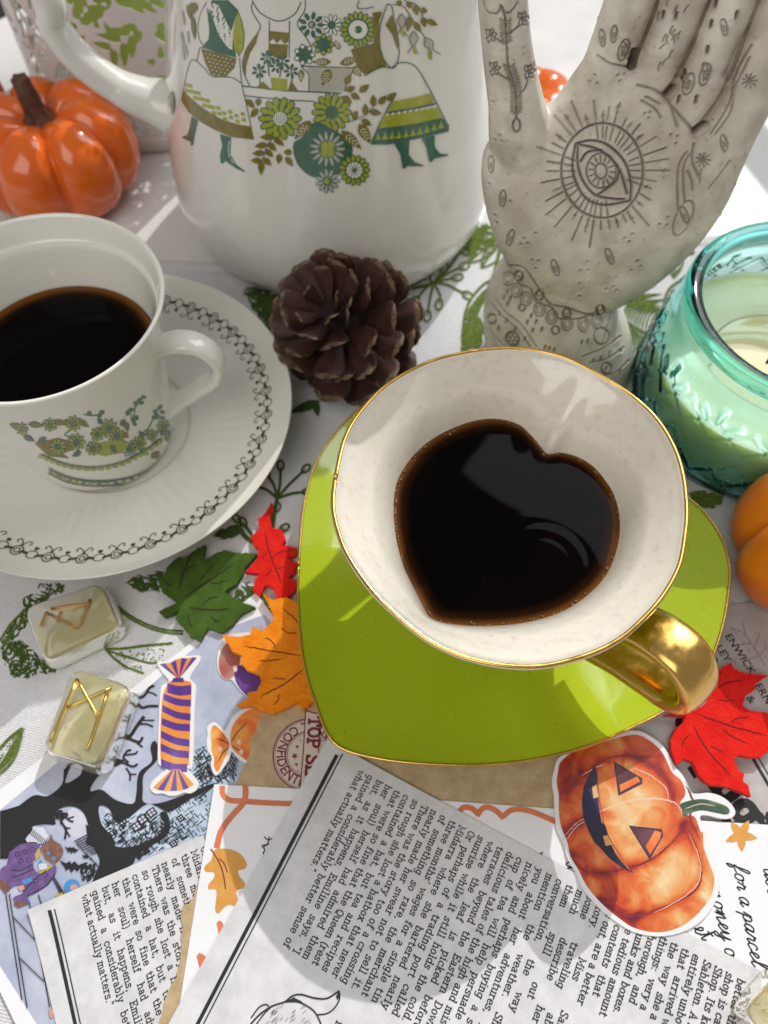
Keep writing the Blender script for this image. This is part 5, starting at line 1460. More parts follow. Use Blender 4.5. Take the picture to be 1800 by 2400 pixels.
# ------------------------------------------------------------------ lettering
# typewriter letters as pen strokes: x-height 5, ascender 7.5, descender -2.2; "w" is the advance width
GLY = {
 'a': (4.9, [[(.7, 4.1), (1.2, 4.8), (2.3, 5), (3.2, 4.5), (3.4, 3.6), (3.4, .7), (3.7, .1), (4.5, .1)], [(3.4, 2.9), (1.6, 2.7), (.6, 2.1), (.4, 1.1), (.9, .2), (1.9, 0), (2.8, .4), (3.4, 1.2)]]),
 'b': (5.1, [[(0, 7.4), (.9, 7.4), (.9, .1)], [(.9, 3.7), (1.6, 4.7), (2.7, 5), (3.9, 4.4), (4.4, 2.6), (4, .9), (2.9, 0), (1.7, .2), (.9, 1.2)]]),
 'c': (4.7, [[(4, 4.9), (4, 3.7), (3.6, 4.6), (2.4, 5), (1.1, 4.5), (.4, 2.6), (.8, .8), (2, 0), (3.2, .2), (4.1, 1.1)]]),
 'd': (5.1, [[(2.9, 7.4), (3.8, 7.4), (3.8, .1), (4.7, .1)], [(3.8, 3.7), (3.1, 4.7), (2, 5), (.8, 4.4), (.3, 2.6), (.7, .9), (1.8, 0), (3, .2), (3.8, 1.2)]]),
 'e': (4.8, [[(.5, 2.6), (4.2, 2.6), (4, 4), (3.1, 4.9), (2, 5), (.9, 4.3), (.4, 2.6), (.8, .8), (2, 0), (3.2, .1), (4.1, .9)]]),
 'f': (3.6, [[(3.6, 6.7), (3.1, 7.4), (2.1, 7.4), (1.5, 6.6), (1.5, .1)], [(.3, 4.8), (3, 4.8)], [(.4, .1), (2.8, .1)]]),
 'g': (5.0, [[(4.7, 4.9), (3.8, 4.9), (3.8, -1), (3.2, -2.1), (2, -2.3), (.8, -1.9)], [(3.8, 3.8), (3.1, 4.8), (2, 5), (.8, 4.4), (.3, 2.7), (.8, 1.1), (1.9, .4), (3, .7), (3.8, 1.6)]]),
 'h': (5.3, [[(0, 7.4), (.9, 7.4), (.9, .1)], [(0, .1), (1.8, .1)], [(.9, 3.6), (1.8, 4.7), (3, 5), (4, 4.3), (4.1, .1)], [(3.3, .1), (5, .1)]]),
 'i': (3.2, [[(.3, 4.9), (1.6, 4.9), (1.6, .1)], [(.3, .1), (2.9, .1)], [(1.4, 6.6), (1.7, 7.1)]]),
 'j': (3.0, [[(.4, 4.9), (1.8, 4.9), (1.8, -1.2), (1.2, -2.2), (0, -2.2)], [(1.6, 6.6), (1.9, 7.1)]]),
 'k': (5.0, [[(0, 7.4), (.9, 7.4), (.9, .1)], [(0, .1), (1.8, .1)], [(.9, 2.2), (3.6, 4.9)], [(2.7, 4.9), (4.5, 4.9)], [(1.9, 3), (3.9, .1)], [(3, .1), (4.9, .1)]]),
 'l': (3.1, [[(.3, 7.4), (1.5, 7.4), (1.5, .1)], [(.2, .1), (2.8, .1)]]),
 'm': (7.4, [[(0, 4.9), (.9, 4.9), (.9, .1)], [(0, .1), (1.7, .1)], [(.9, 3.8), (1.8, 4.8), (2.7, 5), (3.5, 4.3), (3.6, .1)], [(3, .1), (4.4, .1)], [(3.6, 3.8), (4.5, 4.8), (5.4, 5), (6.2, 4.3), (6.3, .1)], [(5.6, .1), (7.1, .1)]]),
 'n': (5.3, [[(0, 4.9), (.9, 4.9), (.9, .1)], [(0, .1), (1.8, .1)], [(.9, 3.6), (1.8, 4.7), (3, 5), (4, 4.3), (4.1, .1)], [(3.3, .1), (5, .1)]]),
 'o': (4.9, [[(2.4, 5), (3.7, 4.5), (4.4, 2.5), (3.7, .5), (2.4, 0), (1.1, .5), (.4, 2.5), (1.1, 4.5), (2.4, 5)]]),
 'p': (5.1, [[(0, 4.9), (.9, 4.9), (.9, -2.1)], [(0, -2.1), (1.9, -2.1)], [(.9, 3.7), (1.6, 4.7), (2.7, 5), (3.9, 4.4), (4.4, 2.6), (4, .9), (2.9, 0), (1.7, .2), (.9, 1.2)]]),
 'q': (5.1, [[(4.6, 4.9), (3.8, 4.9), (3.8, -2.1)], [(2.9, -2.1), (4.8, -2.1)], [(3.8, 3.7), (3.1, 4.7), (2, 5), (.8, 4.4), (.3, 2.6), (.7, .9), (1.8, 0), (3, .2), (3.8, 1.2)]]),
 'r': (4.2, [[(.1, 4.9), (1.2, 4.9), (1.2, .1)], [(.1, .1), (2.5, .1)], [(1.2, 3.2), (2, 4.5), (3, 5), (3.9, 4.6)]]),
 's': (4.4, [[(3.7, 4.9), (3.7, 3.8)], [(3.6, 4.3), (2.5, 5), (1.2, 4.8), (.6, 3.8), (1.3, 2.9), (2.9, 2.4), (3.8, 1.5), (3.4, .4), (2.2, 0), (.9, .3), (.4, 1)], [(.4, 1.2), (.4, 0)]]),
 't': (3.9, [[(1.4, 6.7), (1.4, 1.2), (1.8, .2), (2.7, 0), (3.6, .6)], [(.2, 4.8), (3.3, 4.8)]]),
 'u': (5.3, [[(0, 4.9), (.9, 4.9), (.9, 1.4), (1.4, .3), (2.4, 0), (3.4, .4), (4.1, 1.4)], [(3.2, 4.9), (4.1, 4.9), (4.1, .1), (5, .1)]]),
 'v': (4.9, [[(.6, 4.9), (2.4, .1), (4.2, 4.9)], [(0, 4.9), (1.5, 4.9)], [(3.4, 4.9), (4.9, 4.9)]]),
 'w': (7.0, [[(.6, 4.9), (1.9, .1), (3.4, 4.3), (4.9, .1), (6.2, 4.9)], [(0, 4.9), (1.5, 4.9)], [(5.4, 4.9), (6.9, 4.9)]]),
 'x': (4.9, [[(.6, 4.9), (4.1, .1)], [(4.1, 4.9), (.6, .1)], [(0, 4.9), (1.6, 4.9)], [(3.2, 4.9), (4.7, 4.9)], [(0, .1), (1.6, .1)], [(3.2, .1), (4.8, .1)]]),
 'y': (4.9, [[(.6, 4.9), (2.5, .2)], [(4.2, 4.9), (2.1, -1.2), (1.3, -2.1), (.3, -2.1)], [(0, 4.9), (1.5, 4.9)], [(3.4, 4.9), (4.9, 4.9)]]),
 'z': (4.6, [[(.6, 3.8), (.6, 4.9), (3.9, 4.9), (.5, .1), (4, .1), (4, 1.2)]]),
 'A': (6.6, [[(.9, .1), (3.2, 7.2), (5.6, .1)], [(1.7, 2.4), (4.8, 2.4)], [(0, .1), (1.9, .1)], [(4.5, .1), (6.5, .1)]]),
 'C': (5.9, [[(5, 7.1), (5, 5.2), (4.3, 6.7), (3, 7.3), (1.4, 6.6), (.5, 3.6), (1.3, .8), (3, 0), (4.5, .6), (5.2, 1.9)]]),
 'D': (6.4, [[(0, .1), (2.9, .1), (4.9, 1.2), (5.6, 3.6), (4.9, 6), (2.9, 7.1), (0, 7.1)], [(1.1, 7.1), (1.1, .1)]]),
 'E': (5.9, [[(0, .1), (5.1, .1), (5.1, 1.9)], [(0, 7.1), (4.9, 7.1), (4.9, 5.4)], [(1.1, 7.1), (1.1, .1)], [(1.1, 3.7), (3.4, 3.7)], [(3.4, 4.6), (3.4, 2.8)]]),
 'F': (5.6, [[(0, .1), (2.2, .1)], [(0, 7.1), (4.9, 7.1), (4.9, 5.4)], [(1.1, 7.1), (1.1, .1)], [(1.1, 3.7), (3.4, 3.7)]]),
 'I': (3.3, [[(.3, 7.1), (2.9, 7.1)], [(1.6, 7.1), (1.6, .1)], [(.3, .1), (2.9, .1)]]),
 'M': (7.6, [[(.9, .1), (.9, 7.1), (3.7, 1.6), (6.5, 7.1), (6.5, .1)], [(0, .1), (1.9, .1)], [(5.5, .1), (7.4, .1)], [(0, 7.1), (.9, 7.1)], [(6.5, 7.1), (7.4, 7.1)]]),
 'N': (6.4, [[(.9, .1), (.9, 7.1), (5.2, .1), (5.2, 7.1)], [(0, .1), (1.8, .1)], [(0, 7.1), (.9, 7.1)], [(4.3, 7.1), (6.1, 7.1)]]),
 'O': (6.3, [[(3.1, 7.3), (5, 6.3), (5.7, 3.6), (5, .9), (3.1, 0), (1.2, .9), (.5, 3.6), (1.2, 6.3), (3.1, 7.3)]]),
 'P': (5.7, [[(0, .1), (2.3, .1)], [(1.1, .1), (1.1, 7.1)], [(0, 7.1), (3.6, 7.1), (4.9, 6.2), (4.9, 4.6), (3.6, 3.5), (1.1, 3.5)]]),
 'Q': (6.3, [[(3.1, 7.3), (5, 6.3), (5.7, 3.6), (5, .9), (3.1, 0), (1.2, .9), (.5, 3.6), (1.2, 6.3), (3.1, 7.3)], [(2.1, -.6), (3, .9), (4.2, -1.1), (5.4, -1.1)]]),
 'R': (6.2, [[(0, .1), (2.1, .1)], [(1.1, .1), (1.1, 7.1)], [(0, 7.1), (3.6, 7.1), (4.8, 6.3), (4.8, 4.8), (3.6, 3.8), (1.1, 3.8)], [(3.2, 3.8), (5, .1), (6, .1)]]),
 'S': (5.5, [[(4.6, 7.1), (4.6, 5.5)], [(4.5, 6.2), (3.2, 7.3), (1.5, 7), (.8, 5.6), (1.7, 4.3), (3.8, 3.3), (4.9, 2), (4.3, .6), (2.8, 0), (1.2, .4), (.5, 1.5)], [(.5, 1.7), (.5, 0)]]),
 'T': (5.9, [[(.3, 5.3), (.3, 7.1), (5.4, 7.1), (5.4, 5.3)], [(2.9, 7.1), (2.9, .1)], [(1.7, .1), (4.1, .1)]]),
 'L': (5.5, [[(0, .1), (4.9, .1), (4.9, 2)], [(1.1, 7.1), (1.1, .1)], [(0, 7.1), (2.2, 7.1)]]),
 '.': (2.4, [[(.7, .1), (1.3, .4)]]), ',': (2.4, [[(1.2, .5), (1.2, 0), (.6, -1.2)]]), "'": (2.0, [[(1, 7.2), (1, 5.4)]]),
 '"': (3.4, [[(.8, 7.2), (.8, 5.6)], [(2.2, 7.2), (2.2, 5.6)]]), '(': (2.8, [[(2.2, 7.8), (1, 5.6), (.8, 3), (1.1, .6), (2.2, -1.4)]]),
 ')': (2.8, [[(.5, 7.8), (1.7, 5.6), (1.9, 3), (1.6, .6), (.5, -1.4)]]), ':': (2.6, [[(.9, .1), (1.5, .4)], [(.9, 4), (1.5, 4.4)]]), ' ': (3.0, []),
}
def text_width(t): return sum(GLY.get(ch, (5, []))[0] + .55 for ch in t)

class Sheet(Print):
    """print on a flat sheet; text() writes along a direction in sheet centimetres"""
    def __init__(self, z, curl=None, **k):
        super().__init__(plane_map(z, curl), **k); self.z = z; self.curl = curl
        self.tl = self.base
    def text(self, key, txt, start_px, dir2, u, width=None, lw=.8, mirror=1.0, justify=False):
        """dir2: unit vector along the line (world cm); u: cm per glyph unit; width: column width for justified lines"""
        o = on_z(*start_px, self.z)[:2]
        d = np.array(dir2, float); up = np.array([-d[1], d[0]]) * mirror
        gap = 0.0
        if width and justify and txt.count(' '):
            gap = max(0.0, (width - text_width(txt) * u) / txt.count(' '))
        self.tl = self._lift() + self.step * 3
        x = 0.0
        V, F = self.layers.setdefault(key, ([], []))
        for ch in txt:
            w, st = GLY.get(ch, (5, []))
            for s_ in st:
                P = np.array(s_, float)
                if len(P) > 2: P = self._round(P)
                Q = o + np.outer(x + P[:, 0] * u, d) + np.outer(P[:, 1] * u, up)
                self._strip(V, F, Q, lw * u)
            x += (w + .55) * u + (gap if ch == ' ' else 0)
        return x
    @staticmethod
    def _round(P):
        out = [P[0]]
        for a, b, c in zip(P[:-2], P[1:-1], P[2:]):
            va, vc = a - b, c - b
            la, lc = np.linalg.norm(va), np.linalg.norm(vc)
            cosang = (va @ vc) / (la * lc + 1e-9)
            if cosang > -.2: out.append(b)
            else: out += [b + va * .25, b + vc * .25]
        out.append(P[-1]); return np.array(out)
    def _strip(self, V, F, Q, w):
        n = len(Q)
        e = np.diff(Q, axis=0); L_ = np.linalg.norm(e, axis=1)[:, None] + 1e-9; e = e / L_
        nn = np.c_[-e[:, 1], e[:, 0]]
        m = np.vstack([nn[:1], nn[:-1] + nn[1:], nn[-1:]]); m /= np.linalg.norm(m, axis=1)[:, None] + 1e-9
        k = 1 / np.clip((m * np.vstack([nn, nn[-1:]])).sum(1), .6, 1)
        Q = Q.copy(); Q[0] -= e[0] * w * .35; Q[-1] += e[-1] * w * .35
        self.sk = (getattr(self, 'sk', 0) + 1) % 9
        z = self.z + self.tl + self.sk * .0002
        b0 = len(V)
        for q, mm, kk in zip(Q, m, k):
            a, b = q + mm * kk * w / 2, q - mm * kk * w / 2
            zl = z + (self.curl(q[0], q[1]) if self.curl else 0.0)
            V.append((a[0], a[1], zl)); V.append((b[0], b[1], zl))
        for i in range(n - 1): F.append((b0 + 2 * i, b0 + 2 * i + 1, b0 + 2 * i + 3, b0 + 2 * i + 2))

def font_mesh(txt, bold=0.0):
    """plain sans letters: 2D vertices (em units) and triangles"""
    c = bpy.data.curves.new("tmp_text", 'FONT'); c.body = txt; c.offset = bold; c.resolution_u = 3
    o = bpy.data.objects.new("tmp_text", c); COL.objects.link(o)
    dg_ = bpy.context.evaluated_depsgraph_get()
    me = bpy.data.meshes.new_from_object(o.evaluated_get(dg_), depsgraph=dg_)
    V = np.array([v.co[:2] for v in me.vertices]); F = [tuple(p.vertices) for p in me.polygons]
    bpy.data.objects.remove(o); bpy.data.curves.remove(c); bpy.data.meshes.remove(me)
    return V, F
def sans(sheet, key, txt, start_px, dir2, size, bold=0.0, bend=None):
    V0, F0 = font_mesh(txt, bold)
    o = on_z(*start_px, sheet.z)[:2]; d = np.array(dir2, float); d /= np.linalg.norm(d); up = np.array([-d[1], d[0]])
    V, F = sheet.layers.setdefault(key, ([], []))
    k = len(V)
    if bend is None:
        Q = o + np.outer(V0[:, 0] * size, d) + np.outer(V0[:, 1] * size, up)
    else:                                     # bend = (centre xy, radius, start angle, sign)
        c_, r_, a0, sg = bend
        a = a0 + sg * V0[:, 0] * size / r_
        rr = r_ + V0[:, 1] * size * (-sg)
        Q = np.c_[c_[0] + rr * np.cos(a), c_[1] + rr * np.sin(a)]
    z = sheet.z + sheet._lift() + sheet.step * 3
    V += [(q[0], q[1], z) for q in Q]; F += [tuple(k + i for i in f) for f in F0]

def paper_material(name, c1, c2, scale=140, rough=.8, fib=.25):
    m, nt, b = new_mat(name); L = nt.links
    tc = nt.nodes.new("ShaderNodeTexCoord")
    n1 = nt.nodes.new("ShaderNodeTexNoise"); n1.inputs["Scale"].default_value = scale; n1.inputs["Detail"].default_value = 8; n1.inputs["Roughness"].default_value = .7
    n2 = nt.nodes.new("ShaderNodeTexNoise"); n2.inputs["Scale"].default_value = scale * 9; n2.inputs["Detail"].default_value = 3
    L.new(tc.outputs["Object"], n1.inputs["Vector"]); L.new(tc.outputs["Object"], n2.inputs["Vector"])
    r = nt.nodes.new("ShaderNodeValToRGB"); e = r.color_ramp.elements
    e[0].position = .38; e[0].color = c1; e[1].position = .66; e[1].color = c2
    L.new(n1.outputs["Fac"], r.inputs[0]); L.new(r.outputs[0], b.inputs["Base Color"])
    bp = nt.nodes.new("ShaderNodeBump"); bp.inputs["Strength"].default_value = fib; bp.inputs["Distance"].default_value = .02 * S
    L.new(n2.outputs["Fac"], bp.inputs["Height"]); L.new(bp.outputs[0], b.inputs["Normal"])
    b.inputs["Roughness"].default_value = rough; b.inputs["Specular IOR Level"].default_value = .3
    return m
M["newsprint"] = paper_material("newsprint", (0.57, 0.57, 0.58, 1), (0.70, 0.70, 0.715, 1), 130)
M["card_white"] = paper_material("card_white", (0.76, 0.76, 0.79, 1), (0.80, 0.80, 0.83, 1), 60, .6, .1)
M["kraft"] = paper_material("kraft", (0.42, 0.30, 0.17, 1), (0.55, 0.42, 0.26, 1), 190, .85, .5)
M["grey_paper"] = paper_material("grey_paper", (0.40, 0.37, 0.37, 1), (0.50, 0.47, 0.465, 1), 110)
M["sky_ink"] = paper_material("sky_ink", (0.33, 0.37, 0.50, 1), (0.52, 0.55, 0.66, 1), 45, .55, .08)
M["moon_ink"] = pbr("moon_ink", (0.50, 0.50, 0.60, 1), .55, vary=(70, (0.60, 0.61, 0.70, 1), .4, .7))
M["house_ink"] = pbr("house_ink", (0.36, 0.45, 0.58, 1), .55, vary=(120, (0.58, 0.68, 0.80, 1), .4, .7))
M["black_ink"] = pbr("black_ink", (0.012, 0.012, 0.014, 1), .55)
M["ink"] = pbr("ink", (0.022, 0.022, 0.026, 1), .7)
M["stamp_red"] = pbr("stamp_red", (0.17, 0.016, 0.035, 1), .7)
M["stamp_field"] = pbr("stamp_field", (0.62, 0.52, 0.46, 1), .8)
M["coral"] = pbr("coral", (0.62, 0.17, 0.075, 1), .65, vary=(300, (0.68, 0.22, 0.10, 1), .4, .7))
M["ochre"] = pbr("ochre", (0.62, 0.29, 0.055, 1), .65, vary=(300, (0.68, 0.34, 0.08, 1), .4, .7))
M["plum"] = pbr("plum", (0.14, 0.03, 0.05, 1), .65)
M["robe"] = pbr("robe", (0.11, 0.06, 0.19, 1), .55, vary=(500, (0.17, 0.10, 0.27, 1), .4, .7))
M["owl_brown"] = pbr("owl_brown", (0.16, 0.07, 0.05, 1), .55, vary=(700, (0.26, 0.12, 0.09, 1), .4, .7))
M["blue_ink"] = pbr("blue_ink", (0.05, 0.25, 0.55, 1), .55)
M["mustard_ink"] = pbr("mustard_ink", (0.45, 0.33, 0.06, 1), .55)
M["salmon_ink"] = pbr("salmon_ink", (0.6, 0.28, 0.24, 1), .55)

def flat_outline(px, z):
    return np.array([on_z(x, y, z)[:2] for x, y in px])
def torn(P, amp, seed, seg=14.0):
    r_ = random.Random(seed); out = []
    Q = densify(np.asarray(P, float), seg)
    for q in Q: out.append((q[0] + r_.gauss(0, amp), q[1] + r_.gauss(0, amp)))
    return out
def edge_curl(a_px, b_px, z, amp, dec, wave=.012):
    """sheet edge a-b stands up by amp and settles within a few dec cm; the sheet is slightly wavy"""
    a, b = on_z(*a_px, z)[:2], on_z(*b_px, z)[:2]
    d = (b - a) / np.linalg.norm(b - a); n = np.array([-d[1], d[0]])
    def f(x, y):
        k = abs((x - a[0]) * n[0] + (y - a[1]) * n[1])
        s_ = ((x - a[0]) * d[0] + (y - a[1]) * d[1])
        return amp * math.exp(-k / dec) * (0.75 + .25 * math.sin(s_ * .9 + 1)) + wave * (1 + math.sin(x * .8 + y * .5) * math.sin(y * .7 - x * .3))
    return f
def paper(name, label, cat, outline_px, z, m, t=0.022, group=None, curl=None):
    P = flat_outline(outline_px, z)
    c_ = P.mean(0)
    o = thing(name, label, cat, (c_[0], c_[1], z - t), group)
    if curl is None:
        V, F = slab(P, z - t, z)
        BODY[o] = mk("sheet", V, F, m, o, smooth=False)
        return o
    O2 = densify(np.vstack([outline_px, outline_px[:1]]), 30.0)[:-1]
    pts, T = refine([tuple(q) for q in O2], [tuple(q) for q in tris(O2)], 36.0)
    top = np.array([on_z(q[0], q[1], z) for q in pts]); top[:, 2] += [curl(a, b) for a, b in top[:, :2]]
    n_ = len(top); F = []
    cnt = {}
    for f in T:
        a, b, c2 = f
        if np.cross(top[b][:2] - top[a][:2], top[c2][:2] - top[a][:2]) < 0: f = (a, c2, b)
        F.append(f); F.append(tuple(n_ + i for i in f[::-1]))
        for u, v in zip(f, f[1:] + f[:1]): cnt[(u, v)] = 1
    for (u, v) in list(cnt):
        if (v, u) not in cnt: F.append((v, u, n_ + u, n_ + v))
    BODY[o] = mk("sheet", np.vstack([top, top - [0, 0, t]]), F, m, o, smooth=False)
    return o

r1 = crop(0, 1850, 3.687); r2 = crop(450, 1780, 3.318); r3 = crop(850, 1850, 3.318); r4 = crop(1250, 1900, 3.016); r5 = crop(1250, 1450, 3.016); r6 = crop(450, 1480, 4.1475); r7 = crop(0, 1480, 3.318)
Z_POST, Z_NEWS1, Z_GREY, Z_KRAFT, Z_CARD, Z_NEWS2 = 0.20, 0.235, 0.225, 0.31, 0.35, 0.385

# ---- spooky picture sheet
post_px = [(-167, 1979), (600, 1389), (860, 1740), (500, 2450), (85, 2500)]
post = paper("picture_sheet", "printed picture of a bare black tree and old houses with white border", "picture", post_px, Z_POST, M["card_white"])
ps = Sheet(Z_POST, base=.006, fine=None, step=.00003)
SKY, MOON, HOU, BLK = "blue_sky_print", "pale_moon_print", "house_print", "black_tree_print"
ps.poly(SKY, [(-60, 1948), (313, 1640), (494, 1486), (620, 1440), (860, 1760), (500, 2440), (112, 2440), (-40, 2200)])
ps.ell(MOON, *r7([(600, 1480)])[0], 30, 36)
# houses
ps.poly(HOU, r7([(780, 1370), (900, 1470), (1040, 1420), (1180, 1350), (1280, 1390), (1480, 1240), (1659, 1100), (1659, 1600), (1500, 1659), (1100, 1659), (900, 1659), (790, 1560)]))
ps.poly(HOU, r7([(1500, 900), (1659, 860), (1659, 1150), (1480, 1250), (1430, 1000)]))
ps.poly(HOU, r6([(0, 1200), (180, 1120), (480, 1200), (450, 1400), (420, 1500), (200, 1500), (150, 1659), (0, 1659)]))
ps.poly(HOU, r1([(1150, 240), (1300, 140), (1450, 170), (1600, 300), (1659, 420), (1200, 610), (1160, 560), (1300, 450), (1250, 380), (1140, 300)]))
rr_ = random.Random(9)
def ink_lines(poly, n, L0, ang, w=1.6):
    xs = [p[0] for p in poly]; ys = [p[1] for p in poly]; k = 0; t_ = 0
    while k < n and t_ < 30 * n:
        t_ += 1
        x, y = rr_.uniform(min(xs), max(xs)), rr_.uniform(min(ys), max(ys))
        a = rr_.choice([ang, ang + math.pi / 2]) + rr_.gauss(0, .06)
        L_ = rr_.uniform(.4, 1.2) * L0
        e = (x + L_ * math.cos(a), y + L_ * math.sin(a))
        if inside(poly, x, y) and inside(poly, *e): ps.line(BLK, [(x, y), e], w * rr_.uniform(.6, 1.5)); k += 1
for poly, n in ((r7([(790, 1400), (1040, 1430), (1280, 1390), (1480, 1260), (1659, 1140), (1659, 1659), (900, 1659), (800, 1560)]), 260), (r7([(1500, 900), (1659, 870), (1659, 1150), (1480, 1250)]), 60),
                (r6([(0, 1210), (180, 1130), (480, 1200), (430, 1480), (200, 1490), (150, 1650), (0, 1650)]), 190), (r1([(880, 230), (1040, 280), (1320, 160), (1640, 330), (1659, 430), (1190, 610), (1150, 560), (900, 430)]), 220)):
    ink_lines(poly, n, 15, -.62)
def grid_window(c_, w, h, a):
    c_ = np.array(c_); d = np.array([math.cos(a), math.sin(a)]); n_ = np.array([-d[1], d[0]])
    q = [c_ + d * w * x + n_ * h * y for x, y in ((-1, -1), (1, -1), (1, 1), (-1, 1))]
    ps.poly(MOON, [p.tolist() for p in q]); ps.line(BLK, q, 3.2, closed=True)
    ps.line(BLK, [c_ - d * w, c_ + d * w], 2.2); ps.line(BLK, [c_ - n_ * h, c_ + n_ * h], 2.2)
for x, y in ((1230, 260), (1310, 200), (1180, 320)): grid_window(r1([(x, y)])[0], 9, 8, -.62)
for x, y in ((1560, 250), (1400, 380), (1500, 470)): grid_window(r1([(x, y)])[0], 6, 6, -.62)
for i in range(11):
    for j in range(6):
        q = r6([(190 + i * 26 - j * 8, 1180 + j * 42 + (i % 2) * 18)])[0]; ps.ring(BLK, q[0], q[1], 3.3, 3.3, 1.2, n=8)
# the tree
ps.poly(BLK, spline(r7([(0, 1395), (120, 1370), (260, 1275), (370, 1280), (480, 1190), (500, 1080), (560, 1020), (530, 1090), (510, 1180), (620, 1120), (650, 1050), (740, 1030), (820, 1020), (960, 1010), (880, 1060), (760, 1130), (700, 1240), (790, 1230), (900, 1310), (1030, 1340), (1060, 1260), (1080, 1100), (1180, 1010), (1170, 900), (1200, 850), (1230, 900), (1220, 1000), (1120, 1110), (1110, 1230), (1120, 1330), (1260, 1330), (1480, 1250), (1659, 1180), (1659, 1210), (1500, 1290), (1380, 1370), (1300, 1400), (1150, 1340), (1010, 1440), (900, 1480), (850, 1380), (770, 1360), (790, 1500), (900, 1659), (680, 1659), (690, 1560), (680, 1480), (640, 1400), (560, 1360), (460, 1380), (420, 1440), (430, 1500), (330, 1500), (230, 1530), (190, 1659), (0, 1659)]), 260))
ps.poly(BLK, r1([(0, 190), (200, 130), (300, 400), (200, 480), (100, 560), (60, 600), (0, 600)]))
ps.poly(BLK, spline(r1([(740, 300), (860, 400), (940, 470), (1040, 500), (1160, 490), (1300, 430), (1380, 380), (1420, 300), (1380, 210), (1440, 200), (1470, 320), (1430, 410), (1300, 490), (1180, 560), (1150, 640), (1000, 720), (900, 770), (800, 800), (860, 640), (830, 540), (760, 440)]), 90))
def twig(P0, w, sub=None):
    ps.line(BLK, spline(r7(P0), 12), w)
for P0, w in (([(1010, 550), (1060, 520), (1120, 500), (1160, 440), (1200, 420)], 6), ([(1060, 530), (1100, 590), (1160, 580), (1230, 580)], 6), ([(1150, 470), (1190, 480), (1220, 500)], 3), ([(930, 760), (1000, 820), (1060, 740), (1090, 700), (1120, 660)], 8), ([(1080, 720), (1140, 720), (1190, 740)], 4), ([(1090, 690), (1140, 690), (1200, 690)], 3),
              ([(930, 760), (970, 690), (1000, 650), (1030, 610)], 5), ([(980, 680), (1020, 690)], 3), ([(1000, 830), (1080, 860), (1110, 820)], 6), ([(1060, 860), (1110, 900)], 4), ([(1000, 1020), (960, 980), (990, 930), (1020, 920)], 5), ([(970, 960), (1050, 950), (1070, 930)], 4), ([(960, 1020), (1030, 1050), (1070, 1030)], 5), ([(980, 1060), (1010, 1110), (1010, 1160)], 4), ([(1010, 1110), (1060, 1110)], 3),
              ([(870, 900), (920, 900), (940, 920)], 3), ([(890, 900), (870, 960)], 3), ([(500, 1090), (560, 1010), (540, 960), (510, 940)], 7), ([(540, 960), (580, 960)], 4)):
    twig(P0, w)
twig([(700, 1060), (800, 950), (880, 850), (930, 760)], 10); twig([(930, 765), (955, 690), (985, 600), (1015, 550)], 7); twig([(800, 1030), (880, 1000), (960, 1015)], 9); twig([(930, 770), (960, 800), (1005, 832)], 9)
ps.line(BLK, spline(r1([(520, 260), (540, 300), (570, 350), (560, 430)]), 10), 5); ps.line(BLK, r1([(570, 350), (605, 410)]), 3)
ps.line(BLK, spline(r1([(520, 290), (570, 330), (610, 335)]), 8), 3); ps.line(BLK, spline(r1([(480, 230), (560, 240), (600, 270), (635, 280)]), 8), 4); ps.line(BLK, r1([(590, 250), (640, 235)]), 3)
scr = r1([(440, 220), (520, 180), (590, 220), (560, 260), (460, 260)])
def blobs(key, poly, n, r0):
    xs = [p[0] for p in poly]; ys = [p[1] for p in poly]; k = 0; t_ = 0
    while k < n and t_ < 30 * n:
        t_ += 1; x, y = rr_.uniform(min(xs), max(xs)), rr_.uniform(min(ys), max(ys))
        if inside(poly, x, y): ps.ell(key, x, y, r0 * rr_.uniform(.5, 1.3), n=6); k += 1
blobs(BLK, scr, 60, 3)
blobs(BLK, r1([(920, 600), (1000, 590), (1140, 620), (1100, 680), (940, 740)]), 90, 3)
blobs(BLK, r1([(700, 640), (860, 640), (860, 720), (740, 800), (690, 780)]), 90, 3)
blobs(BLK, r1([(1160, 560), (1240, 500), (1300, 530), (1200, 610)]), 50, 3)
ps.poly(MOON, r1([(220, 430), (300, 320), (380, 330), (420, 400), (380, 470), (240, 470)]))
for i in range(12):
    a, b_ = r1([(270 + i * 12, 330 + i * 10), (245 + i * 12, 380 + i * 10)]); ps.line(BLK, [a, b_], 2)
for i in range(9):
    a, b_ = r1([(640 + 18 * i, 450 + 14 * i), (780 + 10 * i, 380 + 20 * i)]); ps.line(BLK, [a, b_], 2.4)
for i in range(5):
    a, b_ = r1([(660 + 40 * i, 470 + 40 * i), (720 + 36 * i, 530 + 40 * i)]); ps.line(BLK, [a, b_], 2.4)
for i in range(22):
    a, b_ = r1([(470 + i * 6 - 20, 720 + i * 10), (430 + i * 6, 730 + i * 12)]); ps.line(BLK, [a, b_], 2.4)
for bx, by, k in ((620, 660, 1.0), (620, 520, .6), (740, 580, .35)):
    P0 = [(-110, -50), (-50, -20), (-20, -40), (0, -15), (20, -40), (50, -10), (110, 10), (70, 20), (50, 50), (20, 25), (0, 60), (-25, 25), (-50, 40), (-70, 0)]
    ps.poly(BLK, r1([(bx + x * k, by + y * k) for x, y in P0]))
for P0 in ([(50, 900), (110, 1300), (190, 1820)], [(80, 900), (140, 1300), (235, 1890)], [(115, 1105), (300, 1300)], [(160, 1450), (380, 1660)], [(250, 970), (340, 1400), (430, 1880)], [(330, 910), (360, 1000)]):
    ps.line(BLK, r1(P0), 2.4)
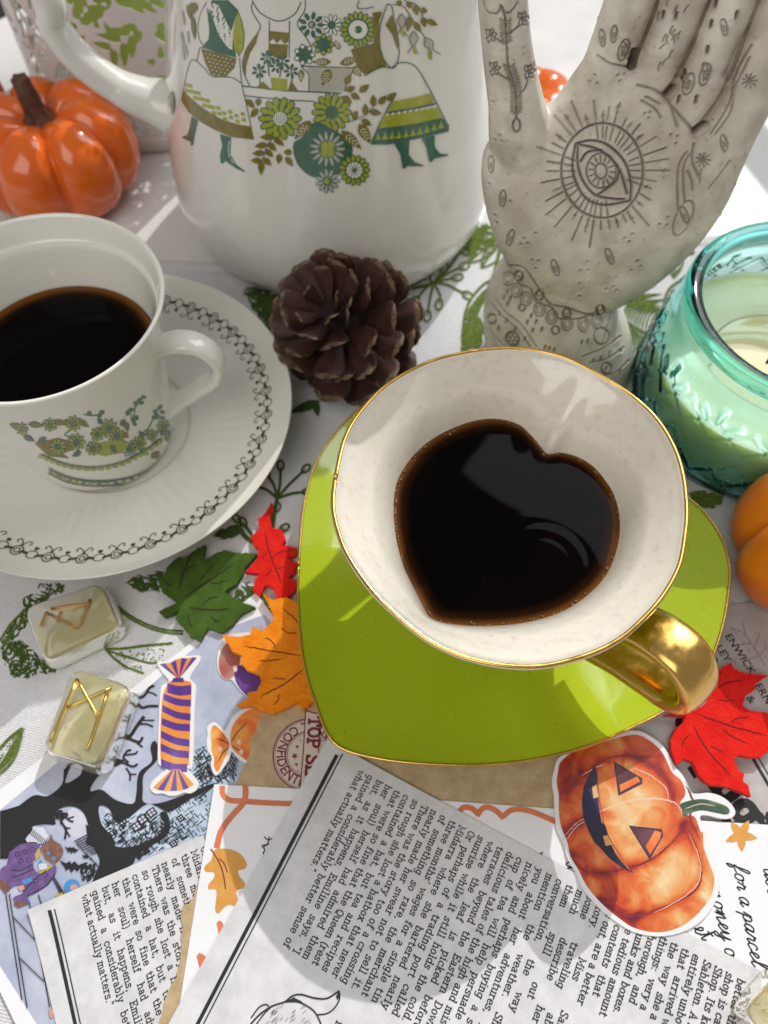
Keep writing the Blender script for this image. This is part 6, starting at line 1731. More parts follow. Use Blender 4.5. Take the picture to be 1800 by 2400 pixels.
# cloaked owl
RB, OW, BI, MU, SA = "purple_robe_print", "brown_owl_print", "blue_print", "yellow_print", "pink_print"
ps.poly(RB, spline(r1([(80, 540), (180, 470), (320, 460), (340, 540), (290, 620), (300, 700), (380, 730), (470, 650), (480, 720), (400, 830), (300, 900), (240, 920), (250, 990), (170, 990), (110, 940), (200, 890), (150, 830), (90, 850), (0, 830), (0, 700), (60, 650)]), 80))
ps.poly(OW, spline(r1([(350, 500), (420, 440), (440, 390), (460, 440), (520, 480), (545, 550), (510, 610), (460, 640), (390, 600)]), 40))
ps.poly(OW, r1([(0, 780), (60, 800), (90, 870), (40, 900), (0, 850)])); ps.poly(OW, r1([(120, 970), (210, 960), (220, 1000), (160, 1025), (120, 1000)]))
ps.poly(MU, r1([(300, 560), (340, 500), (350, 570), (310, 620)])); ps.poly(MU, r1([(330, 720), (430, 650), (460, 660), (370, 730)]))
ps.poly(MOON, r1([(330, 640), (400, 640), (410, 680), (340, 700)])); ps.poly(BI, r1([(190, 790), (270, 760), (280, 790), (210, 825)])); ps.poly(BI, r1([(320, 650), (350, 600), (360, 640)]))
for x, y in ((420, 553), (463, 598)): ps.ell(BI, *r1([(x, y)])[0], 4.2)
ps.poly(SA, r1([(150, 840), (200, 825), (215, 860), (170, 880)]))
for P0 in ([(80, 540), (180, 470), (320, 460)], [(100, 700), (180, 700), (280, 650)], [(110, 760), (200, 730), (290, 690)], [(240, 920), (400, 830), (480, 720)], [(200, 890), (300, 780), (400, 700)]):
    ps.line(BLK, spline(r1(P0), 12), 2.2)
for cx, cy in ((150, 560), (220, 540), (280, 520), (180, 620), (250, 610), (310, 790), (390, 740)): ps.ring(BLK, *r1([(cx, cy)])[0], 6, 5, 1.3, n=12)
ps.ell(BI, *r1([(620, 840)])[0], 18, 17); ps.ell(SA, *r1([(640, 850)])[0], 9, 8); ps.poly(MU, r1([(480, 910), (540, 890), (550, 930), (490, 940)]))
ps.poly("red_corner_print", r1([(420, 1890), (455, 1900), (465, 1960), (440, 1985), (425, 1950)]))
ps.build(post, {}, {SKY: M["sky_ink"], MOON: M["moon_ink"], HOU: M["house_ink"], BLK: M["black_ink"], RB: M["robe"], OW: M["owl_brown"], BI: M["blue_ink"], MU: M["mustard_ink"], SA: M["salmon_ink"], "red_corner_print": M["salmon_ink"]})

# ---- story sheets
STORY = ["story. Miss Sableton sp", "some traveling abroad and", "much describe her travels", "them spill out delicately", "conversation, the way someone", "mention the weather. She will", "you about her adventures, if you", "nicely and perhaps buying a second",
         "cup of tea will help persuade her.", "delicious tales of the high and misted", "terraces beyond the Eastern Downs", "where the leaf is picked before", "sunrise while it still holds the cold.", "Or perhaps of a trading port called", "Midarra where she bartered nearly",
         "three months' wages for a single tin", "of something so rare, the merchant", "nearly made her swear not to sell it.", "There was the story too of a crossing", "so rough she lost a hatbox that never", "contained a hat, but tea and recipes",
         "that were so fine that the Queen (rest", "her soul) herself had admired them", "but, as it happens, Emiline says, \"I", "gained a considerably better sense of", "what actually matters.\""]
EARLY = ["au", "better tha", "shop is car", "Shop. Its kee", "Sableton. A s", "entirely unbo", "that  arrived w", "the  way  she a", "things:  very a", "thorough,  and", "trunks and boxes.", "ose tedious amount", "ir contents  that", "ns out, are a better"]
TXT, RULE, FIG = "printed_text", "double_rule", "printed_drawing"
news1_px = [(68, 2133), (475, 1958), (700, 2400), (600, 2520), (160, 2520)]
CURL1 = edge_curl((68, 2133), (475, 1958), Z_NEWS1, .10, .55, .006)
n1 = paper("story_sheet", "small grey story page half under the torn brown paper at bottom left", "paper", news1_px, Z_NEWS1, M["newsprint"], curl=CURL1)
s1 = Sheet(Z_NEWS1, CURL1, base=.008, step=.0002, fine=20.0)
A0 = on_z(*r1([(712, 925)])[0], Z_NEWS1)[:2]; A1 = on_z(*r1([(925, 1865)])[0], Z_NEWS1)[:2]
dt = (A1 - A0) / np.linalg.norm(A1 - A0)
B1 = on_z(*r1([(1485, 610)])[0], Z_NEWS1)[:2]
step1 = (B1 - A0) / 9.0
unit = np.linalg.norm(step1) / 11.2
colw = unit * 205
for i in range(13):
    ln = STORY[-1 - i]
    p = A0 + step1 * i - np.array([-dt[1], dt[0]]) * 0
    px = project([p[0], p[1], Z_NEWS1])
    s1.text(TXT, ln, px, dt, unit, width=colw, justify=(i != 0), lw=1.02)
def rule(sheet, a_px, b_px, w, n=1):
    sheet.line(RULE, [a_px, b_px], w)
rule(s1, *r1([(435, 1045), (670, 2120)]), 8.5); rule(s1, *r1([(478, 1035), (715, 2120)]), 2.8)
s1.build(n1, {}, {TXT: M["ink"], RULE: M["black_ink"]})

# ---- grey paper at the right
gp = paper("grey_paper", "pinkish grey paper with large lettering under the red maple leaf", "paper", [(1480, 1580), (1640, 1425), (1870, 1400), (1870, 2010), (1440, 2010)], Z_GREY, M["grey_paper"])
sg = Sheet(Z_GREY, base=.006, step=.0002)
def wdir(a, b, z): 
    v = on_z(*b, z)[:2] - on_z(*a, z)[:2]; return v / np.linalg.norm(v)
for a, b, t_, sz in (((1350, 120), (1530, 390), "ENWICK S", .36), ((1285, 200), (1400, 370), "LEY", .36), ((1245, 290), (1340, 430), "R", .36), ((1560, 470), (1650, 610), "ERN", .36), ((1500, 560), (1560, 640), "&", .36)):
    pa, pb = r5([a, b]); sans(sg, TXT, t_, pa, wdir(pa, pb, Z_GREY), sz, .012)
for a, b, t_, sz in (((990, 700), (1090, 860), "C", .95), ((1110, 1060), (1190, 1180), "r", .8), ((1260, 1180), (1480, 1480), "ng", 1.15), ((1590, 1400), (1659, 1520), "s", .8)):
    pa, pb = r5([a, b]); sg.text("large_text", t_, pa, wdir(pa, pb, Z_GREY), sz / 9, lw=2.1)
sg.line(RULE, r5([(1545, 975), (1700, 1240)]), 7); sg.line(RULE, r5([(1580, 965), (1720, 1200)]), 3)
VE = "leaf_vein_print"
M["vein_ink"] = pbr("vein_ink", (0.25, 0.22, 0.22, 1), .8)
for P0 in ([(1390, 60), (1500, 120), (1640, 330)], [(1500, 120), (1480, 20)], [(1560, 210), (1600, 100)], [(1540, 170), (1440, 190)], [(1590, 260), (1500, 300)], [(1600, 270), (1650, 190)]): sg.line(VE, spline(r5(P0), 8), 2.0)
for i in range(16):
    x, y = rr_.uniform(1400, 1650), rr_.uniform(40, 360); sg.line(VE, r5([(x, y), (x + rr_.uniform(-40, 40), y + rr_.uniform(-30, 30))]), 1.1)
sg.build(gp, {}, {TXT: M["ink"], "large_text": M["black_ink"], RULE: M["black_ink"], VE: M["vein_ink"]})

# ---- torn brown paper with stamp
left_edge = r6([(690, 720), (660, 800), (640, 880), (630, 950), (560, 1030), (570, 1120), (560, 1200), (540, 1260), (500, 1300), (470, 1370), (450, 1420), (430, 1470)]) + [(536, 1900), (480, 2030)] + \
    r1([(1640, 985), (1580, 1010), (1570, 1130), (1580, 1180), (1565, 1280), (1570, 1390), (1545, 1500), (1520, 1620), (1490, 1660), (1450, 1730), (1420, 1830), (1410, 1900), (1385, 1960), (1365, 2040)])
kraft_px = torn(left_edge, 1.8, 4) + [(360, 2520), (700, 2520), (1380, 2120), (1420, 1600), (700, 1480)]
kr = paper("brown_paper", "torn tan kraft paper stamped top secret, lying under the lime saucer", "paper", kraft_px, Z_KRAFT, M["kraft"], .03)
sk = Sheet(Z_KRAFT, base=.006, step=.0002)
STP, STF = "stamp_print", "stamp_field"
sc_px = r6([(1130, 1190)])[0]
SC = on_z(*sc_px, Z_KRAFT)[:2]
sl_px = r6([(790, 1190)])[0]
SR = np.linalg.norm(on_z(*sl_px, Z_KRAFT)[:2] - SC)
def circle_px(r): 
    return [tuple(project([SC[0] + r * math.cos(t), SC[1] + r * math.sin(t), Z_KRAFT])) for t in np.linspace(0, 2 * np.pi, 72, endpoint=False)]
sk.poly(STF, circle_px(SR))
for r_, w in ((SR, 3.2), (SR * .95, 1.4), (SR * .64, 2.6), (SR * .59, 1.4)): sk.line(STP, circle_px(r_), w, closed=True)
sans(sk, STP, "CONFIDENTIAL", sc_px, (1, 0), .40, .02, bend=(SC, SR * .90, 2.02, 1))
sans(sk, STP, "CONFIDENTIAL", sc_px, (1, 0), .40, .02, bend=(SC, SR * .90, -1.12, 1))
def star(cx, cy, r):
    sk.poly(STP, [(cx + (r if i % 2 == 0 else r * .42) * math.cos(i * math.pi / 5 + .3), cy + (r if i % 2 == 0 else r * .42) * math.sin(i * math.pi / 5 + .3)) for i in range(10)])
for x, y, r_ in ((998, 1210, 9), (1022, 1120, 5.5), (1015, 1293, 5.5), (1048, 1060, 3), (1030, 1355, 3), (1265, 1060, 3)): star(*r6([(x, y)])[0], r_)
sk.poly(STF, r6([(1110, 775), (1235, 800), (1245, 1240), (1100, 1530), (1050, 1530), (1070, 1200)]))
for P0 in ([(1105, 775), (1080, 1200), (1050, 1530)], [(1240, 800), (1230, 1180)], [(1100, 770), (1180, 790), (1240, 800)]): sk.line(STP, r6(P0), 2.8)
pa, pb = r6([(1140, 830), (1105, 1400)])
sk.text(STP, "TOP SECRET", pa, wdir(pa, pb, Z_KRAFT), .050, lw=1.7)
sk.build(kr, {}, {STP: M["stamp_red"], STF: M["stamp_field"]})

# ---- white card with coral scroll border
card_px = [(502, 1838), (701, 1849), (1034, 1876), (1296, 1895), (1653, 1924), (1880, 1938), (1880, 2640), (395, 2520)]
cd = paper("bordered_card", "white card with coral scroll border and orange leaf under the large story page", "card", card_px, Z_CARD, M["card_white"], .03)
sw = Sheet(Z_CARD, base=.006, step=.0002)
CO, OC, PL, HWR = "coral_border", "orange_leaf_print", "leaf_vein_print", "handwriting"
sw.line(CO, spline(r2([(800, 345), (600, 338), (400, 325), (290, 315), (240, 270), (235, 205)]), 40), 13)
sw.line(CO, spline(r2([(415, 205), (415, 280), (390, 350), (300, 450), (225, 560), (190, 690)]), 40), 14)
sw.poly(OC, loop_spline(r2([(180, 700), (300, 700), (380, 740), (425, 810), (410, 850), (360, 865), (370, 910), (410, 960), (400, 1000), (345, 1020), (360, 1100), (340, 1140), (290, 1130), (240, 1160), (210, 1195), (180, 1170), (190, 1020), (130, 1010), (130, 970), (170, 920), (170, 880), (105, 870), (100, 830), (150, 780)]), 110))
sw.line(PL, spline(r2([(145, 695), (200, 780), (240, 880), (262, 1010)]), 20), 3.2); sw.line(PL, spline(r2([(210, 770), (250, 810), (275, 880)]), 10), 3.0)
sw.poly("drop", r2([(190, 1270), (215, 1252), (235, 1265), (252, 1310), (215, 1390)])); sw.poly("drop", r2([(35, 1530), (55, 1503), (85, 1515), (128, 1555), (70, 1665)]))
sw.line("scallop", spline(r3([(750, 170), (790, 140), (850, 150), (905, 200)]), 16), 13); sw.line("scallop", spline(r3([(890, 205), (930, 150), (980, 140), (1040, 170), (1100, 225)]), 18), 13); sw.line("scallop", spline(r3([(1090, 215), (1150, 165), (1230, 155), (1320, 175), (1420, 215), (1520, 260)]), 20), 13)
for a in (.2, 1.5, 2.75, 4.05, 5.2):
    q = np.array(r5([(1468, 1530)])[0]); e = q + np.array([math.cos(a), math.sin(a)]) * 40
    sw.leaf("orange_flower_print", q[0], q[1], e[0], e[1], 20)
sw.ell("orange_flower_print", *r5([(1468, 1530)])[0], 9)
# handwriting
CUR = {'f': (3.4, [[(.2, 1), (1.6, 3), (2.6, 6.4), (2.2, 7.4), (1.5, 6.6), (.9, 2), (.3, -2), (.8, -2.4), (1.5, -1), (1.3, .4), (3.4, 1.2)]]), 'o': (4.0, [[(2.6, 3.8), (1.4, 3.9), (.6, 2.4), (1, .5), (2.2, .3), (3.1, 2), (2.7, 3.7), (3.2, 3.2), (4.2, 3.4)]]), 'r': (3.4, [[(0, 1), (1.4, 4), (1.5, 3.4), (2.6, 3.4), (2.2, 1), (2.6, .2), (3.6, 1.2)]]),
       'a': (4.2, [[(3.2, 3.7), (1.8, 4), (.6, 2.4), (.9, .5), (1.8, .4), (3.1, 2.6), (3.2, 3.7), (2.8, 1), (3.2, .2), (4.4, 1.4)]]), 'p': (4.2, [[(0, 1), (1.4, 3.9), (.6, -2.4)], [(1.2, 2.8), (2.4, 4), (3.4, 3), (3, .9), (1.8, .3), (1.2, .9)], [(2.2, .3), (4.2, 1.2)]]), 'c': (3.4, [[(2.8, 3.2), (2, 4), (.8, 3), (.5, 1.2), (1.3, .2), (3.5, 1.4)]]),
       'e': (3.3, [[(0, 1), (1.8, 2.2), (2.4, 3.4), (1.7, 4), (.9, 3), (.8, 1), (1.6, .2), (3.4, 1.4)]]), 'l': (2.8, [[(0, 1), (1.6, 4), (2.4, 6.8), (1.7, 7.4), (1.2, 5.6), (1, 1), (1.6, .2), (2.9, 1.3)]]), 't': (3.0, [[(0, 1), (1.5, 4), (2, 6.4), (1.4, 1.2), (1.8, .2), (3.0, 1.3)], [(.6, 4.6), (3.2, 5)]]),
       'n': (4.8, [[(0, 1), (1.2, 4), (.9, .2), (1.8, 3), (2.9, 4), (2.9, .8), (3.4, .2), (4.9, 1.4)]]), 'y': (4.2, [[(0, 1.2), (.9, 3.9), (.9, 1), (1.6, .3), (3, 2.4), (3.3, 3.9), (2.6, -1.4), (1.6, -2.5), (.9, -1.6), (4.2, 1.2)]]), 'd': (4.4, [[(3, 3.7), (1.8, 4), (.6, 2.4), (.9, .5), (1.8, .4), (3, 2.4), (3.8, 7.2), (3, 1), (3.4, .2), (4.6, 1.4)]]), 's': (3.2, [[(0, .9), (1.8, 4.2), (2.2, 2.2), (1.7, .3), (.6, .6)], [(1.4, .3), (3.3, 1.3)]]), 'm': (6.4, [[(0, 1), (1.2, 4), (.9, .2), (1.8, 3), (2.7, 4), (2.6, .2), (3.6, 3.2), (4.4, 4), (4.5, .8), (5, .2), (6.5, 1.4)]]), ' ': (2.4, [])}
def cursive(sheet, key, txt, a_px, b_px, u, lw=.62, slant=.22):
    d = wdir(a_px, b_px, sheet.z); up = np.array([-d[1], d[0]]) + d * slant
    o = on_z(*a_px, sheet.z)[:2]; x = 0; sheet.tl = sheet._lift()
    V, F = sheet.layers.setdefault(key, ([], []))
    for ch in txt:
        w, st = CUR.get(ch, (4, []))
        for s_ in st:
            P = spline(np.array(s_, float), len(s_) * 4)
            Q = o + np.outer((x + P[:, 0]) * u, d) + np.outer(P[:, 1] * u, up)
            sheet._strip(V, F, Q, lw * u)
        x += w
for hk, (a, b, t_) in enumerate((((1405, 375), (1540, 1075), "for a parcel t"), ((1215, 440), (1345, 970), "  money off"), ((1620, 400), (1740, 1000), "doors no mo"), ((1125, 840), (1180, 900), "et"))):
    pa, pb = r4([a, b]); cursive(sw, "h%d" % hk, t_, pa, pb, .060)
pa, pb = r3([(1570, 560), (1600, 640)]); cursive(sw, "h4", "de", pa, pb, .060)
sw.line(HWR, spline(r2([(600, 600), (590, 650), (560, 680)]), 8), 3); sw.line(HWR, spline(r2([(560, 600), (590, 625), (630, 610)]), 8), 2.6); sw.line(HWR, spline(r2([(600, 660), (545, 670), (565, 700), (550, 735)]), 10), 2.8)
sw.line("h5", r3([(1375, 500), (1400, 490), (1385, 515), (1412, 525)]), 2.4)
sw.build(cd, {"scallop": "coral_border", "drop": "coral_border", **{"h%d" % i: "handwriting" for i in range(6)}}, {CO: M["coral"], OC: M["ochre"], "orange_flower_print": M["ochre"], "scallop": M["coral"], "drop": M["coral"], "h0": M["ink"], "h1": M["ink"], "h2": M["ink"], "h3": M["ink"], "h4": M["ink"], "h5": M["ink"], PL: M["plum"], HWR: M["ink"]})

# ---- large story page
news2_px = [(768, 1735), (980, 1850), (1320, 2031), (1648, 2208), (1880, 2325), (1880, 2700), (320, 2540)]
CURL2 = edge_curl((768, 1735), (320, 2540), Z_NEWS2, .16, .8)
n2 = paper("story_sheet", "large grey story page with double rule in front of the lime saucer", "paper", news2_px, Z_NEWS2, M["newsprint"], curl=CURL2)
s2 = Sheet(Z_NEWS2, CURL2, base=.008, step=.0002, fine=20.0)
A0 = on_z(*r2([(1318, 88)])[0], Z_NEWS2)[:2]; A1 = on_z(*r2([(950, 818)])[0], Z_NEWS2)[:2]
dt = (A1 - A0) / np.linalg.norm(A1 - A0)
C0 = on_z(*r3([(322, 40)])[0], Z_NEWS2)[:2]; C1 = on_z(*r3([(1588, 735)])[0], Z_NEWS2)[:2]
step2 = (C1 - C0) / 17.0
unit = np.linalg.norm(step2) / 11.2
E0 = on_z(*r2([(1398, 125)])[0], Z_NEWS2)[:2]; E1 = on_z(*r2([(742, 1465)])[0], Z_NEWS2)[:2]
colw = np.linalg.norm(E1 - E0)
lines_ = EARLY + STORY
for i in range(len(lines_)):
    ln = lines_[-1 - i]
    p = C0 + step2 * (i - 5)
    px = project([p[0], p[1], Z_NEWS2])
    s2.text(TXT, ln, px, dt, unit, width=colw, justify=(0 < i < len(STORY)), lw=1.02)
for i, ln in enumerate(["until the friends who", "friendly hello from"]):
    p = C0 + step2 * (4 - i * 1.0) + dt * (colw + .75)
    s2.text(TXT, ln, project([p[0], p[1], Z_NEWS2]), dt, unit, lw=1.02)
rule(s2, *r2([(1128, -30), (10, 2130)]), 8.5); rule(s2, *r2([(1172, -40), (55, 2130)]), 3.0)
# ink drawing of a curled ghost tail
s2.line(FIG, spline(r2([(430, 2090), (520, 1990), (620, 1920), (720, 1885), (780, 1840), (850, 1828), (950, 1855), (1040, 1860), (1100, 1830), (1143, 1800)]), 50), 4)
s2.line(FIG, spline(r2([(1143, 1800), (1148, 1860), (1110, 1930), (1050, 1975), (975, 1985)]), 24), 3.4)
s2.line(FIG, spline(r2([(720, 1885), (820, 1885), (900, 1920), (960, 1970), (1000, 2050), (1020, 2120)]), 30), 3.4)
s2.line(FIG, spline(r2([(460, 2010), (520, 1930), (570, 1905), (600, 1918)]), 16), 3.2); s2.line(FIG, spline(r2([(500, 2060), (560, 1980), (620, 1920)]), 14), 3)
s2.poly(FIG, r2([(1120, 1840), (1143, 1805), (1146, 1850), (1130, 1872)])); s2.poly(FIG, r2([(735, 1880), (790, 1850), (850, 1880), (900, 1925), (860, 1900), (800, 1880)]))
for i in range(30):
    x, y = rr_.uniform(560, 900), rr_.uniform(1930, 2080); s2.line(FIG, r2([(x, y), (x + 26, y - 30)]), .8)
s2.build(n2, {}, {TXT: M["ink"], RULE: M["black_ink"], FIG: M["ink"]})
# ------------------------------------------------------------------ felt leaves
def felt(name, col, col2):
    return pbr(name, col, .95, spec=.1, sheen=.12, vary=(260, col2, .35, .7), bump=(1100, .9, .06))
M["felt_green"] = felt("felt_green", (0.042, 0.085, 0.010, 1), (0.065, 0.12, 0.018, 1))
M["felt_red"] = felt("felt_red", (0.62, 0.010, 0.008, 1), (0.74, 0.022, 0.014, 1))
M["felt_orange"] = felt("felt_orange", (0.78, 0.20, 0.006, 1), (0.88, 0.29, 0.018, 1))
M["burnt_line"] = pbr("burnt_line", (0.02, 0.012, 0.008, 1), .9)
M["burnt_red"] = pbr("burnt_red", (0.10, 0.006, 0.006, 1), .9)
M["burnt_brown"] = pbr("burnt_brown", (0.16, 0.03, 0.004, 1), .9)
def felt_leaf(label, outline_px, z0, z1, m, veins, vm, seed):
    o_px = torn(list(outline_px) + [outline_px[0]], .7, seed, 7.0)[:-1]
    P = flat_outline(o_px, z1)
    c_ = P.mean(0)
    t = thing("felt_leaf", label, "leaf", (c_[0], c_[1], z0), "felt autumn leaves")
    V, F = slab(P, z0, z1)
    BODY[t] = mk("felt", V, F, m, t, smooth=False)
    sv = Sheet(z1, base=.004, step=.0001)
    for v, w in veins:
        sv.line("vein_line", torn(spline(v, 10), .5, seed + 1, 6), w, taper=True)
    sv.build(t, {}, {"vein_line": vm})
    return t
felt_leaf("dark green felt maple leaf beside the fluted saucer",
    c6([(800, 612), (770, 585), (862, 545), (845, 528), (785, 490), (772, 450), (755, 402), (800, 410), (812, 368), (868, 320), (905, 325), (950, 285), (1000, 265), (985, 310), (1000, 335), (1060, 298), (1100, 290), (1150, 302), (1250, 305), (1195, 368), (1172, 415), (1150, 452), (1092, 490), (1150, 530), (1240, 566), (1172, 600), (1122, 660), (1080, 690), (1010, 668), (975, 730), (920, 702), (888, 660), (852, 622), (872, 580), (838, 600)]), .16, .40, M["felt_green"],
    [(c6([(895, 520), (980, 460), (1060, 410), (1140, 350)]), 3.6), (c6([(870, 480), (885, 420), (930, 300)]), 3.4), (c6([(915, 565), (1000, 580), (1125, 575)]), 3.6), (c6([(970, 440), (1000, 400), (1045, 350)]), 3), (c6([(1010, 440), (1050, 450), (1095, 438)]), 3), (c6([(985, 555), (1020, 525), (1065, 515)]), 3), (c6([(1025, 605), (1040, 630), (1065, 640)]), 3), (c6([(915, 595), (915, 630), (935, 665)]), 3), (c6([(795, 432), (815, 455), (842, 463)]), 3), (c6([(900, 390), (925, 370), (950, 355)]), 3)], M["burnt_line"], 31)
felt_leaf("narrow red felt oak leaf touching the edge of the lime saucer",
    c6([(1320, 55), (1330, 80), (1312, 130), (1320, 180), (1368, 190), (1390, 238), (1368, 262), (1440, 278), (1444, 308), (1398, 328), (1444, 352), (1432, 400), (1400, 420), (1444, 442), (1432, 490), (1390, 527), (1340, 520), (1330, 470), (1290, 460), (1260, 512), (1228, 480), (1240, 432), (1262, 400), (1190, 396), (1250, 330), (1260, 282), (1230, 262), (1220, 222), (1262, 180), (1250, 140), (1290, 110)]), .16, .38, M["felt_red"],
    [(c6([(1285, 190), (1310, 300), (1370, 455)]), 3), (c6([(1320, 330), (1360, 300), (1410, 290)]), 2.2), (c6([(1340, 380), (1390, 370)]), 2.2), (c6([(1300, 300), (1270, 330)]), 2.2), (c6([(1320, 380), (1290, 420)]), 2.2)], M["burnt_red"], 33)
felt_leaf("bright orange felt maple leaf tucked under the lime saucer",
    c6([(1280, 500), (1320, 530), (1390, 520), (1450, 540), (1500, 700), (1505, 900), (1530, 1020), (1500, 1042), (1472, 1066), (1442, 1030), (1400, 1050), (1332, 1086), (1290, 1072), (1232, 1046), (1172, 1052), (1150, 1040), (1212, 1010), (1200, 982), (1250, 970), (1270, 930), (1260, 892), (1200, 872), (1166, 832), (1180, 800), (1132, 782), (1110, 742), (1076, 700), (1150, 710), (1218, 700), (1226, 660), (1280, 680), (1320, 640), (1332, 610)]), .33, .56, M["felt_orange"],
    [(c6([(1180, 755), (1300, 775), (1470, 803)]), 3.2), (c6([(1282, 715), (1320, 730), (1342, 770)]), 2.8), (c6([(1255, 828), (1320, 825), (1372, 815)]), 2.8), (c6([(1265, 1000), (1380, 940), (1475, 868)]), 3.2), (c6([(1325, 912), (1385, 916)]), 2.6), (c6([(1355, 985), (1350, 1020), (1325, 1045)]), 2.6), (c6([(1370, 570), (1430, 620), (1470, 670)]), 2.8), (c6([(1365, 668), (1400, 690), (1450, 695)]), 2.6)], M["burnt_brown"], 35)
felt_leaf("large red felt maple leaf under the gold handle at the right edge",
    r5([(930, 680), (1070, 690), (1060, 732), (1000, 782), (970, 862), (980, 930), (1010, 1032), (1062, 990), (1130, 1010), (1160, 1082), (1190, 1130), (1242, 1170), (1330, 1182), (1400, 1200), (1460, 1222), (1536, 1256), (1520, 1180), (1480, 1150), (1492, 1100), (1440, 1060), (1420, 992), (1452, 960), (1540, 982), (1612, 975), (1640, 950), (1700, 930), (1760, 800), (1700, 690), (1640, 660), (1530, 650), (1480, 612), (1502, 540), (1572, 500), (1560, 462), (1665, 400), (1560, 390), (1480, 380), (1420, 350), (1398, 308), (1340, 340), (1290, 372), (1300, 440), (1250, 560), (1200, 620), (1100, 650)]), .36, .60, M["felt_red"],
    [(r5([(1160, 675), (1400, 760), (1659, 830)]), 3.4), (r5([(1130, 755), (1230, 930), (1400, 1115)]), 3.2), (r5([(1300, 490), (1380, 450), (1480, 437)]), 3), (r5([(1050, 905), (1065, 860), (1110, 818)]), 3), (r5([(1395, 738), (1440, 705), (1530, 698)]), 3), (r5([(1250, 900), (1340, 942)]), 2.8), (r5([(1330, 775), (1420, 840), (1520, 885)]), 2.8), (r5([(1310, 410), (1340, 370)]), 2.6), (r5([(1300, 570), (1360, 580), (1425, 575)]), 2.6)], M["burnt_red"], 37)

# ------------------------------------------------------------------ stickers
M["sticker_white"] = pbr("sticker_white", (0.78, 0.77, 0.79, 1), .35, coat=.3, coat_rough=.15)
def sticker(name, label, outline_px, z0, z1, cat="sticker"):
    P = flat_outline(outline_px, z1); c_ = P.mean(0)
    t = thing(name, label, cat, (c_[0], c_[1], z0), "paper stickers")
    V, F = slab(P, z0, z1, .012)
    BODY[t] = mk("backing", V, F, M["sticker_white"], t, smooth=False)
    return t
def ramp_mat(name, cols, scale, rough=.4, coat=.3, distort=0.0, xyz=None):
    m, nt, b = new_mat(name); L = nt.links
    tc = nt.nodes.new("ShaderNodeTexCoord"); mp = nt.nodes.new("ShaderNodeMapping"); mp.inputs["Scale"].default_value = xyz or (1, 1, 1)
    L.new(tc.outputs["Object"], mp.inputs[0])
    n = nt.nodes.new("ShaderNodeTexNoise"); n.inputs["Scale"].default_value = scale; n.inputs["Detail"].default_value = 7; n.inputs["Distortion"].default_value = distort
    L.new(mp.outputs[0], n.inputs["Vector"])
    r = nt.nodes.new("ShaderNodeValToRGB"); e = r.color_ramp.elements
    ps_ = np.linspace(.3, .7, len(cols))
    e[0].position = ps_[0]; e[0].color = cols[0]; e[1].position = ps_[-1]; e[1].color = cols[-1]
    for p, c_ in zip(ps_[1:-1], cols[1:-1]): q = e.new(p); q.color = c_
    L.new(n.outputs["Fac"], r.inputs[0]); L.new(r.outputs[0], b.inputs["Base Color"])
    b.inputs["Roughness"].default_value = rough; b.inputs["Coat Weight"].default_value = coat; b.inputs["Coat Roughness"].default_value = .12
    return m
RED, ORA, PEA, YEL = (0.34, 0.030, 0.012, 1), (0.62, 0.11, 0.028, 1), (0.72, 0.24, 0.085, 1), (0.74, 0.45, 0.20, 1)
M["wc_dark"] = ramp_mat("wc_dark", [(0.20, 0.016, 0.022, 1), RED, (0.48, 0.06, 0.02, 1), ORA], 55, distort=.8)
M["wc_mid"] = ramp_mat("wc_mid", [RED, (0.52, 0.07, 0.02, 1), ORA, PEA], 50, distort=1.0)
M["wc_light"] = ramp_mat("wc_light", [ORA, PEA, (0.74, 0.34, 0.12, 1), YEL, (0.78, 0.56, 0.30, 1)], 48, distort=.8)
M["wc_line"] = pbr("wc_line", (0.17, 0.018, 0.022, 1), .45, vary=(220, (0.30, 0.03, 0.03, 1), .4, .7))
M["wc_pale"] = pbr("wc_pale", (0.74, 0.52, 0.42, 1), .45)
M["wc_navy"] = ramp_mat("wc_navy", [(0.012, 0.010, 0.022, 1), (0.016, 0.016, 0.05, 1), (0.03, 0.028, 0.09, 1)], 60)
M["wc_purple"] = ramp_mat("wc_purple", [(0.05, 0.012, 0.02, 1), (0.10, 0.03, 0.05, 1), (0.18, 0.07, 0.09, 1)], 80)
M["wc_orange"] = pbr("wc_orange", (0.74, 0.15, 0.03, 1), .45, vary=(200, (0.78, 0.26, 0.07, 1), .4, .7))
M["wc_green"] = ramp_mat("wc_green", [(0.02, 0.05, 0.035, 1), (0.05, 0.10, 0.06, 1), (0.20, 0.26, 0.13, 1)], 90, xyz=(1, 3, 1))
p_out = r5([(200, 965), (300, 915), (420, 870), (600, 800), (740, 790), (830, 830), (910, 890), (965, 970), (1000, 1040), (1060, 1110), (1090, 1180), (1130, 1235), (1240, 1230), (1330, 1255), (1400, 1310), (1430, 1370), (1400, 1410), (1330, 1416), (1230, 1392), (1180, 1402), (1208, 1480)]) + \
    r4([(1235, 150), (1236, 240), (1290, 380), (1322, 470), (1310, 580), (1270, 680), (1190, 780), (1080, 850), (950, 886), (820, 886), (690, 852), (590, 792), (500, 722), (420, 642), (350, 552), (300, 442), (240, 332), (215, 232), (165, 120), (150, 0)]) + r5([(145, 1250), (130, 1150), (148, 1060), (166, 1000)])
Z_ST = 0.445
pst = sticker("pumpkin_sticker", "smiling orange jack-o'-lantern sticker lying on the story page", loop_spline(p_out, 170), .40, Z_ST)
sp2 = Sheet(Z_ST, base=.004, step=.0001)
WD, WM, WL, LN, PA, NV, PU, WO, WG = "dark_rind_print", "rind_print", "light_rind_print", "rib_line", "highlight_line", "mouth_print", "eye_print", "orange_print", "stalk_print"
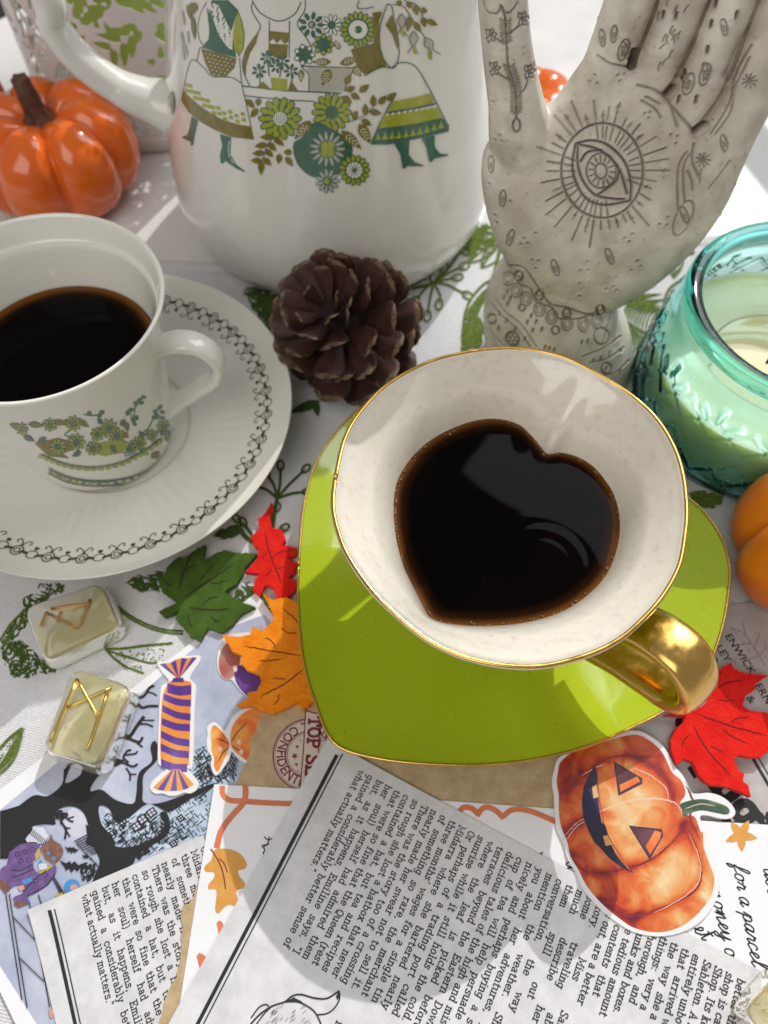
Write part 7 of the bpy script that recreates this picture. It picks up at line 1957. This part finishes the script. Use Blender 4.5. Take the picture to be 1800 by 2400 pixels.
body_px = r5([(195, 1010), (300, 930), (440, 890), (600, 840), (730, 820), (820, 860), (900, 930), (945, 1010), (985, 1090), (1050, 1150), (1075, 1240), (1040, 1300), (1060, 1380), (1140, 1400), (1180, 1500)]) + \
    r4([(1200, 160), (1205, 260), (1255, 400), (1280, 480), (1265, 580), (1220, 660), (1150, 740), (1050, 815), (930, 855), (820, 855), (700, 822), (610, 762), (520, 690), (440, 610), (370, 520), (320, 420), (262, 320), (240, 220), (195, 110), (180, 0)]) + r5([(180, 1250), (165, 1160), (175, 1080)])
# the rind is painted wet in wet: tone varies softly over the print
bp_, bt_ = refine([tuple(q) for q in loop_spline(body_px, 150)], [tuple(t) for t in tris(loop_spline(body_px, 150))], 9.0)
bp_ = np.array(bp_)
tone = np.full(len(bp_), .49)
for (x, y), rx, ry, am in ((r5([(700, 1290)])[0], 75, 60, .42), (r5([(620, 1560)])[0], 60, 40, .30), (r4([(900, 500)])[0], 70, 60, .40), (r4([(1080, 330)])[0], 50, 60, .28), (r4([(1220, 560)])[0], 26, 50, .35), (r5([(560, 1010)])[0], 60, 22, .16),
                           (r5([(250, 1120)])[0], 40, 60, -.22), (r4([(330, 200)])[0], 40, 60, -.16), (r4([(560, 600)])[0], 60, 50, -.24), (r4([(640, 790)])[0], 70, 26, -.26), (r5([(880, 960)])[0], 60, 34, -.24), (r5([(1120, 1420)])[0], 22, 60, -.30), (r5([(300, 1000)])[0], 70, 30, -.14), (r4([(1050, 780)])[0], 50, 22, .10)):
    tone += am * np.exp(-((bp_[:, 0] - x) / rx) ** 2 - ((bp_[:, 1] - y) / ry) ** 2)
for P0 in (r5([(180, 1240), (250, 1150), (380, 1080), (480, 1010), (640, 970), (780, 1010), (900, 1090), (960, 1180), (1000, 1290)]), r4([(262, 320), (350, 420), (480, 440), (640, 410), (760, 380), (900, 300), (1020, 180), (1060, 110)]),
           r4([(470, 640), (600, 720), (760, 740), (880, 700), (1020, 640), (1150, 560), (1190, 440), (1170, 320), (1130, 200), (1080, 110)]), r5([(205, 1560), (290, 1460), (400, 1400), (480, 1360)])):
    Q = spline(P0, 60)
    dm = np.min(np.linalg.norm(bp_[:, None, :] - Q[None], axis=2), axis=1)
    tone -= .34 * np.exp(-(dm / 13.0) ** 2)
Vp = [on_z(q[0], q[1], Z_ST + .004) for q in bp_]
def wash_material():
    m, nt, b = new_mat("watercolour_rind"); L = nt.links
    at = nt.nodes.new("ShaderNodeAttribute"); at.attribute_name = "tone"
    tc = nt.nodes.new("ShaderNodeTexCoord")
    ns = nt.nodes.new("ShaderNodeTexNoise"); ns.inputs["Scale"].default_value = 130; ns.inputs["Detail"].default_value = 8; ns.inputs["Distortion"].default_value = 1.2
    L.new(tc.outputs["Object"], ns.inputs["Vector"])
    mr = nt.nodes.new("ShaderNodeMapRange"); mr.inputs["From Min"].default_value = .25; mr.inputs["From Max"].default_value = .75; mr.inputs["To Min"].default_value = -.26; mr.inputs["To Max"].default_value = .26
    L.new(ns.outputs["Fac"], mr.inputs[0])
    ad = nt.nodes.new("ShaderNodeMath"); ad.operation = 'ADD'; ad.use_clamp = True; L.new(at.outputs["Fac"], ad.inputs[0]); L.new(mr.outputs[0], ad.inputs[1])
    r = nt.nodes.new("ShaderNodeValToRGB"); e = r.color_ramp.elements
    e[0].position = 0.0; e[0].color = (0.14, 0.012, 0.03, 1); e[1].position = 1.0; e[1].color = (0.76, 0.60, 0.34, 1)
    for q_, c_ in ((.18, (0.36, 0.030, 0.018, 1)), (.36, (0.58, 0.085, 0.022, 1)), (.54, (0.68, 0.17, 0.045, 1)), (.74, (0.73, 0.34, 0.12, 1))):
        w_ = e.new(q_); w_.color = c_
    L.new(ad.outputs[0], r.inputs[0]); L.new(r.outputs[0], b.inputs["Base Color"])
    b.inputs["Roughness"].default_value = .3; b.inputs["Coat Weight"].default_value = .4; b.inputs["Coat Roughness"].default_value = .1
    return m
mk("rind_print", Vp, bt_, wash_material(), BODY[pst], smooth=False, attrs={"tone": np.clip(tone, 0.02, .98)})
sp2.k = 6
for P0, w, key in ((r5([(180, 1240), (250, 1150), (380, 1080), (480, 1010), (640, 970), (780, 1010), (900, 1090), (960, 1180), (1000, 1290)]), 4.5, LN),
                   (r5([(205, 1560), (290, 1460), (400, 1400), (480, 1360), (640, 1300), (820, 1270), (1000, 1300), (1060, 1400)]), 4.0, PA),
                   (r4([(262, 320), (350, 420), (480, 440), (640, 410), (760, 380), (900, 300), (1020, 180), (1060, 110)]), 6.0, LN),
                   (r4([(470, 640), (600, 720), (760, 740), (880, 700), (1020, 640), (1150, 560), (1190, 440), (1170, 320), (1130, 200), (1080, 110)]), 5.5, LN),
                   (r4([(850, 720), (960, 670), (1080, 600), (1165, 510), (1185, 420), (1160, 300), (1100, 160)]), 2.2, PA),
                   (r5([(700, 1050), (830, 1110), (930, 1190), (960, 1280)]), 2.4, PA), (r5([(340, 1110), (430, 1060), (500, 1030)]), 2.2, PA),
                   (r4([(230, 210), (300, 120), (370, 70)]), 2.2, PA), (r5([(230, 1540), (300, 1460), (380, 1410)]), 3.4, LN), (r5([(1080, 1180), (1130, 1300), (1110, 1420), (1180, 1560)]), 6, LN)):
    sp2.line(key, torn(spline(P0, 40), .5, 3, 9), w * .8, taper=True)
# mouth and eyes
sp2.poly(NV, r5([(440, 1030), (395, 1100), (355, 1190), (342, 1300), (352, 1400), (390, 1500), (430, 1580)]) + r4([(470, 260), (540, 340), (620, 400), (700, 440), (640, 380), (580, 300), (555, 250), (530, 180), (510, 100)]) + r5([(480, 1440), (465, 1330), (455, 1200), (450, 1100)]))
sp2.poly(WO, r5([(448, 1080), (470, 1250), (500, 1450)]) + r4([(540, 110), (570, 210), (690, 425), (660, 400), (560, 240), (515, 110)]) + r5([(488, 1440), (468, 1320), (452, 1180)]))
sp2.poly(PEA and WL, r5([(415, 1190), (445, 1170), (462, 1260), (425, 1270)])); sp2.poly(WL, r4([(492, 180), (545, 168), (575, 235), (512, 250)]))
sp2.line(NV, r5([(448, 1080), (470, 1300), (510, 1500)]) + r4([(560, 230), (620, 330), (705, 440)]), 1.6)
for tri_, ins in ((r5([(573, 1015), (765, 1130), (765, 1165), (605, 1245)]), r5([(610, 1175), (735, 1115), (755, 1150), (615, 1225)])), (r4([(682, 110), (905, 135), (912, 180), (822, 338)]), r4([(795, 250), (860, 140), (905, 155), (895, 200), (825, 310)]))):
    sp2.poly(PU, tri_); sp2.poly(WO, ins); sp2.line(NV, tri_, 3.2, closed=True)
sp2.poly(WG, loop_spline(r5([(1040, 1310), (1110, 1285), (1200, 1275), (1300, 1300), (1370, 1330), (1388, 1365), (1360, 1385), (1280, 1370), (1180, 1355), (1100, 1380), (1060, 1400), (1050, 1350)]), 40))
sp2.line(PA, spline(r5([(1070, 1345), (1180, 1310), (1290, 1325)]), 12), 2, taper=True)
sp2.build(pst, {}, {WD: M["wc_dark"], WM: M["wc_mid"], WL: M["wc_light"], LN: M["wc_line"], PA: M["wc_pale"], NV: M["wc_navy"], PU: M["wc_purple"], WO: M["wc_orange"], WG: M["wc_green"]})

M["candy_orange"] = ramp_mat("candy_orange", [(0.70, 0.14, 0.02, 1), (0.74, 0.27, 0.04, 1), (0.76, 0.42, 0.13, 1)], 90, xyz=(1, .25, 1))
M["candy_purple"] = ramp_mat("candy_purple", [(0.055, 0.012, 0.17, 1), (0.10, 0.035, 0.26, 1), (0.22, 0.12, 0.40, 1)], 90, xyz=(1, .25, 1))
c_out = r7([(1220, 250), (1240, 232), (1330, 225), (1400, 195), (1540, 185), (1560, 200), (1550, 240), (1480, 350), (1500, 390), (1525, 430), (1515, 600), (1500, 1030), (1460, 1065), (1480, 1090), (1520, 1140), (1545, 1180), (1530, 1230), (1480, 1260), (1430, 1255), (1380, 1275), (1320, 1280), (1270, 1262), (1200, 1260), (1165, 1220), (1180, 1170), (1240, 1110), (1290, 1070), (1240, 1040), (1225, 980), (1235, 640), (1245, 480), (1260, 420), (1310, 385), (1260, 320)])
cst = sticker("candy_sticker", "striped orange and purple wrapped candy sticker on the tree picture", loop_spline(c_out, 150), .21, .255)
sc2 = Sheet(.255, base=.004, step=.0001)
CO1, CP1 = "orange_stripe", "purple_stripe"
sc2.poly(CO1, loop_spline(r7([(1300, 420), (1330, 385), (1460, 385), (1490, 430), (1480, 620), (1470, 1000), (1450, 1040), (1290, 1040), (1250, 1000), (1250, 700), (1265, 500)]), 60))
L_ = r7([(1300, 400), (1272, 480), (1262, 570), (1257, 670), (1252, 770), (1250, 870), (1252, 990)]); R_ = r7([(1486, 415), (1486, 530), (1482, 640), (1478, 720), (1474, 840), (1468, 930), (1455, 1030)])
for a, b, h in zip(L_, R_, (24, 17, 17, 18, 18, 18, 20)):
    mid_ = ((a[0] + b[0]) / 2, (a[1] + b[1]) / 2 + 5)
    up_l = spline([a, mid_, b], 8); dn_l = up_l[::-1] + [0, h * .95]
    sc2.poly(CP1, np.vstack([up_l, dn_l]).tolist())
def fan(key_a, key_b, apex, pts, n):
    Q = spline(pts, n + 1)
    for i in range(n): sc2.poly(key_a if i % 2 == 0 else key_b, [apex[0], Q[i].tolist(), Q[i + 1].tolist(), apex[1]] if False else [apex[0], Q[i].tolist(), Q[i + 1].tolist()])
fan(CP1, CO1, r7([(1390, 372)]), r7([(1240, 255), (1290, 245), (1340, 240), (1390, 205), (1440, 212), (1490, 200), (1532, 203)]), 7)
fan(CO1, CP1, r7([(1368, 1040)]), r7([(1188, 1215), (1230, 1232), (1290, 1240), (1350, 1240), (1410, 1235), (1460, 1220), (1508, 1188)]), 7)
sc2.poly(CP1, r7([(1350, 360), (1425, 360), (1435, 395), (1330, 395)])); sc2.poly(CP1, r7([(1310, 1030), (1420, 1030), (1400, 1070), (1330, 1070)]))
sc2.build(cst, {}, {CO1: M["candy_orange"], CP1: M["candy_purple"]})

M["orange_candy"] = ramp_mat("orange_candy", [(0.62, 0.06, 0.01, 1), (0.74, 0.18, 0.02, 1), (0.76, 0.36, 0.07, 1), (0.78, 0.55, 0.25, 1)], 90, distort=1.2)
b_out = r6([(200, 880), (250, 900), (310, 960), (345, 920), (400, 820), (500, 745), (620, 715), (700, 740), (690, 900), (600, 1000), (590, 1150), (560, 1300), (500, 1270), (430, 1220), (390, 1170), (360, 1240), (290, 1350), (240, 1400), (205, 1380), (180, 1300), (190, 1220), (150, 1160), (140, 1060), (150, 1000), (145, 930)])
bst = sticker("wrapped_candy_sticker", "orange bow-shaped sweet sticker poking out from under the brown paper", loop_spline(b_out, 100), .21, .25)
sb2 = Sheet(.25, base=.004, step=.0001)
sb2.poly("orange_print", loop_spline(r6([(205, 915), (260, 940), (320, 1010), (365, 1090), (340, 1180), (290, 1290), (248, 1365), (215, 1310), (215, 1230), (190, 1160), (190, 1080), (180, 1000)]), 50))
sb2.poly("orange_print", loop_spline(r6([(375, 1090), (380, 960), (430, 860), (520, 780), (660, 745), (680, 900), (600, 1000), (580, 1150), (545, 1255), (470, 1210), (400, 1150)]), 50))
for P0 in ([(365, 1100), (300, 1060), (240, 1040)], [(360, 1120), (300, 1180), (260, 1260)], [(380, 1080), (440, 980), (540, 880)], [(385, 1110), (450, 1150), (520, 1190)]): sb2.line("red_line", spline(r6(P0), 10), 3, taper=True)
for x, y in ((275, 1140), (455, 1075), (480, 1170)): sb2.ell("pale_spot", *r6([(x, y)])[0], 5, 6)
sb2.build(bst, {}, {"orange_print": M["orange_candy"], "red_line": M["wc_line"], "pale_spot": M["wc_pale"]})

M["bean_red"] = pbr("bean_red", (0.38, 0.10, 0.08, 1), .4, coat=.3, vary=(80, (0.50, 0.30, 0.26, 1), .45, .7))
M["bean_purple"] = pbr("bean_purple", (0.07, 0.02, 0.17, 1), .4, coat=.3, vary=(80, (0.16, 0.06, 0.30, 1), .45, .75))
j_out = r6([(270, 120), (330, 50), (430, 20), (560, 10), (720, 60), (800, 300), (760, 500), (640, 640), (560, 640), (480, 590), (410, 500), (380, 470), (320, 465), (265, 410), (242, 320), (248, 220)])
jst = sticker("bean_sticker", "red and purple jelly bean sticker half under the orange felt leaf", loop_spline(j_out, 70), .21, .25)
sj2 = Sheet(.25, base=.004, step=.0001)
sj2.ell("red_bean", *r6([(365, 280)])[0], 25, 45, .15, 28); sj2.ell("purple_bean", *r6([(560, 490)])[0], 46, 28, .9, 28)
sj2.ell("pale_spot", *r6([(420, 360)])[0], 5, 8)
sj2.build(jst, {}, {"red_bean": M["bean_red"], "purple_bean": M["bean_purple"], "pale_spot": M["wc_pale"]})

# ------------------------------------------------------------------ rune stones cast in clear resin
def resin(name, col):
    m = pbr(name, col, .16, trans=.80, ior=1.4, sss=.3, sss_r=(.9, .85, .5), bump=(130, .10, .06), rough_vary=(120, .06, .22))
    return m
M["resin"] = resin("resin", (0.93, 0.87, 0.56, 1))
M["resin_flake"] = pbr("resin_flake", (0.55, 0.50, 0.28, 1), .6, vary=(200, (0.68, .62, .38, 1), .4, .7))
def rune_stone(label, corners_px, z0, hgt, bars, gold, seed):
    z1 = z0 + hgt
    top = flat_outline(corners_px, z1)
    c_ = top.mean(0)
    t = thing("rune_stone", label, "rune stone", (c_[0], c_[1], z0), "resin rune stones")
    def rounded(P, r_, n=7):
        out = []
        m = len(P)
        for i in range(m):
            a, b, c2 = P[i - 1], P[i], P[(i + 1) % m]
            u, v = (a - b) / np.linalg.norm(a - b), (c2 - b) / np.linalg.norm(c2 - b)
            for k in range(n):
                s_ = k / (n - 1)
                out.append((1 - s_) ** 2 * (b + u * r_) + 2 * s_ * (1 - s_) * b + s_ ** 2 * (b + v * r_))
        return np.array(out)
    levels = [(1.02, 0), (1.06, .06), (1.06, .35), (1.0, .78), (.97, .92), (.90, 1.0)]
    V = []
    for k, f in levels:
        Q = c_ + (rounded(top, .42) - c_) * k
        V.append(np.c_[Q, np.full(len(Q), z0 + hgt * f)])
    n = len(V[0]); F = grid_faces(len(V), n); F.append(tuple(range(n))[::-1]); F.append(tuple(range((len(V) - 1) * n, len(V) * n)))
    mk("resin_block", np.concatenate(V), F, M["resin"], t)
    for a, b in bars:
        pa, pb = on_z(*a, z1 - .02), on_z(*b, z1 - .02)
        Vb_, Fb_ = sweep(np.linspace(pa, pb, 6), .075, .05, (0, 0, 1), 8, 3.0)
        mk("gold_bar", Vb_, Fb_, gold, t)
    r_ = random.Random(seed)
    Vf, Ff = [], []
    for i in range(26):
        q = c_ + (np.array([r_.uniform(-.42, .42), r_.uniform(-.42, .42)]) @ np.array([top[1] - top[0], top[3] - top[0]]))
        z = z0 + r_.uniform(.15, .7) * hgt; s_ = r_.uniform(.03, .09); k = len(Vf)
        for dx, dy, dz in ((-1, -.6, 0), (1, -.8, .3), (.8, .9, -.2), (-.7, .7, .2)): Vf.append((q[0] + dx * s_, q[1] + dy * s_, z + dz * s_))
        Ff.append((k, k + 1, k + 2, k + 3))
    o = mk("gold_flakes", Vf, Ff, M["gold_foil"], t, smooth=False); o["kind"] = "stuff"
    return t
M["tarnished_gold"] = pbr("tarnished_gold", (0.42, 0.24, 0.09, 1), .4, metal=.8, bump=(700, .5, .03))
rune_stone("pale resin block with a bright gold rune lying across cloth and picture", r7([(560, 268), (1036, 420), (775, 1076), (306, 930)]), .21, .95,
           [r7([(600, 372), (392, 862)]), r7([(600, 372), (768, 672)]), r7([(768, 672), (682, 925)]), r7([(838, 478), (690, 910)]), r7([(868, 440), (528, 592)])], M["gold_foil"], 1)
rune_stone("pale resin block with a brownish rune in the shade below the fluted saucer", c6([(108, 565), (492, 438), (585, 655), (205, 838)]), .12, .9,
           [c6([(250, 575), (440, 550)]), c6([(440, 530), (390, 660)]), c6([(230, 590), (200, 660)]), c6([(240, 600), (380, 670)]), c6([(300, 590), (280, 640)])], M["tarnished_gold"], 2)
rune_stone("corner of a pale resin block at the bottom right edge", [(1738, 2372), (1838, 2262), (1960, 2380), (1860, 2500)], .40, .9, [], M["gold_foil"], 3)

# ------------------------------------------------------------------ added rails out of view, put in to cast shade bands on the sill
M["shade_rail_white"] = pbr("shade_rail_white", (0.78, 0.78, 0.77, 1), .4, bump=(60, .05, .05))
shade_obj = thing("added_shade_rails", None, None, (43.0, 34.0, 0.0)); tag(shade_obj, kind="structure")
bn = np.array([0.96, 0.27]); bt = np.array([0.27, -0.96]); bq = np.array([40.0, 40.0])
for z0_, z1_ in ((0.0, 12.0), (14.0, 21.0), (22.6, 30.0), (31.4, 34.0)):
    c0, c1 = bq - bt * 45, bq + bt * 22
    poly = [c0, c1, c1 + bn * .6, c0 + bn * .6]
    V, F = slab(poly, z0_, z1_)
    mk("shade_rail", V, F, M["shade_rail_white"], shade_obj, smooth=False)
for s_ in (-45.0, 22.0):
    c0 = bq + bt * s_
    V, F = slab([c0 + bn * .7, c0 + bt * 1.5 + bn * .7, c0 + bt * 1.5 + bn * 2, c0 + bn * 2], 0.0, 36.0)
    mk("upright", V, F, M["shade_rail_white"], shade_obj, smooth=False)
